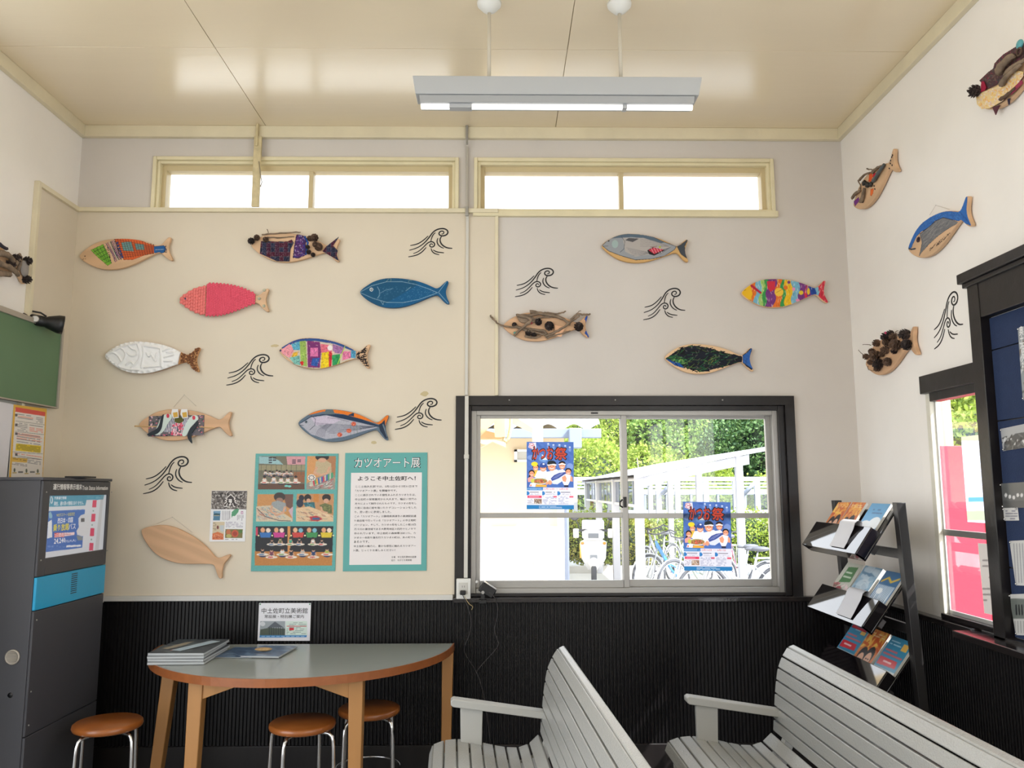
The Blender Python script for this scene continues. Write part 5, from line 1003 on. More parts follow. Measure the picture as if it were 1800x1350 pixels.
# ------------------------------------------------------------------ information kiosk
KX = -2.16; K0, K1 = -.83, -.17
t = thing('information_kiosk', 'tall dark grey train information kiosk with cyan band and screen', 'kiosk', (KX - .12, (K0 + K1) / 2, 0))
def kb(n, *b, m=M_DARKMETAL, bevel=.003): return MB().box(b[0] - (KX - .12), b[1] - (KX - .12), b[2] - (K0 + K1) / 2, b[3] - (K0 + K1) / 2, b[4], b[5]).build(n, m, t, bevel=bevel)
kb('cabinet', KX - .22, KX - .012, K0, K1, .0, 1.6); kb('top_lid', KX - .23, KX + .004, K0 - .006, K1 + .006, 1.592, 1.607)
kb('lower_panel', KX - .012, KX, K0 + .004, K1 - .004, .03, .43); kb('lower_panel', KX - .012, KX, K0 + .004, K1 - .004, .434, .988)
kb('cyan_band', KX - .012, KX + .002, K0 + .004, K1 - .004, .992, 1.142, m=mat('cyan_panel', (34, 160, 206), .4, bump=.03))
YC = (K0 + K1) / 2; kf = wall_mat('L', 0, 0, 0, KX - XL)
def kv(u, v): a = to_local(kf, u, v); return a
fb = frame_boxes(MB(), K0 + .004, K1 - .004, 1.146, 1.59, .07, -.012, 0, wb=.055, wt=.075, wr=.055)
# screen opening from the photograph
A1, A2 = kv(88, 871), kv(190, 870); s0, s1 = A1[0], A2[0]
sc_ = kv(150, 981); sy0 = .5 * (kv(80, 979)[1] + kv(183, 968)[1]); sy1 = .5 * (A1[1] + A2[1])
fb = MB().box(K0 + .004, s0, 1.146, 1.59, -.012, 0, kf).box(s1, K1 - .004, 1.146, 1.59, -.012, 0, kf).box(s0, s1, 1.146, sy0, -.012, 0, kf).box(s0, s1, sy1, 1.59, -.012, 0, kf)
o = fb.build('screen_surround', M_DARKMETAL, t, bevel=.002); o.matrix_local = t.matrix_world.inverted()
so = thing('screen', None, None); so.parent = t; so.matrix_local = t.matrix_world.inverted() @ wall_mat("L", 0, 0, 0, KX - XL - .0105); SM = wall_mat("L", 0, 0, 0, KX - XL - .0105)
c = Cv(75, 865, 195, 985, 3, (196, 200, 208)).crop(0, 840, 9)
c.poly([(790, 262), (1650, 268), (1632, 345), (1370, 350), (1350, 438), (780, 458)], (74, 142, 168)); c.poly([(760, 525), (1345, 500), (1300, 1105), (725, 1175)], (62, 104, 172)); c.poly([(760, 700), (820, 660), (825, 940), (745, 960)], (206, 210, 218)); c.poly([(770, 560), (800, 530), (830, 600), (820, 640), (780, 640)], (130, 170, 190))
c.poly([(1240, 640), (1280, 590), (1345, 570), (1430, 590), (1400, 880), (1300, 925), (1220, 900), (1210, 840), (1245, 780)], (196, 198, 204)); c.rect(1282, 640, 1338, 695, (88, 88, 92)); c.poly([(1210, 910), (1300, 930), (1310, 985), (1230, 990)], (120, 130, 134)); c.ell(815, 350, 22, 60, (200, 206, 212)).ell(813, 350, 11, 44, (74, 142, 168))
for y0, y1, dx in ((355, 465, 0), (570, 690, -18), (795, 920, -36), (1030, 1150, -50)): c.poly([(1468 + dx, y0), (1530 + dx, y0), (1522 + dx, y1), (1458 + dx, y1)], (196, 70, 100))
for y, dx in ((522, -8), (745, -28), (975, -40)): c.ell(1485 + dx, y, 12, 12, (120, 150, 140))
c.poly([(862, 870), (1015, 868), (1015, 935), (858, 942)], (206, 84, 84)).poly([(1018, 868), (1180, 858), (1176, 905), (1015, 925)], (222, 196, 200)); c.rows(1030, 880, 1165, 905, (170, 90, 100), 1, dens=.95); c.poly([(1050, 1068), (1282, 1058), (1280, 1085), (1048, 1100)], (206, 210, 220)); c.rows(740, 1070, 1040, 1100, (190, 196, 220), 2, .5, .7); c.rows(740, 1075, 980, 1150, (96, 130, 190), 3, .3, .6); c.rows(1380, 285, 1630, 330, (170, 200, 210), 2, .4, .8)
c.poly([(1600, 270), (1640, 270), (1560, 1150), (1500, 1150)], (150, 148, 148), .35)
scr = surf('display', c, attr_mat('lit_screen', .5, emit=.1, spec=.2), so, s0, sy0, s1, sy1, .001, .0024, M=SM)
sm_ = MATS['lit_screen']
def stx(s, x0, y0, x1, y1, m, **k): a = to_local(SM, x0 / 9, 840 + y0 / 9, .0016); b = to_local(SM, x1 / 9, 840 + y1 / 9, .0016); return text_obj(s, m, so, a[0], b[1], b[0], a[1], .0018, **k)
MY = mat('screen_yellow', (226, 214, 60), .4, emit=.05); MW = mat('screen_white', (226, 228, 230), .4, emit=.08)
stx('列車運行情報', 862, 295, 1050, 340, MW, bold=.01, res=1); stx('現在、遅れ等の情報はありません。', 855, 375, 1325, 425, MW, bold=.01, res=1); stx('WESTスマート会員限定', 895, 560, 1180, 600, MY, res=1)
stx('西日本・四国', 915, 635, 1150, 705, MW, bold=.02, res=1); stx('乗り放題', 845, 735, 1085, 828, MY, bold=.02, res=1); stx('パス', 1090, 725, 1195, 808, MW, bold=.01, res=1); stx('2日間用', 866, 882, 1005, 932, MW, bold=.01, res=1); stx('24,240', 858, 962, 1030, 1035, MW, bold=.02, res=1); stx('円(大人)', 1035, 985, 1200, 1015, MW, res=1)
o = MB().box(s0, s1, sy0, sy1, .004, .006, SM).build('screen_glass', glass_mat('screen_cover', .015, fac=.05), t); o.matrix_local = t.matrix_world.inverted()
KF = thing('sign_lettering', None, None); KF.parent = t; KF.matrix_local = t.matrix_world.inverted() @ kf
def ktx(s, x0, y0, x1, y1): a = to_local(kf, x0 / 9, 840 + y0 / 9, .001); b = to_local(kf, x1 / 9, 840 + y1 / 9, .001); return text_obj(s, M_PAPER, KF, a[0], b[1], b[0], a[1], .0012, bold=.027)
ktx('運行情報等表示端末', 845, 92, 1295, 190); ktx('Train Status Information', 1305, 125, 1705, 192)
def kscrew(u, v): a = to_local(kf, u, v); return MB().blob((a[0], a[1], .001), .004, .004, .003, 8, kf).build('screw', M_ALU, t)
for u, v in ((81.5, 865), (196, 865), (71.5, 985), (188, 968), (64, 1090), (181, 1058), (54, 1216), (50, 1275)): o = kscrew(u, v); o.matrix_local = t.matrix_world.inverted()
mb = MB(); a = to_local(kf, 129.5, 1025.5)
for j in range(10): mb.box(a[0] - .028, a[0] + .028, a[1] - .048 + j * .0105, a[1] - .044 + j * .0105, .002, .0027, kf)
o = mb.build('speaker_slots', M_PLBLACK, t); o.matrix_local = t.matrix_world.inverted()
p = pl(22.5, 1155, 1, K0); o = MB().lathe([(.034, 0), (.034, .006), (.028, .009), (.026, .004), (.0005, .004)], 24, Matrix.Translation((p[0], K0, p[2])) @ Matrix.Rotation(PI / 2, 4, 'X')).build('round_vent', M_FR, t); o.matrix_local = t.matrix_world.inverted()
mb = MB()
for j in range(7): hh = math.sqrt(max(0, .026 ** 2 - (-.021 + j * .007) ** 2)); mb.box(p[0] - hh, p[0] + hh, K0 - .0085, K0 - .004, p[2] - .0225 + j * .007, p[2] - .0195 + j * .007)
o = mb.build('vent_slats', M_FR, t); o.matrix_local = t.matrix_world.inverted()
p = pl(18, 1222, 1, K0); o = MB().lathe([(.012, 0), (.012, .001), (.0005, .001)], 16, Matrix.Translation((p[0], K0, p[2])) @ Matrix.Rotation(PI / 2, 4, 'X')).build('keyhole', M_PLBLACK, t); o.matrix_local = t.matrix_world.inverted()
p = pl(142, 836, 1, -.5); o = box_obj('flat_box', M_PLBLACK, None, p[0] - .05, p[0] + .05, -.56, -.44, 1.6072, 1.616, bevel=.002); tag(o, 'flat black box lying on top of the kiosk', 'box')

# ------------------------------------------------------------------ display case on the right wall
CX = .05
t = thing('display_case', 'black framed notice case with navy fabric back on the right wall', 'notice board', wall_mat('R', 0, 0)); a0, a1 = 1.262, 2.75
MB().box(a0, a0 + .078, .905, 2.44, 0, .05).build('stile', M_BLACK, t, bevel=.003); MB().box(a1, a1 + .08, .905, 2.44, 0, .05).build('stile', M_BLACK, t, bevel=.003)
MB().box(a0, a1 + .08, 2.27, 2.44, 0, .046).build('top_rail', M_BLACK, t, bevel=.003); MB().box(a0 - .03, a1 + .1, 2.44, 2.485, 0, .075).build('cornice', M_BLACK, t, bevel=.004); MB().box(a0 - .018, a1 + .09, 2.42, 2.44, 0, .06).build('cornice_mould', M_BLACK, t, bevel=.003); MB().box(a0, a1, .9, .945, 0, .05).build('bottom_rail', M_BLACK, t, bevel=.003)
M_NAVY = mat('navy_felt', (34, 50, 84), .95, bump=.3, bscale=200, var=.06, vscale=30)
vs = [2.268]
for u, v in ((1729, 620), (1740, 742), (1753, 867), (1764, 996)): vs.append(to_local(wall_mat('R', 0, 0, 0, .012), u, v)[1])
vs.append(.946)
for i in range(5):
    for j in range(2): MB().box(a0 + .078 + j * .7, a0 + .78 + j * .7, vs[i + 1], vs[i], .0, .002).build('backing', M_BLACK, t); MB().box(a0 + .08 + j * .7, a0 + .776 + j * .7, vs[i + 1] + .002, vs[i] - .002, .002, .012).build('felt_panel', M_NAVY, t, bevel=.003)
def case_sheet(label, TL, TR, BR, BL, draw, cat='notice'):
    r, w, h = sheet('pinned_sheet', label, cat, 'R', TL, TR, BR, BL, off=.014, th=.001, group='sheets pinned on the navy board')
    c = Cv(1690, min(TL[1], TR[1]) - 12, 1880, max(BL[1], BR[1]) + 12, 1.8, (206, 206, 204)); draw(c)
    surf('print', c, M_GLOSSP, r, -w / 2, -h / 2, w / 2, h / 2, .0015, .003)
    for x, y in ((-w / 2 + .006, h / 2 - .006), (-w / 2 + .006, -h / 2 + .006), (w / 2 - .006, h / 2 - .006)): MB().blob((x, y, .004), .0045, .0045, .004, 8).build('pin', M_CHROME, r)
    return r
def d1(c): c.rect(1700, 560, 1880, 720, (150, 156, 160)); c.scrib([(1790, 600), (1870, 590), (1870, 700), (1800, 700)], [(90, 96, 90), (200, 204, 206), (120, 110, 100)], 120, 4, 12)
r = case_sheet('tall photographic sheet with vertical white title, highest on the navy board', (1788, 577), (1850, 560), (1860, 696), (1799, 702), d1)
tx = text_obj('奥\n土\n佐\n久\n礼', M_PAPER, r, -r['w'] / 2 + .008, -.03, -r['w'] / 2 + .035, .15, .002, bold=.02, lsp=.9)
def d2(c): c.rect(1700, 700, 1880, 850, (170, 172, 176)); c.poly([(1765, 778), (1785, 762), (1800, 760), (1830, 750), (1850, 800), (1765, 792)], (70, 72, 76)); c.scrib([(1766, 765), (1850, 755), (1850, 790), (1766, 790)], [(40, 40, 44), (220, 222, 224), (110, 112, 116)], 90, 2.5, 8)
case_sheet('black-and-white train photograph, second from the top on the navy board', (1759, 754), (1835, 738), (1842, 780), (1763, 793), d2, 'photograph')
def d3(c): c.rect(1700, 820, 1880, 910, (96, 98, 98)); [c.ell(1768 + k * 7, 872 + RN.uniform(-3, 3), 2.5, 3.5, (214, 214, 214)) for k in range(10)]; c.rect(1700, 880, 1880, 896, (70, 70, 70), .5)
case_sheet('dark grey photograph with pale specks in a white border, mid-height on the navy board', (1758, 850), (1840, 845), (1845, 893), (1762, 892), d3, 'photograph')
def d4(c): c.rows(1768, 896, 1788, 914, (60, 60, 90), 4, .7, .9)
case_sheet('tiny white caption slip just under the dark grey photograph', (1763, 893), (1790, 892), (1790, 916), (1765, 914), d4)
def d5(c):
    for k in range(12): c.line([(1782 + k * 5, 956), (1786 + k * 5, 1024)], 2.2, (150, 150, 156), .8)
case_sheet('white printed sheet in a sleeve, second from the bottom on the navy board', (1777, 951), (1850, 947), (1858, 1034), (1783, 1026), d5)
def d6(c): c.rect(1770, 1052, 1860, 1088, (110, 116, 112)); [c.line([(1786 + k * 5, 1064), (1787 + k * 5, 1080)], 2.5, (30, 32, 36)) for k in range(9)]; [c.line([(1784 + k * 5, 1092), (1785 + k * 5, 1112)], 2, (150, 150, 150), .8) for k in range(12)]
case_sheet('sheet with a group photograph above columns of print, lowest on the navy board', (1776, 1045), (1850, 1042), (1858, 1122), (1783, 1113), d6)
# papers on the side window
def pane_sheet(TL, TR, BR, BL, bg, label, cat, draw):
    r, w, h = sheet('window_sheet', label, cat, 'R', TL, TR, BR, BL, off=-.0148, th=.0006, m=None); c = Cv(1680, 740, 1780, 1110, 1.8, bg); draw(c); surf('print', c, M_TRANS, r, -w / 2, -h / 2, w / 2, h / 2, .0005, .003); return r
def e1(c): c.rect(1680, 760, 1780, 775, (150, 140, 90), .6); c.rows(1696, 785, 1738, 880, (140, 146, 170), 16, .4, .7); c.rect(1702, 874, 1730, 882, (90, 150, 190)); c.rect(1680, 898, 1780, 915, (140, 150, 110), .7)
pane_sheet((1688.5, 768), (1740, 762), (1750, 921), (1701.5, 917), (206, 214, 232), 'pale printed sheet in a clear sleeve taped to the right wall window', 'notice', e1)
def e2(c): c.c[:] = np.array((132, 128, 122)) / 255; c.rows(1728, 970, 1745, 1060, (80, 76, 74), 9, .6, .7)
pane_sheet((1722, 955), (1752, 957), (1760, 1082), (1727, 1079), (132, 128, 122), 'grey plaque print with a white wavy edge, low on the right wall window', 'sign', e2)


# ------------------------------------------------------------------ hanging fluorescent light
PY = -1.28
t = thing('pendant_light', 'long grey fluorescent light hanging from the ceiling on two rods', 'lamp', (.245, PY, ZC)); S = lambda x: x - .245
M_LG = mat('lamp_grey_paint', (172, 174, 176), .45)
def zat(u, v): return pl(u, v, 1, PY)[2] - ZC
zt = (zat(728, 143) + zat(1228, 153)) / 2 + .004; L0, L1 = pl(728, 143, 1, PY)[0] - .245, pl(1228, 153, 1, PY)[0] - .245
mb = MB(); prof = [(-.062, zt), (-.062, zt - .012), (-.05, zt - .078), (.05, zt - .078), (.062, zt - .012), (.062, zt)]
def ext(mb, pr, xa, xb, ta=0, tb=0):
    n = len(pr); zc = pr[0][1]; V = [(xa + (zc - z) * ta, y, z) for y, z in pr] + [(xb - (zc - z) * tb, y, z) for y, z in pr]
    mb.add(V, [tuple(range(n)), tuple(range(n, 2 * n))[::-1]] + [(i, n + i, n + (i + 1) % n, (i + 1) % n) for i in range(n)])
ext(mb, prof, L0, L1, .16, .16); mb.build('housing', M_LG, t, bevel=.002)
mb = MB(); ext(mb, [(-.044, zt - .079), (-.04, zt - .112), (.04, zt - .112), (.044, zt - .079)], L0 + .028, L1 - .03, .1, .1); mb.build('lower_channel', mat('lamp_dim_paint', (158, 160, 162), .4), t, bevel=.002)
M_TUBE = mat('tube_reflection_glow', (255, 252, 246), .3, emit=.5)  # tube glow and gaps imitate the high windows' reflection in the underside
for xa, xb in ((L0 + .034, L0 + .16), (L0 + .26, L0 + .93), (L0 + .95, L1 - .035)):
    MB().tube([(xa, -.012, zt - .118), (xb, -.012, zt - .118)], .013, 10).build('fluorescent_tube', M_TUBE, t)
for xa in (L0 + .16, L0 + .93): MB().box(xa, xa + (.1 if xa < L0 + .5 else .02), -.028, .01, zt - .13, zt - .11).build('tube_gap', M_LG, t, bevel=.002)
for u in (860, 1089):
    x = pl(u, 5, 2, ZC)[0] - .245
    MB().tube([(x, 0, -.005), (x, 0, zt)], .0085, 10).build('rod', mat('rod_paint', (196, 188, 172), .5), t)
    MB().lathe([(.056, 0), (.054, -.012), (.03, -.038), (.012, -.05), (.01, -.05)], 24, Matrix.Translation((x, 0, 0))).build('ceiling_rose', M_WHITEPL, t)

# ------------------------------------------------------------------ half-round table
TC = (-1.06, -.085); TR_ = .8
t = thing('half_round_table', 'half-round table with grey laminate top and brown edge against the wall', 'table', (TC[0], TC[1], 0))
def hr(R_, y0=0): return [(R_ * math.cos(a), R_ * 1.03 * math.sin(a) + y0) for a in [-PI * i / 48 for i in range(49)]]
MB().prism(hr(TR_ - .004), .668, .7005).build('tabletop', mat('grey_laminate', (150, 156, 152), .22, spec=.6, bump=.02, bscale=90), t, bevel=.002)
out, inn = hr(TR_ + .003), hr(TR_ - .0035); n = len(out); V = [(x, y, z) for z in (.664, .702) for x, y in out + inn]; q = 2 * n
F = [(i, i + 1, q + i + 1, q + i) for i in range(n - 1)] + [(n + i + 1, n + i, q + n + i, q + n + i + 1) for i in range(n - 1)] + [(q + i, q + i + 1, q + n + i + 1, q + n + i) for i in range(n - 1)] + [(i + 1, i, n + i, n + i + 1) for i in range(n - 1)]
MB().add(V, F, False).build('edge_band', mat('brown_edge_band', (150, 88, 48), .35, var=.1, vscale=20), t)
M_LEG = mat('beech_leg', (184, 132, 76), .45, grain=14, stretch=(1, 1, .12), bump=.05)
def leg(ax, ay, bx, by, w=.034):
    V = []
    for (x, y), z, s in (((ax, ay), .666, 1), ((bx, by), 0, .8)): V += [(x - TC[0] - w * s, y - TC[1] - w * s, z), (x - TC[0] + w * s, y - TC[1] - w * s, z), (x - TC[0] + w * s, y - TC[1] + w * s, z), (x - TC[0] - w * s, y - TC[1] + w * s, z)]
    return MB().add(V, [(0, 1, 2, 3), (7, 6, 5, 4), (0, 4, 5, 1), (1, 5, 6, 2), (2, 6, 7, 3), (3, 7, 4, 0)]).build('leg', M_LEG, t, bevel=.004)
FL = pl(347, 1230, 1, -.72); FR = pl(627, 1220, 1, -.72); BL = pl(301, 1215, 1, -.3); BR = pl(787, 1180, 1, -.17)
leg(FL[0], -.72, pl(338, 1345, 1, -.73)[0], -.74); leg(FR[0], -.72, pl(626, 1345, 1, -.73)[0], -.74); leg(BL[0], -.3, pl(283, 1345, 1, -.3)[0] - .03, -.3); leg(BR[0], -.17, pl(784, 1300, 1, -.17)[0], -.17, .03)
for (x0, x1) in ((FL[0] + .03, FL[0] + .2), (FR[0] - .03, FR[0] - .2)):
    MB().prism([(x0 - TC[0], .666), (x1 - TC[0], .666), (x1 - TC[0], .635), (x0 - TC[0], .575)], -.012, .012, Matrix.Translation((0, -.735 - TC[1], 0)) @ Matrix.Rotation(PI / 2, 4, 'X')).build('bracket', M_LEG, t, bevel=.002)
MB().box(FL[0] - TC[0] + .03, FR[0] - TC[0] - .03, -.5, -.48, .6, .664).build('rail', M_LEG, t)
MB().box(BR[0] - TC[0] - .06, BR[0] - TC[0] - .02, -.12, -.08, .635, .664).build('hinge_block', mat('dark_hinge', (80, 50, 36), .5), t)

# magazines on the table
TZ = .7023
def mag(name, label, cx, cy, z, w, h, th, rot, cover, edge=(200, 204, 206), group=None, pages=3, extra=None):
    r = thing(name, label, 'magazine', Matrix.Translation((cx, cy, z)) @ Matrix.Rotation(rot, 4, 'Z'), group)
    for k in range(pages): MB().box(-w / 2 + RN.uniform(0, .002), w / 2 - RN.uniform(0, .003), -h / 2 + RN.uniform(0, .002), h / 2 - .001, th * k / pages + .0003, th * (k + 1) / pages - .0003).build('page_block', mat('paper_edge_%d' % (k % 2), edge if k % 2 else tuple(int(v * .82) for v in edge), .7), r)
    c = Cv(0, 0, 100, 100 * h / w, 1, cover[0]); c.scrib([(0, 0), (100, 0), (100, 140), (0, 140)], cover, 90, 9, 26, .3, .6)
    if extra: extra(c)
    surf('cover', c, M_GLOSSP, r, -w / 2, -h / 2, w / 2, h / 2, th + .0004, .004, photo=False); return r
G1 = 'thick magazines stacked on the table'
cx, cy = pl(340, 1138, 2, .73)[:2]; cx, cy = -1.585, -.43
for i, (dx, dy, ro) in enumerate(((0, 0, .02), (.004, .004, -.02), (-.005, .006, .03), (0, .012, -.01))):
    mag('magazine', ['bottom magazine of the thick stack at the table\'s left end', 'second magazine up in the thick stack at the table\'s left end', 'third magazine up in the thick stack at the table\'s left end', 'top magazine of the thick stack, dark cover with a pale strip'][i], cx + dx, cy + dy, TZ + i * .0135, .275, .36, .0128, ro, [(70, 78, 84), (110, 120, 124), (50, 56, 62)], group=G1, extra=(lambda c: c.poly([(8, 90), (28, 30), (40, 20), (36, 60), (20, 96)], (170, 160, 140)).rect(30, 96, 50, 110, (180, 120, 110))) if i == 3 else None)
mag('leaflet', 'slim white folded leaflet lying across the top of the magazine stack', cx + .035, cy + .0, TZ + 4 * .0135 + .001, .06, .27, .002, -.42, [(186, 206, 220), (206, 220, 228)], pages=1)
mag('booklet', 'blue landscape booklet half under the magazine stack', cx + .24, cy + .1, TZ, .19, .26, .004, -.06, [(70, 96, 130), (110, 136, 164), (50, 70, 100)], pages=1)
mag('booklet', 'blue booklet with a wooden trinket on it, right of the magazine stack', cx + .38, cy + .1, TZ + .001, .2, .27, .009, -.1, [(76, 100, 132), (120, 146, 176), (56, 76, 110)], pages=2)
p = pl(419, 1140, 2, TZ + .02); o = MB().blob((0, 0, 0), .045, .022, .009, 14, jit=.12).build('carved_trinket', mat('carved_wood', (176, 146, 102), .7, var=.2, vscale=60)); o.location = (cx + .35, cy + .09, TZ + .0195); tag(o, 'small carved wooden trinket lying on the blue booklet', 'ornament')

# ------------------------------------------------------------------ stools
M_SEAT = mat('brown_stool_seat', (160, 92, 40), .3, grain=6, stretch=(1, .3, 1), coat=.3)
def stool(x, y, rot, label):
    t = thing('round_stool', label, 'stool', Matrix.Translation((x, y, 0)) @ Matrix.Rotation(rot, 4, 'Z'), 'round stools by the table')
    MB().lathe([(.14, .418), (.152, .424), (.156, .434), (.154, .446), (.146, .452), (.0005, .453)], 40).build('seat', M_SEAT, t)
    MB().lathe([(.1, .412), (.12, .418), (.0005, .418)], 24).build('seat_plate', M_PLBLACK, t)
    for k in range(4):
        a = k * PI / 2 + PI / 4; c, s = math.cos(a), math.sin(a)
        P = [(c * r_, s * r_, z) for r_, z in ((.07, .41), (.11, .41), (.14, .407), (.156, .395), (.163, .375), (.166, .34), (.172, .15), (.176, .008))]
        MB().tube(P, .0095, 10).build('leg', M_CHROME, t); MB().lathe([(.013, 0), (.013, .02), (.01, .022)], 10, Matrix.Translation((c * .1765, s * .1765, 0))).build('rubber_foot', M_PLBLACK, t)
    MB().ring((0, 0, .16), .163, .006, n=36).build('foot_ring', M_CHROME, t); return t
def at_z(u, v, z): p = pl(u, v, 2, z); return p[0], p[1]
stool(*at_z(190, 1268, .45), .35, 'round brown stool in front of the kiosk'); stool(*at_z(532, 1268, .45), .5, 'round brown stool under the middle of the table'); stool(*at_z(649, 1243, .45), .15, 'round brown stool half hidden behind the table\'s front right leg')

# ------------------------------------------------------------------ benches
BY = -.87
BX0 = pl(870, 1310, 1, BY)[0]
t = thing('slatted_bench', 'grey slatted bench in the middle, curving from seat up to backrest', 'bench', Matrix.Translation((BX0, BY, 0)) @ Matrix.Rotation(math.radians(3.5), 4, 'Z'), 'grey slatted waiting benches')
M_BEN = mat('grey_bench_paint', (172, 172, 168), .26, bump=.35, bscale=160, stretch=(1, 1, 1), coat=.2)
M_BENS = mat('grey_bench_side', (178, 178, 174), .4)
pts = [(754, 1325), (761, 1306), (781, 1299), (803, 1297), (825, 1300), (847, 1304), (868, 1309), (889, 1313), (910, 1314), (929, 1308), (947, 1291)]
BP = [(pl(u, v, 1, BY)[0] - BX0, pl(u, v, 1, BY)[2]) for u, v in pts]
BK = [(pl(u, v, 1, BY)[0] - BX0, pl(u, v, 1, BY)[2]) for u, v in ((949.5, 1290), (951, 1268), (953, 1245), (955, 1222), (958, 1199), (962, 1177), (970, 1157), (981, 1140), (988, 1136))]
LEN = 1.75
def slat(a, b, th=.02, gap=.0035, name='slat', bev=.0035):
    a = Vector((a[0], 0, a[1])); b = Vector((b[0], 0, b[1])); d = (b - a).normalized(); n_ = Vector((-d[2], 0, d[0])); a2, b2 = a + d * gap, b - d * gap; A = [a2, b2, b2 - n_ * th, a2 - n_ * th]
    V = [p for p in A] + [p + Vector((0, -LEN, 0)) for p in A]
    return MB().add(V, [(0, 1, 2, 3), (7, 6, 5, 4), (0, 4, 5, 1), (1, 5, 6, 2), (2, 6, 7, 3), (3, 7, 4, 0)]).build(name, M_BEN, t, bevel=bev)
for a, b in zip(BP, BP[1:]): slat(a, b)
for a, b in zip(BK[:-1], BK[1:-1]): slat(a, b)
slat(BK[-2], (BK[-1][0] + .012, BK[-1][1] + .001), .045, .0005, 'top_rail', .006)
for yy in (-.12, -LEN / 2, -LEN + .12):
    Q = [(x, z - .024) for x, z in BP[1:]] + [(x + .024, z) for x, z in BK[1:-3]]; bk = [(x + .045, z - .01) for x, z in BK[:-3]][::-1] + [(BP[8][0] + .06, .24), (BP[1][0], .26)]
    MB().prism(Q + bk, yy - .02, yy + .02, Matrix(((1, 0, 0, 0), (0, 0, 1, 0), (0, 1, 0, 0), (0, 0, 0, 1)))).build('side_frame', M_BENS, t)
    for x in (BP[1][0] + .03, BP[8][0] + .04): MB().box(x - .025, x + .025, yy - .02, yy + .02, 0, .27).build('leg', M_BENS, t, bevel=.003)
MB().box(BP[1][0] + .05, BP[8][0] + .02, -.14, -.1, .1, .14).build('stretcher', M_BENS, t)
ar = [(pl(u, v, 1, BY)[0] - BX0, pl(u, v, 1, BY)[2]) for u, v in ((797, 1222), (957, 1247), (957, 1260), (797, 1236))]
for yy in (-.03, -LEN + .01):
    Mx = Matrix(((1, 0, 0, 0), (0, 0, 1, 0), (0, 1, 0, 0), (0, 0, 0, 1)))
    pr = [ar[0], ar[1], ar[2], ar[3], (ar[3][0] - .012, ar[3][1] + .008), (ar[0][0] - .012, ar[0][1] - .008)]
    MB().prism(pr, yy - .03, yy + .03, Mx).build('armrest', M_BENS, t, bevel=.004)
    x0 = pl(809, 1238, 1, BY)[0] - BX0; x1 = pl(848, 1240, 1, BY)[0] - BX0
    MB().prism([(x0, ar[3][1] + .002), (x1, ar[3][1] - .006), (x1 - .004, BP[3][1] - .03), (x0 + .003, BP[3][1] - .03)], yy - .012, yy + .012, Mx).build('arm_post', M_BENS, t, bevel=.002)
b2 = copy_tree(t); b2['label'] = 'grey slatted bench on the right, in front of the brochure rack'
d = pl(1310, 1311, 1, BY)[0]; b2.location = (BX0 + 1.065, BY + .015, 0); b2.rotation_euler = (0, 0, math.radians(1.1))

# ------------------------------------------------------------------ brochure rack
t = thing('brochure_rack', 'black leaning brochure rack with three tilted pockets in the corner', 'rack', (1.85, -.58, 0))
M_RACK = mat('black_rack_paint', (40, 38, 38), .4, bump=.08, bscale=20); RX = lambda x: x - 1.85; RY = lambda y: y + .58
for y, w in ((-.235, .02), (-.93, .022)):
    MB().add([(RX(x) + dx, RY(y) + dy, z) for x, z in ((1.915, 0), (1.842, 1.482)) for dx, dy in ((-.012, -w), (.03, -w), (.03, w), (-.012, w))], [(3, 2, 1, 0), (4, 5, 6, 7), (0, 1, 5, 4), (1, 2, 6, 5), (2, 3, 7, 6), (3, 0, 4, 7)]).build('upright', M_RACK, t, bevel=.002)
for z in (1.245, .905, .5, .2): x = 1.915 - .073 * z / 1.482; MB().box(RX(x) - .0, RX(x) + .02, RY(-.91), RY(-.25), z - .022, z + .022).build('cross_rail', M_RACK, t, bevel=.002)
TRAYS = [((1.822, 1.455), (1.664, 1.228)), ((1.852, 1.135), (1.674, .899)), ((1.872, .825), (1.69, .585))]
def tray_frame(i):
    (xa, za), (xb, zb) = TRAYS[i]; u_ = Vector((xa - xb, 0, za - zb)); Lh = u_.length; u_.normalize(); X = Vector((0, -1, 0)); N = X.cross(u_)
    return Matrix(((X[0], u_[0], N[0], xb), (X[1], u_[1], N[1], -.585), (X[2], u_[2], N[2], zb), (0, 0, 0, 1))), Lh
M_TRAY = mat('black_gloss_tray', (22, 18, 20), .05, spec=1.0)
T0 = t.matrix_world.inverted()
for i in range(3):
    TM, Lh = tray_frame(i); p = MB().box(-.325, .325, 0, Lh, -.03, -.02, TM).box(-.325, .325, 0, .01, -.03, .03, TM).build('shelf_board', M_TRAY, t, bevel=.002); p.matrix_local = T0
    o = MB().box(-.325, .325, 0, .15, .026, .031, TM).box(-.325, -.319, 0, .15, -.02, .026, TM).box(.319, .325, 0, .15, -.02, .026, TM).build('pocket', M_TRAY, t, bevel=.002); o.matrix_local = T0
    o = MB().box(.3, .325, .05, .09, -.05, -.03, TM).build('tray_bracket', M_RACK, t); o.matrix_local = T0
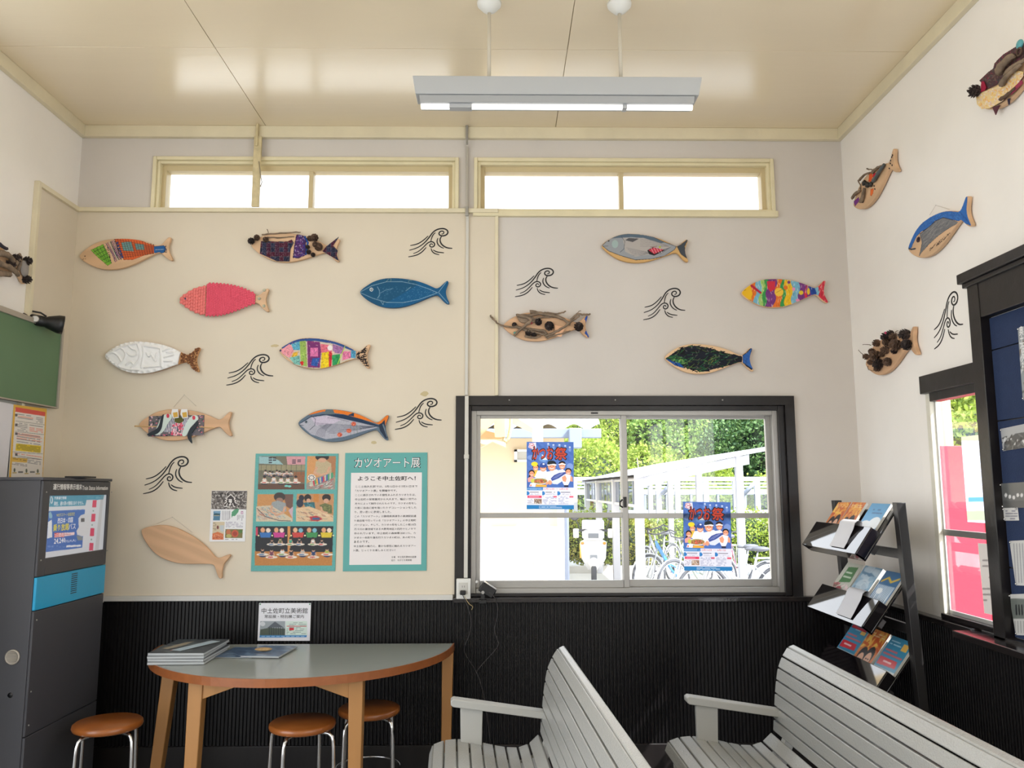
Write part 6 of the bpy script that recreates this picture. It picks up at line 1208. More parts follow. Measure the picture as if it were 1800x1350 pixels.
def cover_two(c):   # two smiling faces on orange
    c.c[:] = np.array((206, 120, 60)) / 255; c.scrib([(0, 0), (100, 0), (100, 60), (0, 60)], [(230, 160, 70), (190, 80, 40), (236, 190, 90)], 60, 8, 30); c.rows(8, 8, 90, 22, (240, 220, 180), 2)
    for x, y, g in ((32, 92, 1), (68, 84, 0)): c.ell(x, y - 8, 21, 28, (34, 26, 26)).ell(x, y + 6, 16, 24, (220, 170, 140)).line([(x - 8, y + 2), (x - 3, y + 2)], 3, (40, 30, 30)).line([(x + 3, y + 2), (x + 8, y + 2)], 3, (40, 30, 30)).line([(x - 5, y + 17), (x + 5, y + 17)], 3, (180, 70, 60))
    for x, y in ((32, 98),): c.line([(x - 12, y - 4), (x + 12, y - 4)], 1.6, (30, 24, 24))
    c.rect(0, 120, 100, 141, (190, 70, 60), .6)
def cover_sky(c):
    c.c[:] = np.array((96, 160, 206)) / 255; c.rows(18, 14, 84, 34, (60, 100, 150), 2); c.ell(30, 66, 30, 14, (230, 236, 240)).ell(74, 60, 30, 20, (226, 234, 240)); c.rect(0, 80, 100, 141, (214, 224, 228)); c.rows(8, 86, 92, 134, (120, 150, 170), 7, .5, .6)
def cover_green(c):
    c.c[:] = np.array((190, 190, 176)) / 255; c.poly([(24, 14), (80, 10), (86, 58), (22, 66)], (70, 120, 70)); c.rows(30, 24, 78, 52, (220, 226, 210), 2, .8, .9); c.scrib([(0, 66), (100, 66), (100, 141), (0, 141)], [(170, 70, 80), (226, 200, 200), (110, 100, 80)], 90, 6, 14); c.ell(44, 96, 22, 20, (150, 44, 56))
def cover_cloud(c):
    c.c[:] = np.array((130, 164, 186)) / 255; c.scrib([(0, 0), (100, 0), (100, 141), (0, 141)], [(190, 206, 216), (150, 180, 200), (100, 134, 160)], 90, 14, 40, .2, .4); c.ell(50, 60, 34, 20, (206, 216, 222), 0, .6)
def cover_falls(c):
    c.c[:] = np.array((70, 110, 150)) / 255; c.line([(10, 34), (35, 20), (60, 32), (90, 18)], 7, (206, 176, 80)); [c.line([(8 + k * 7, 46), (6 + k * 7 + RN.uniform(-4, 4), 134)], 4, (206, 220, 230)) for k in range(13)]; c.ell(30, 64, 16, 10, (226, 230, 232))
def cover_fair(c):
    c.c[:] = np.array((60, 136, 170)) / 255; c.rows(10, 8, 60, 24, (200, 226, 240), 2); c.rect(66, 10, 92, 28, (226, 180, 90)); c.rows(8, 32, 92, 52, (226, 90, 90), 2, .9, .9); c.poly([(4, 56), (84, 56), (90, 74), (6, 78)], (200, 50, 60)); c.rows(12, 60, 80, 72, (240, 220, 220), 1, .8, .95); c.rect(0, 84, 100, 141, (206, 214, 214)); [c.rect(6 + k * 20, 92, 20 + k * 20, 112, (60, 90, 130)) for k in range(3)]; c.rect(68, 96, 94, 130, (70, 90, 90)); c.rows(6, 118, 60, 136, (190, 80, 80), 2)
def brochure(i, x, w, draw, label, y0=.015, h=.2, th=.012, zoff=-.018, tilt=0):
    TM, Lh = tray_frame(i); hh = Lh + .012 + h - .2
    r = thing('brochure', label, 'brochure', TM @ Matrix.Translation((x, y0, zoff)) @ Matrix.Rotation(tilt, 4, 'Z'), 'brochures in the black rack')
    MB().box(-w / 2, w / 2, 0, hh, 0, th).build('pages', mat('brochure_pages', (206, 204, 196), .6), r)
    c = Cv(0, 0, 100, 141, 1.1); c.a[:] = 1; draw(c); surf('cover', c, M_GLOSSP, r, -w / 2, hh - w * 1.41, w / 2, hh, th + .0005, .0028, photo=False); return r
brochure(0, -.215, .16, cover_two, 'orange two-face brochure at the far end of the top pocket', tilt=.02); brochure(0, -.04, .16, cover_two, 'orange two-face brochure standing second in the top pocket', zoff=-.014); brochure(0, .19, .19, cover_sky, 'sky-blue brochure with cloud at the near end of the top pocket')
brochure(1, -.2, .19, cover_green, 'pale brochure with green title block in the middle pocket'); brochure(1, 0.02, .185, cover_cloud, 'misty blue brochure, central one in the middle pocket', th=.018); brochure(1, .225, .175, cover_falls, 'blue brochure with white streaks and yellow lettering in the middle pocket', th=.01)
brochure(2, -.2, .2, cover_fair, 'blue and red event brochure at the far end of the lowest pocket'); brochure(2, .01, .185, cover_two, 'orange two-face brochure in the lowest pocket', th=.016); brochure(2, .22, .2, cover_fair, 'blue and red event brochure at the near end of the lowest pocket')
for i, x in ((0, .115), (1, .12)):
    TM, Lh = tray_frame(i); r = thing('folded_sheet', ['white sheet curling over the front of the top pocket', 'white sheet curling over the front of the middle pocket'][i], 'paper', TM @ Matrix.Translation((x, 0, 0)), 'white sheets flopped over the rack pockets'); pr = [(.1, .018)] + [(.145 + .03 * math.sin(a), .036 - .0 + .018 * (1 - math.cos(a)) - .018) for a in (0, .5, 1, 1.5, 2.0, 2.5, 3.0)] + [(.12, .046), (.05, .038), (.018, .036)]
    V = [(sx, y, z) for sx in (-.085, .085) for y, z in pr]; n = len(pr); MB().add(V + [(a, b, c_ + .0012) for a, b, c_ in V], [(i_, i_ + 1, n + i_ + 1, n + i_) for i_ in range(n - 1)] + [(2 * n + n + i_, 2 * n + n + i_ + 1, 2 * n + i_ + 1, 2 * n + i_) for i_ in range(n - 1)], True).build('sheet', mat('grey_white_paper', (196, 196, 200), .6), r)

# ------------------------------------------------------------------ socket, plug, floodlight
a, b = on_wall('B', 815, 1034, .03); t = thing('socket_outlet', 'white wall socket box at the foot of the trunking, left of the window', 'socket', wall_mat('B', a, b, 0, .0245))
MB().box(-.04, .04, -.056, .055, 0, .035).build('box', M_WHITEPL, t, bevel=.004); MB().box(-.026, .024, -.03, .035, .035, .038).build('face_plate', mat('socket_plate', (200, 198, 192), .4), t, bevel=.002)
for x in (-.006, .006): box_obj('slot', M_PLBLACK, t, x - .001, x + .001, .008, .018, .0375, .0386)
t = thing('power_plug', 'black plug with two leads hanging from the wall socket', 'plug', wall_mat('B', a, b, 0, .063))
MB().box(-.018, .014, -.03, -.006, 0, .03).build('plug_body', M_PLBLACK, t, bevel=.005)
def lead(pix, r_, m, off, name='lead'):
    Mx = t.matrix_world.inverted(); Q = [on_wall('B', u, v, off) for u, v in pix]; Q = smooth_poly(Q, 2, False); P = [Mx @ (wall_mat('B', x, y, 0, off) @ Vector((0, 0, 0))) for x, y in Q]
    return MB().tube(P, r_, 6).build(name, m, t)
M_LEAD = mat('dark_lead', (58, 54, 54), .5)
lead([(813, 1045), (822, 1065), (829, 1090), (826, 1115), (815, 1138), (818, 1152), (840, 1183), (853, 1230), (862, 1305)], .0022, M_LEAD, .09); lead([(816, 1047), (824, 1062), (832, 1066), (829, 1072)], .0018, mat('yellow_lead', (176, 156, 110), .5), .09)
t = thing('floodlight', 'small black square floodlight clipped to the window sill, tilted upward', 'lamp', wall_mat('B', *on_wall('B', 849, 1050, .06), 0, .06))
Rm = Matrix.Rotation(math.radians(-32), 4, 'Z')
MB().box(-.045, .045, .02, .075, -.03, .02, Rm).build('housing', M_PLBLACK, t, bevel=.005); MB().box(-.04, .04, .0755, .079, -.026, .016, Rm).build('front_glass', mat('floodlight_glass', (190, 190, 190), .15), t); MB().box(-.012, .012, -.02, .035, -.012, .0).build('stand', M_PLBLACK, t, bevel=.002); MB().box(-.022, .022, -.035, -.012, -.02, .012).build('clamp', M_PLBLACK, t, bevel=.004)
MB().lathe([(.009, 0), (.009, .01)], 12, Matrix.Translation((0, .03, .02))).build('tilt_knob', M_ALU, t)
MB().blob((-.035, .085, 0), .008, .008, .008).build('sensor', M_WHITEPL, t)
lead([(860, 1041), (870, 1050), (876, 1070), (873, 1090), (868, 1108), (874, 1124), (878, 1135), (850, 1165), (838, 1180)], .002, M_LEAD, .08, 'cable')


# ------------------------------------------------------------------ outside
M_CONC = mat('pale_concrete', (182, 180, 174), .8, var=.06, vscale=3)
MB().box(-40, 60, .2, 19, -.35, -.15).box(XR + .2, 60, -40, .2, -.35, -.15).box(-40, XL - .2, -40, .2, -.35, -.15).box(XL - .2, XR + .2, -40, YF - .2, -.35, -.15).build('ground', M_CONC, kind='structure')
GZ = -.15
def at(u, v, y): p = pl(u, v, 1, y); return p[0], p[2]
# neighbouring building
t = thing('neighbouring_building', 'cream rendered building with tiled eaves, seen through the left pane', 'building', (0, 6.5, GZ))
M_REND = mat('cream_render', (214, 196, 164), .8, var=.03, vscale=3); M_REND2 = mat('pale_render', (214, 212, 206), .8, var=.1, vscale=9)
xe = at(992, 800, 6.5)[0]; zm = at(900, 925, 6.5)[1] - GZ; MB().box(-6, xe, 0, 6, zm, 2.62).build('upper_wall', M_REND, t); MB().box(-6.02, xe + .02, -.03, 6, 0, zm).build('plinth_wall', M_REND2, t)
yE = 5.9; xg = at(1056, 760, yE)[0]; zg = at(1000, 770, yE)[1]; z2 = at(1000, 754, yE)[1]
MB().box(-6, xg, yE - 6.5 - .06, yE - 6.5 + .06, zg - GZ, z2 - GZ).build('gutter', mat('grey_gutter', (120, 132, 150), .5), t, bevel=.01); MB().box(-6, xg - .04, yE - 6.5 + .06, 0, z2 - GZ - .06, z2 - GZ - .02).build('soffit', mat('soffit_board', (200, 190, 170), .7), t)
mt = mat('grey_roof_tile', (206, 208, 214), .5); x = xg - .02; k = 0
while x > -1.2:
    mb = MB()
    for r_ in range(7):
        y0 = yE - 6.5 - .05 + r_ * .3; z0 = z2 - GZ + .04 + r_ * .13; n = 8; V = []
        for e in (0, 1):
            for i in range(n + 1): s = i / n; V.append((x - .34 * s, y0 + e * .32, z0 + e * .135 + .035 * math.cos(2 * PI * s) + (.0 if e else .012)))
        V += [(a, b, c - .025) for a, b, c in V[:n + 1]]
        mb.add(V, [(i, i + 1, n + 2 + i, n + 1 + i) for i in range(n)] + [(2 * n + 2 + i, 2 * n + 3 + i, i + 1, i) for i in range(n)])
    mb.build('roof_tile', mt, t); x -= .34; k += 1
xa = at(1012, 765, yE - .1)[0]; MB().box(xa - .09, xa + .07, yE - 6.6 - .08, yE - 6.5 + .02, zg - GZ - .14, z2 - GZ).build('rainwater_head', mat('grey_gutter', (120, 132, 150)), t, bevel=.01)
xp = at(996, 950, 6.4)[0]; MB().tube([(xp, -.12, 0), (xp, -.12, 1.9), (xp + .06, -.3, zg - GZ - .1)], .033, 10).build('downpipe', mat('slate_pipe', (130, 140, 160), .5), t)
fa, fz = at(921, 790, 6.45); fb_, fz2 = at(960, 812, 6.45); f = frame_boxes(MB(), 0, fb_ - at(904, 790, 6.45)[0], fz2 - .0, fz, .05, -.03, .03); f = MB(); x0 = at(904, 800, 6.45)[0]; z0, z1 = at(904, 812, 6.45)[1] - GZ, at(904, 790, 6.45)[1] - GZ
f.box(x0, fb_, -.06, 0, z0, z0 + .03).box(x0, fb_, -.06, 0, z1 - .03, z1).box(x0, x0 + .04, -.06, 0, z0, z1).box(fb_ - .04, fb_, -.06, 0, z0, z1); w_ = f.build('window', M_WHITEPL, t); MB().box(x0 + .04, fb_ - .04, -.03, -.02, z0 + .03, z1 - .03).build('pane', mat('dull_pane', (180, 178, 170), .3), w_)
# cream post under the eaves and the eave timbers of this building
x0 = at(955, 900, 3)[0]; mb = MB().box(at(936.5, 900, 3)[0], x0, 2.96, 3.04, GZ, 3.6); o = mb.build('eaves_post', mat('cream_steel_post', (232, 206, 158), .5), bevel=.004); tag(o, 'cream square post standing outside the left window pane', 'post')
t = thing('eave_timbers', 'pale timber brackets and beam under the eaves, at the top left of the window', 'timber frame', (0, 1.6, 0))
M_TIM = mat('pale_eave_timber', (226, 196, 146), .6, grain=6)
def prt(pp, y, th, name, m=M_TIM): MB().prism([at(u, v, y) for u, v in pp], y - 1.6, y - 1.6 + th, Matrix(((1, 0, 0, 0), (0, 0, 1, 0), (0, 1, 0, 0), (0, 0, 0, 1)))).build(name, m, t)
prt([(820, 700), (868, 700), (868, 742), (820, 790)], 1.6, .06, 'bracket'); prt([(820, 748), (886, 765), (886, 772), (820, 772)], 1.75, .1, 'beam'); prt([(866, 715), (888, 715), (888, 768), (870, 768)], 1.65, .08, 'post_end'); prt([(820, 772), (866, 772), (889, 778), (889, 786), (866, 776), (820, 800)], 1.9, .08, 'brace', M_REND); prt([(898, 728), (936, 752), (936, 760), (896, 742)], 1.9, .06, 'rafter'); MB().box(-.12, -.04, -1.48, .4, 2.6, 2.7).build('tie_beam', M_TIM, t)
stp = [at(889 + 9 * math.cos(a), 735 + 42 * math.sin(a), 1.7) for a in (-1.4, -.7, 0, .5, 1.0, 1.5, 2.0, 2.6, 3.3)]
MB().tube([(x, .1, z) for x, z in stp], .014, 8).build('rope', mat('straw_rope', (206, 186, 140), .9, var=.3, vscale=80), t)

# bicycle shelters
M_SH = mat('white_shelter_steel', (192, 194, 202), .4); M_POLY = glass_mat('shelter_polycarbonate', .05, (226, 232, 240)); M_PUR = mat('grey_purlin', (150, 158, 176), .5)
x0 = at(1125, 950, 7)[0]; x1 = at(1298, 815, 7)[0]; xr = at(1343, 800, 7)[0]
t = thing('bicycle_shelter', 'near white bicycle shelter with a curved roof rising to the right', 'shelter', (x0, 7, GZ)); X = lambda v: v - x0; Z = lambda v: v - GZ
def rz(x): s = (x - x0) / (xr - x0); return 1.72 + .38 * s - .06 * (s - .5) ** 2
for y in (7, 9.4, 11.8, 14): 
    MB().box(X(x0) - .06, X(x0) + .06, y - 7.06, y - 6.94, 0, Z(rz(x0))).build('post', M_SH, t, bevel=.005); MB().box(X(x1) - .05, X(x1) + .05, y - 7.05, y - 6.95, 0, Z(rz(x1))).build('post', M_SH, t, bevel=.005)
    mb = MB(); n = 12; P = [(X(x0 + (x1 + .15 - x0) * i / n), y - 7, Z(rz(x0 + (x1 + .15 - x0) * i / n)) - .08) for i in range(n + 1)]
    for a, b in zip(P, P[1:]): mb.add([(p[0], p[1] + dy, p[2] + dz) for p in (a, b) for dy, dz in ((-.04, -.07), (.04, -.07), (.04, .07), (-.04, .07))], [(0, 1, 2, 3), (7, 6, 5, 4), (0, 4, 5, 1), (1, 5, 6, 2), (2, 6, 7, 3), (3, 7, 4, 0)])
    mb.build('arched_beam', M_SH, t)
n = 14; P = [(X(x0 - .1 + (xr + .1 - x0) * i / n), Z(rz(x0 - .1 + (xr + .1 - x0) * i / n))) for i in range(n + 1)]; mb = MB()
for (xa, za), (xb, zb) in zip(P, P[1:]): mb.add([(xa, -.2, za), (xb, -.2, zb), (xb, 7.2, zb), (xa, 7.2, za), (xa, -.2, za + .06), (xb, -.2, zb + .06), (xb, 7.2, zb + .06), (xa, 7.2, za + .06)], [(0, 3, 2, 1), (4, 5, 6, 7), (0, 1, 5, 4), (2, 3, 7, 6)])
mb.build('roof', M_SH, t)
MB().box(-.03, .03, 0, 7, Z(1.27), Z(1.31)).box(-.03, .03, 0, 7, Z(1.66), Z(1.7)).build('side_rail', M_SH, t)
for k in range(15): MB().box(-.012, .012, k * .5 - .012, k * .5 + .012, Z(1.3), Z(1.67)).build('side_bar', M_PUR, t)
MB().box(-.004, .004, .02, 6.98, Z(1.31), Z(1.66)).build('side_panel', M_POLY, t)
xf0, xf1 = at(1008, 850, 14.6)[0], at(1400, 850, 14.6)[0]
t = thing('bicycle_shelter', 'far white bicycle shelter running across behind the near one', 'shelter', (xf0, 14.6, GZ)); X = lambda v: v - xf0
for k, u in enumerate((1010, 1072, 1157, 1190, 1240, 1292, 1330, 1372)):
    x = at(u, 850, 14.6)[0]; MB().box(X(x) - .06, X(x) + .06, -.06, .06, 0, 1.95).build('post', M_SH, t)
for v, y, h in ((842, 0, .1), (850, .6, .05), (856, 1.2, .05), (862, 1.8, .06), (868, 2.4, .05)): z = at(1200, v, 14.6 + y)[1] - GZ; MB().box(0, X(xf1), y - .05, y + .05, z - h / 2, z + h / 2).build('purlin', M_SH if h > .05 else M_PUR, t)
z = at(1200, 900, 14.6)[1] - GZ; MB().box(0, X(xf1), -.04, .04, z - .05, z + .05).build('rail', M_SH, t); z = at(1200, 866, 14.6)[1] - GZ; MB().box(0, X(xf1), -.04, .04, z - .04, z + .04).build('rail', M_SH, t)
MB().box(0, X(xf1), 0, .01, at(1200, 899, 14.6)[1] - GZ, at(1200, 868, 14.6)[1] - GZ).build('rear_panel', M_POLY, t)
for u in (1030, 1051, 1094, 1115, 1134, 1172, 1215, 1262, 1310, 1350): x = at(u, 880, 14.6)[0]; MB().box(X(x) - .025, X(x) + .025, -.03, .03, at(1200, 899, 14.6)[1] - GZ, at(1200, 868, 14.6)[1] - GZ).build('bar', M_PUR, t)
for u in (1165, 1310): a, b = at(u, 868, 14.4), at(u + 22, 846, 14.4); MB().tube([(X(a[0]), -.1, a[1] - GZ), (X(b[0]), -.1, b[1] - GZ)], .05, 4).build('brace', M_PUR, t)

# bicycles
M_TYRE = mat('grey_tyre', (70, 72, 78), .7); M_RIM = mat('silver_rim', (190, 194, 200), .3, metal=.7)
def bicycle(x, y, rot, col, label, s=1.0, basket=False):
    t = thing('bicycle', label, 'bicycle', Matrix.Translation((x, y, GZ)) @ Matrix.Rotation(rot, 4, 'Z') @ Matrix.Scale(s, 4), 'bicycles parked outside'); m = mat('frame_' + str(col[0]), col, .35)
    for wx in (-.52, .52):
        w = MB().ring((wx, 0, .34), .325, .019, 'y', 32, 6).build('wheel', M_TYRE, t); MB().ring((wx, 0, .34), .298, .01, 'y', 32, 5).build('rim', M_RIM, w); mb = MB()
        for k in range(14): a = k * 2 * PI / 14; mb.tube([(wx, .02 * (-1) ** k, .34), (wx + .298 * math.cos(a), 0, .34 + .298 * math.sin(a))], .0022, 4, False)
        mb.build('spokes', M_RIM, w); MB().tube([(wx, -.05, .34), (wx, .05, .34)], .018, 8).build('hub', M_RIM, w)
        mb = MB(); mb.tube([(wx + .355 * math.cos(a), 0, .34 + .355 * math.sin(a)) for a in np.linspace(.5, 2.7, 10)], .014, 6); mb.build('mudguard', M_RIM, t)
    T = lambda P, r_, n='frame_tube', mm=m: MB().tube(P, r_, 8).build(n, mm, t)
    T([(-.36, 0, .88), (-.33, 0, .76)], .02, 'head_tube'); T([(-.33, 0, .78), (-.52, .045, .34)], .013, 'fork', M_RIM); T([(-.33, 0, .78), (-.52, -.045, .34)], .013, 'fork', M_RIM)
    T([(-.34, 0, .8), (-.05, 0, .42), (.08, 0, .3)], .02); T([(-.345, 0, .86), (-.1, 0, .52), (.12, 0, .42)], .013); T([(.08, 0, .3), (.2, 0, .78)], .016); T([(.08, .03, .3), (.52, .05, .34), (.17, .02, .66)], .009); T([(.08, -.03, .3), (.52, -.05, .34), (.17, -.02, .66)], .009)
    T([(.2, 0, .76), (.22, 0, .86)], .012, 'seat_post', M_RIM); MB().blob((.25, 0, .89), .13, .07, .035, 12).blob((.13, 0, .89), .09, .025, .025, 10).build('saddle', mat('grey_saddle', (90, 92, 98), .5), t)
    T([(-.36, 0, .86), (-.39, 0, .98)], .012, 'stem', M_RIM); T(smooth_poly([(0, 0)], 0) and [(-.2, .28, 1.02), (-.3, .26, 1.06), (-.4, .14, 1.0), (-.39, 0, .98), (-.4, -.14, 1.0), (-.3, -.26, 1.06), (-.2, -.28, 1.02)], .012, 'handlebar', M_TYRE)
    T([(.08, -.09, .3), (.08, .09, .3)], .012, 'crank', M_RIM); MB().ring((.08, .04, .3), .09, .007, 'y', 20, 5).build('chainring', M_RIM, t); MB().box(.05, .11, .09, .15, .2, .22).box(.05, .11, -.15, -.09, .38, .4).build('pedal', M_TYRE, t)
    MB().box(.32, .62, -.06, .06, .72, .735).tube([(.52, .05, .36), (.56, .06, .72)], .006, 5).tube([(.52, -.05, .36), (.56, -.06, .72)], .006, 5).build('rear_carrier', M_RIM, t)
    if basket:
        mb = MB(); [mb.box(-.66, -.42, -.15 + k * .05, -.146 + k * .05, .78, 1.0) for k in range(7)]; [mb.box(-.66, -.42, -.15, .15, .78 + k * .05, .784 + k * .05) for k in range(5)]; mb.build('basket', M_RIM, t)
    return t
def bp(u, v, y, off): p = pl(u, v, 1, y); return p[0] + off
bicycle(at(1140, 1000, 8.2)[0] + .4, 8.2, .55, (52, 136, 200), 'light blue bicycle, leftmost of those parked outside')
bicycle(at(1175, 1000, 7.4)[0] + .42, 7.3, .6, (150, 160, 150), 'grey bicycle next to the light blue one, seen under the poster', 1.0)
bicycle(at(1235, 1010, 6.6)[0] + .45, 6.6, .2, (190, 194, 200), 'silver bicycle low under the right festival poster', 1.0)
bicycle(at(1325, 975, 6.3)[0] - .2, 6.2, -.1, (176, 180, 186), 'silver bicycle with a plain grey saddle at the window\'s right edge', 1.0)
bicycle(at(1290, 1000, 8.6)[0], 8.8, 1.2, (206, 110, 130), 'pinkish bicycle standing behind the silver one with the plain saddle', 1.0)
bicycle(at(1135, 960, 9.6)[0] + .3, 9.9, .9, (170, 176, 186), 'grey bicycle with raised handlebar behind the light blue one', 1.0)
# scooter
sx, sz = at(1043, 950, 9.5); t = thing('motor_scooter', 'white motor scooter with two mirrors parked by the hedge', 'scooter', Matrix.Translation((sx, 9.5, GZ)) @ Matrix.Rotation(-.11, 4, 'Z'))
M_SC = mat('white_scooter_body', (224, 224, 226), .3)
MB().prism([(-.1, .3), (.1, .3), (.21, .5), (.23, .78), (.12, .84), (-.12, .84), (-.23, .78), (-.21, .5)], -.03, .03, Matrix(((1, 0, 0, 0), (0, 0, 1, -.12), (0, 1, 0, 0), (0, 0, 0, 1)))).build('leg_shield', M_SC, t, bevel=.015); MB().blob((0, .35, .55), .15, .5, .14, 14).build('body', M_SC, t); MB().box(-.17, .17, -.2, -.06, .8, .98).build('headlight_cowl', M_SC, t, bevel=.04); MB().box(-.09, .09, -.215, -.2, .85, .93).build('headlight', mat('lens_grey', (120, 126, 136), .2), t, bevel=.005); MB().box(-.06, .06, -.17, -.155, .5, .56).build('number_plate', mat('plate_grey', (150, 156, 166), .5), t); MB().box(-.2, .2, .45, .85, .8, 1.12).build('delivery_box', M_SC, t, bevel=.02); MB().blob((0, .5, .76), .14, .35, .06, 12).build('saddle', M_TYRE, t)
for y in (-.42, .62): MB().ring((0, y, .24), .2, .045, 'x', 24, 8).build('wheel', M_TYRE, t)
MB().blob((0, -.4, .42), .09, .2, .12, 12).build('front_mudguard', M_SC, t); MB().tube([(-.34, 0, .95), (-.15, -.06, .98), (0, -.08, .94), (.15, -.06, .98), (.34, 0, .95)], .018, 8).build('handlebar', M_TYRE, t)
for s in (-1, 1):
    MB().tube([(s * .22, -.04, .98), (s * .3, -.03, 1.16)], .008, 6).build('mirror_stalk', M_TYRE, t); MB().blob((s * .32, -.03, 1.19), .075, .015, .05, 12).build('mirror', M_TYRE, t); MB().blob((s * .19, -.17, .76), .03, .03, .025).build('indicator', mat('amber_lens', (226, 150, 50), .3), t); MB().box(s * .3 - .05, s * .3 + .05, -.06, .04, .84, 1.0).build('hand_guard', M_SC, t, bevel=.02)
MB().box(-.24, -.2, -.1, .0, .5, .75).build('yellow_plate', mat('yellow_plate', (232, 196, 80), .5), t)

# low wall of stones, hedge strip and the wooded slope
t = thing('stone_wall', 'low grey stone retaining wall behind the bicycles at the right', 'wall', (0, 16.5, GZ))
for r_ in range(4):
    x = at(1290, 950, 16.5)[0] + (r_ % 2) * .2
    while x < at(1420, 950, 16.5)[0]:
        w_ = RN.uniform(.3, .5); MB().box(x, x + w_ - .02, RN.uniform(-.05, .02), .4, r_ * .24, r_ * .24 + .225).build('stone', mat('grey_stone', (150, 146, 136), .9, var=.25, vscale=7), t, bevel=.02, seg=1); x += w_
def leaf_mesh(name, n, rx, ry, rz_, size, m, dense=1, jag=.2):
    a = NR.rand(n) * 2 * PI; u = NR.rand(n) * 1.7 - .7; s = np.sqrt(np.clip(1 - u * u, 0, 1)); rr = 1 + jag * (np.sin(a * 3 + u * 4) + np.sin(a * 5 - u * 7)) * .5 + NR.randn(n) * .06
    C = np.stack([rx * s * np.cos(a) * rr, ry * s * np.sin(a) * rr, rz_ * u * rr], 1); N = NR.randn(n, 3); N /= np.linalg.norm(N, axis=1)[:, None]; T = np.cross(N, NR.randn(n, 3)); T /= np.linalg.norm(T, axis=1)[:, None]; B = np.cross(N, T)
    L = (size * (.6 + .8 * NR.rand(n)))[:, None]; V = np.stack([C - T * L * .5, C + B * L * .3 + N * L * .08, C + T * L * .5, C - B * L * .3 + N * L * .08], 1).reshape(-1, 3)
    me = bpy.data.meshes.new(name); me.vertices.add(4 * n); me.vertices.foreach_set('co', V.ravel()); me.loops.add(4 * n); me.loops.foreach_set('vertex_index', np.arange(4 * n, dtype=np.int32)); me.polygons.add(n); me.polygons.foreach_set('loop_start', np.arange(0, 4 * n, 4, dtype=np.int32)); me.materials.append(m); me.update(); return me
def leafmat(name, c1, c2, tr=.35):
    m = bpy.data.materials.new(name); m.use_nodes = True; n = m.node_tree.nodes; l = m.node_tree.links; b = n['Principled BSDF']; g = n.new('ShaderNodeNewGeometry'); r_ = n.new('ShaderNodeValToRGB'); r_.color_ramp.elements[0].color = (*lin(c1), 1); r_.color_ramp.elements[1].color = (*lin(c2), 1); l.new(g.outputs['Random Per Island'], r_.inputs[0]); l.new(r_.outputs[0], b.inputs['Base Color']); b.inputs['Roughness'].default_value = .6
    t_ = n.new('ShaderNodeBsdfTranslucent'); x = n.new('ShaderNodeMixShader'); x.inputs[0].default_value = tr; l.new(r_.outputs[0], t_.inputs[0]); l.new(b.outputs[0], x.inputs[1]); l.new(t_.outputs[0], x.inputs[2]); l.new(x.outputs[0], n['Material Output'].inputs[0]); return m
LM = [leafmat('leaf_bright', (124, 152, 52), (172, 186, 80)), leafmat('leaf_mid', (92, 130, 58), (142, 168, 76)), leafmat('leaf_dark', (60, 98, 58), (108, 138, 78)), leafmat('leaf_yellow', (160, 168, 70), (186, 180, 92))]
BUSH = [leaf_mesh('foliage', 11000, 1.5, 1.2, 1.3, .1, LM[k]) for k in range(4)]
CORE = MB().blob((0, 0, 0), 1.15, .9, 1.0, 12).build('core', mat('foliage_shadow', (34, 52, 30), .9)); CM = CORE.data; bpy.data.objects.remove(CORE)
MB().add([(-30, 19, -.2), (60, 19, -.2), (60, 23, 2.2), (-30, 23, 2.2), (60, 34, 9.5), (-30, 34, 9.5), (60, 34, -.5), (-30, 34, -.5)], [(0, 1, 2, 3), (3, 2, 4, 5), (5, 4, 6, 7)]).build('hillside', mat('hill_soil', (70, 84, 46), .9, var=.3, vscale=2), kind='structure')
TG = ['dark green leafy tree', 'mid green bushy tree', 'bright green leafy tree', 'yellow-green leafy tree']
TN = {20.5: 'lowest row', 23: 'second row', 26: 'third row', 29.5: 'highest row'}
for (y, z, dx, n_, s) in ((20.5, 1.0, 2.1, 17, 1.0), (23, 2.9, 2.3, 18, 1.1), (26, 4.8, 2.6, 18, 1.25), (29.5, 7.0, 3.0, 18, 1.45)):
    for k in range(n_):
        x = (.5 if y < 24 else -1) + k * dx + RN.uniform(-.6, .6); v = RN.choice([0, 0, 0, 1, 1, 2, 3]); sc = s * RN.uniform(.85, 1.25)
        t = thing('hillside_tree', ['bright green', 'mid green', 'dark green', 'yellow-green'][v] + ' tree in the ' + TN[y] + ' of the wooded slope beyond the shelters', 'tree', Matrix.Translation((x, y + RN.uniform(-.6, .6), z + RN.uniform(-.4, .5))) @ Matrix.Rotation(RN.uniform(0, 6), 4, 'Z') @ Matrix.Scale(sc, 4), 'trees on the wooded slope, ' + TN[y] + ': ' + ['bright', 'mid', 'dark', 'yellow'][v])
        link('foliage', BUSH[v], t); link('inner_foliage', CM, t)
        if k % 3 == 0: MB().tube([(0, 0, -1.6), (.1, .2, -.4), (0, 0, .4)], [.09, .07, .04], 6).build('trunk', mat('pale_trunk', (176, 164, 140), .8), t)
        elif k % 3 == 1: MB().tube([(-.9, -1.1, -.9), (-.7, -1.3, 0), (-.75, -1.2, .9)], [.03, .025, .01], 5).tube([(-.7, -1.3, 0), (-.4, -1.35, .7)], [.02, .008], 5).build('bare_branch', mat('pale_trunk', (176, 164, 140)), t)
HB_ = [leaf_mesh('foliage', 4000, .8, .5, .62, .06, LM[k]) for k in (0, 3)]
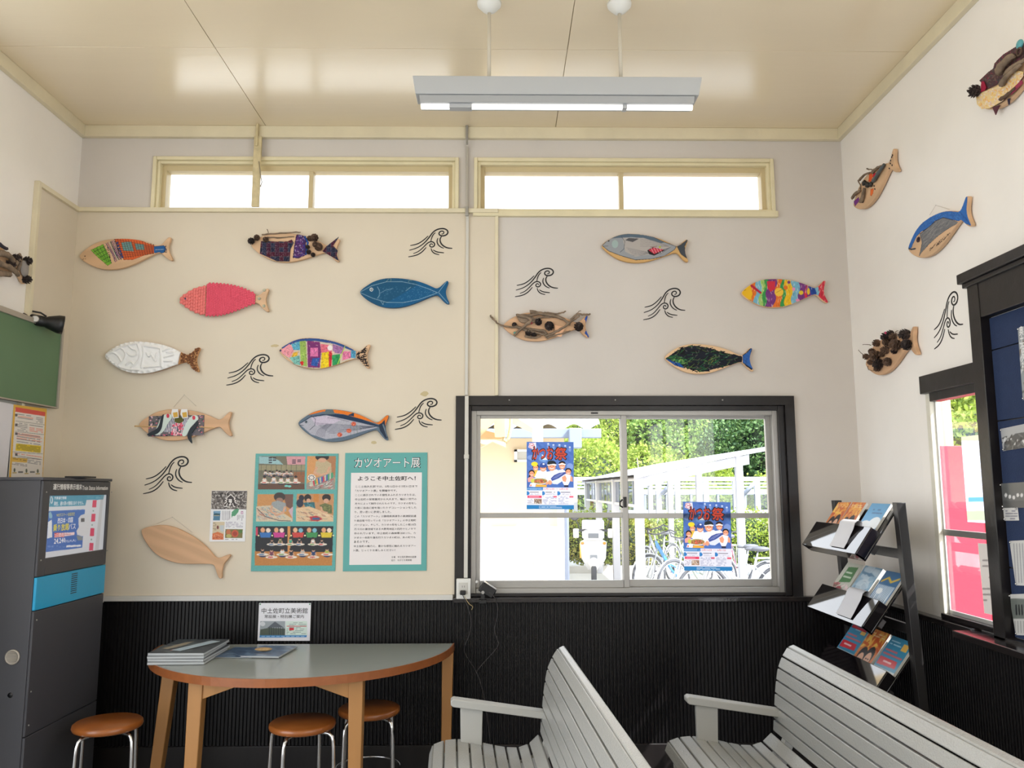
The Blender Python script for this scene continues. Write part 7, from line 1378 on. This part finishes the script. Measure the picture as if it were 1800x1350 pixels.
for k in range(9):
    v = RN.choice([0, 0, 1]); x = 1.15 + k * .8 + RN.uniform(-.1, .1)
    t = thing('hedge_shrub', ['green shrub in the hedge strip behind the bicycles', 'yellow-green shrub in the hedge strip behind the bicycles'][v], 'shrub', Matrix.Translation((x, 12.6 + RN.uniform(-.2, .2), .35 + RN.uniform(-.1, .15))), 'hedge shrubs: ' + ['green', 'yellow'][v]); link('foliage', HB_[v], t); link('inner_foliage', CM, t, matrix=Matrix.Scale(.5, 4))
k_ = MB().box(.6, 9, 11.75, 11.9, GZ, GZ + .14).build('kerb', M_CONC, kind='structure')

# outside the right-hand window: red machine, post
vx0, vz = pl(1608, 783.5, 1, .3)[0], pl(1650, 783.5, 1, .3)[2]
t = thing('red_vending_machine', 'tall red vending machine side standing outside the right wall window', 'machine', (vx0, .3, GZ)); MR_ = mat('red_machine_paint', (206, 44, 66), .35)
MB().box(0, 1.2, 0, .75, .05, vz - GZ).build('cabinet', MR_, t, bevel=.006); MB().box(.05, 1.15, .05, .7, 0, .05).build('plinth', M_PLBLACK, t); MB().box(.42, 1.15, -.012, 0, .12, vz - GZ - .05).build('door', MR_, t, bevel=.005); MB().box(.405, .41, -.004, 0, .12, vz - GZ - .05).build('seam', mat('dark_red', (120, 24, 40), .5), t)

x = pl(1660, 730, 1, 3)[0]; o = MB().tube([(x, 3, GZ), (x, 3, 3.7)], .06, 16).build('eaves_post', mat('cream_steel_post', (232, 206, 158))); tag(o, 'cream round post outside the right wall window', 'post')
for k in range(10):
    v = RN.choice([0, 1, 2]); t = thing('roadside_tree', ['bright green tree outside the right wall window', 'mid green tree outside the right wall window', 'dark green tree outside the right wall window'][v], 'tree', Matrix.Translation((11 + k * 1.3, 12 - k * 1.7, 2.3 + RN.uniform(-.5, .8))) @ Matrix.Rotation(RN.uniform(0, 6), 4, 'Z') @ Matrix.Scale(1.3, 4), 'trees beyond the right wall window: ' + ['bright', 'mid', 'dark'][v]); link('foliage', BUSH[v], t); link('inner_foliage', CM, t); MB().tube([(0, 0, -2.4), (0, 0, 0)], .09, 8).build('trunk', mat('pale_trunk', (176, 164, 140)), t)
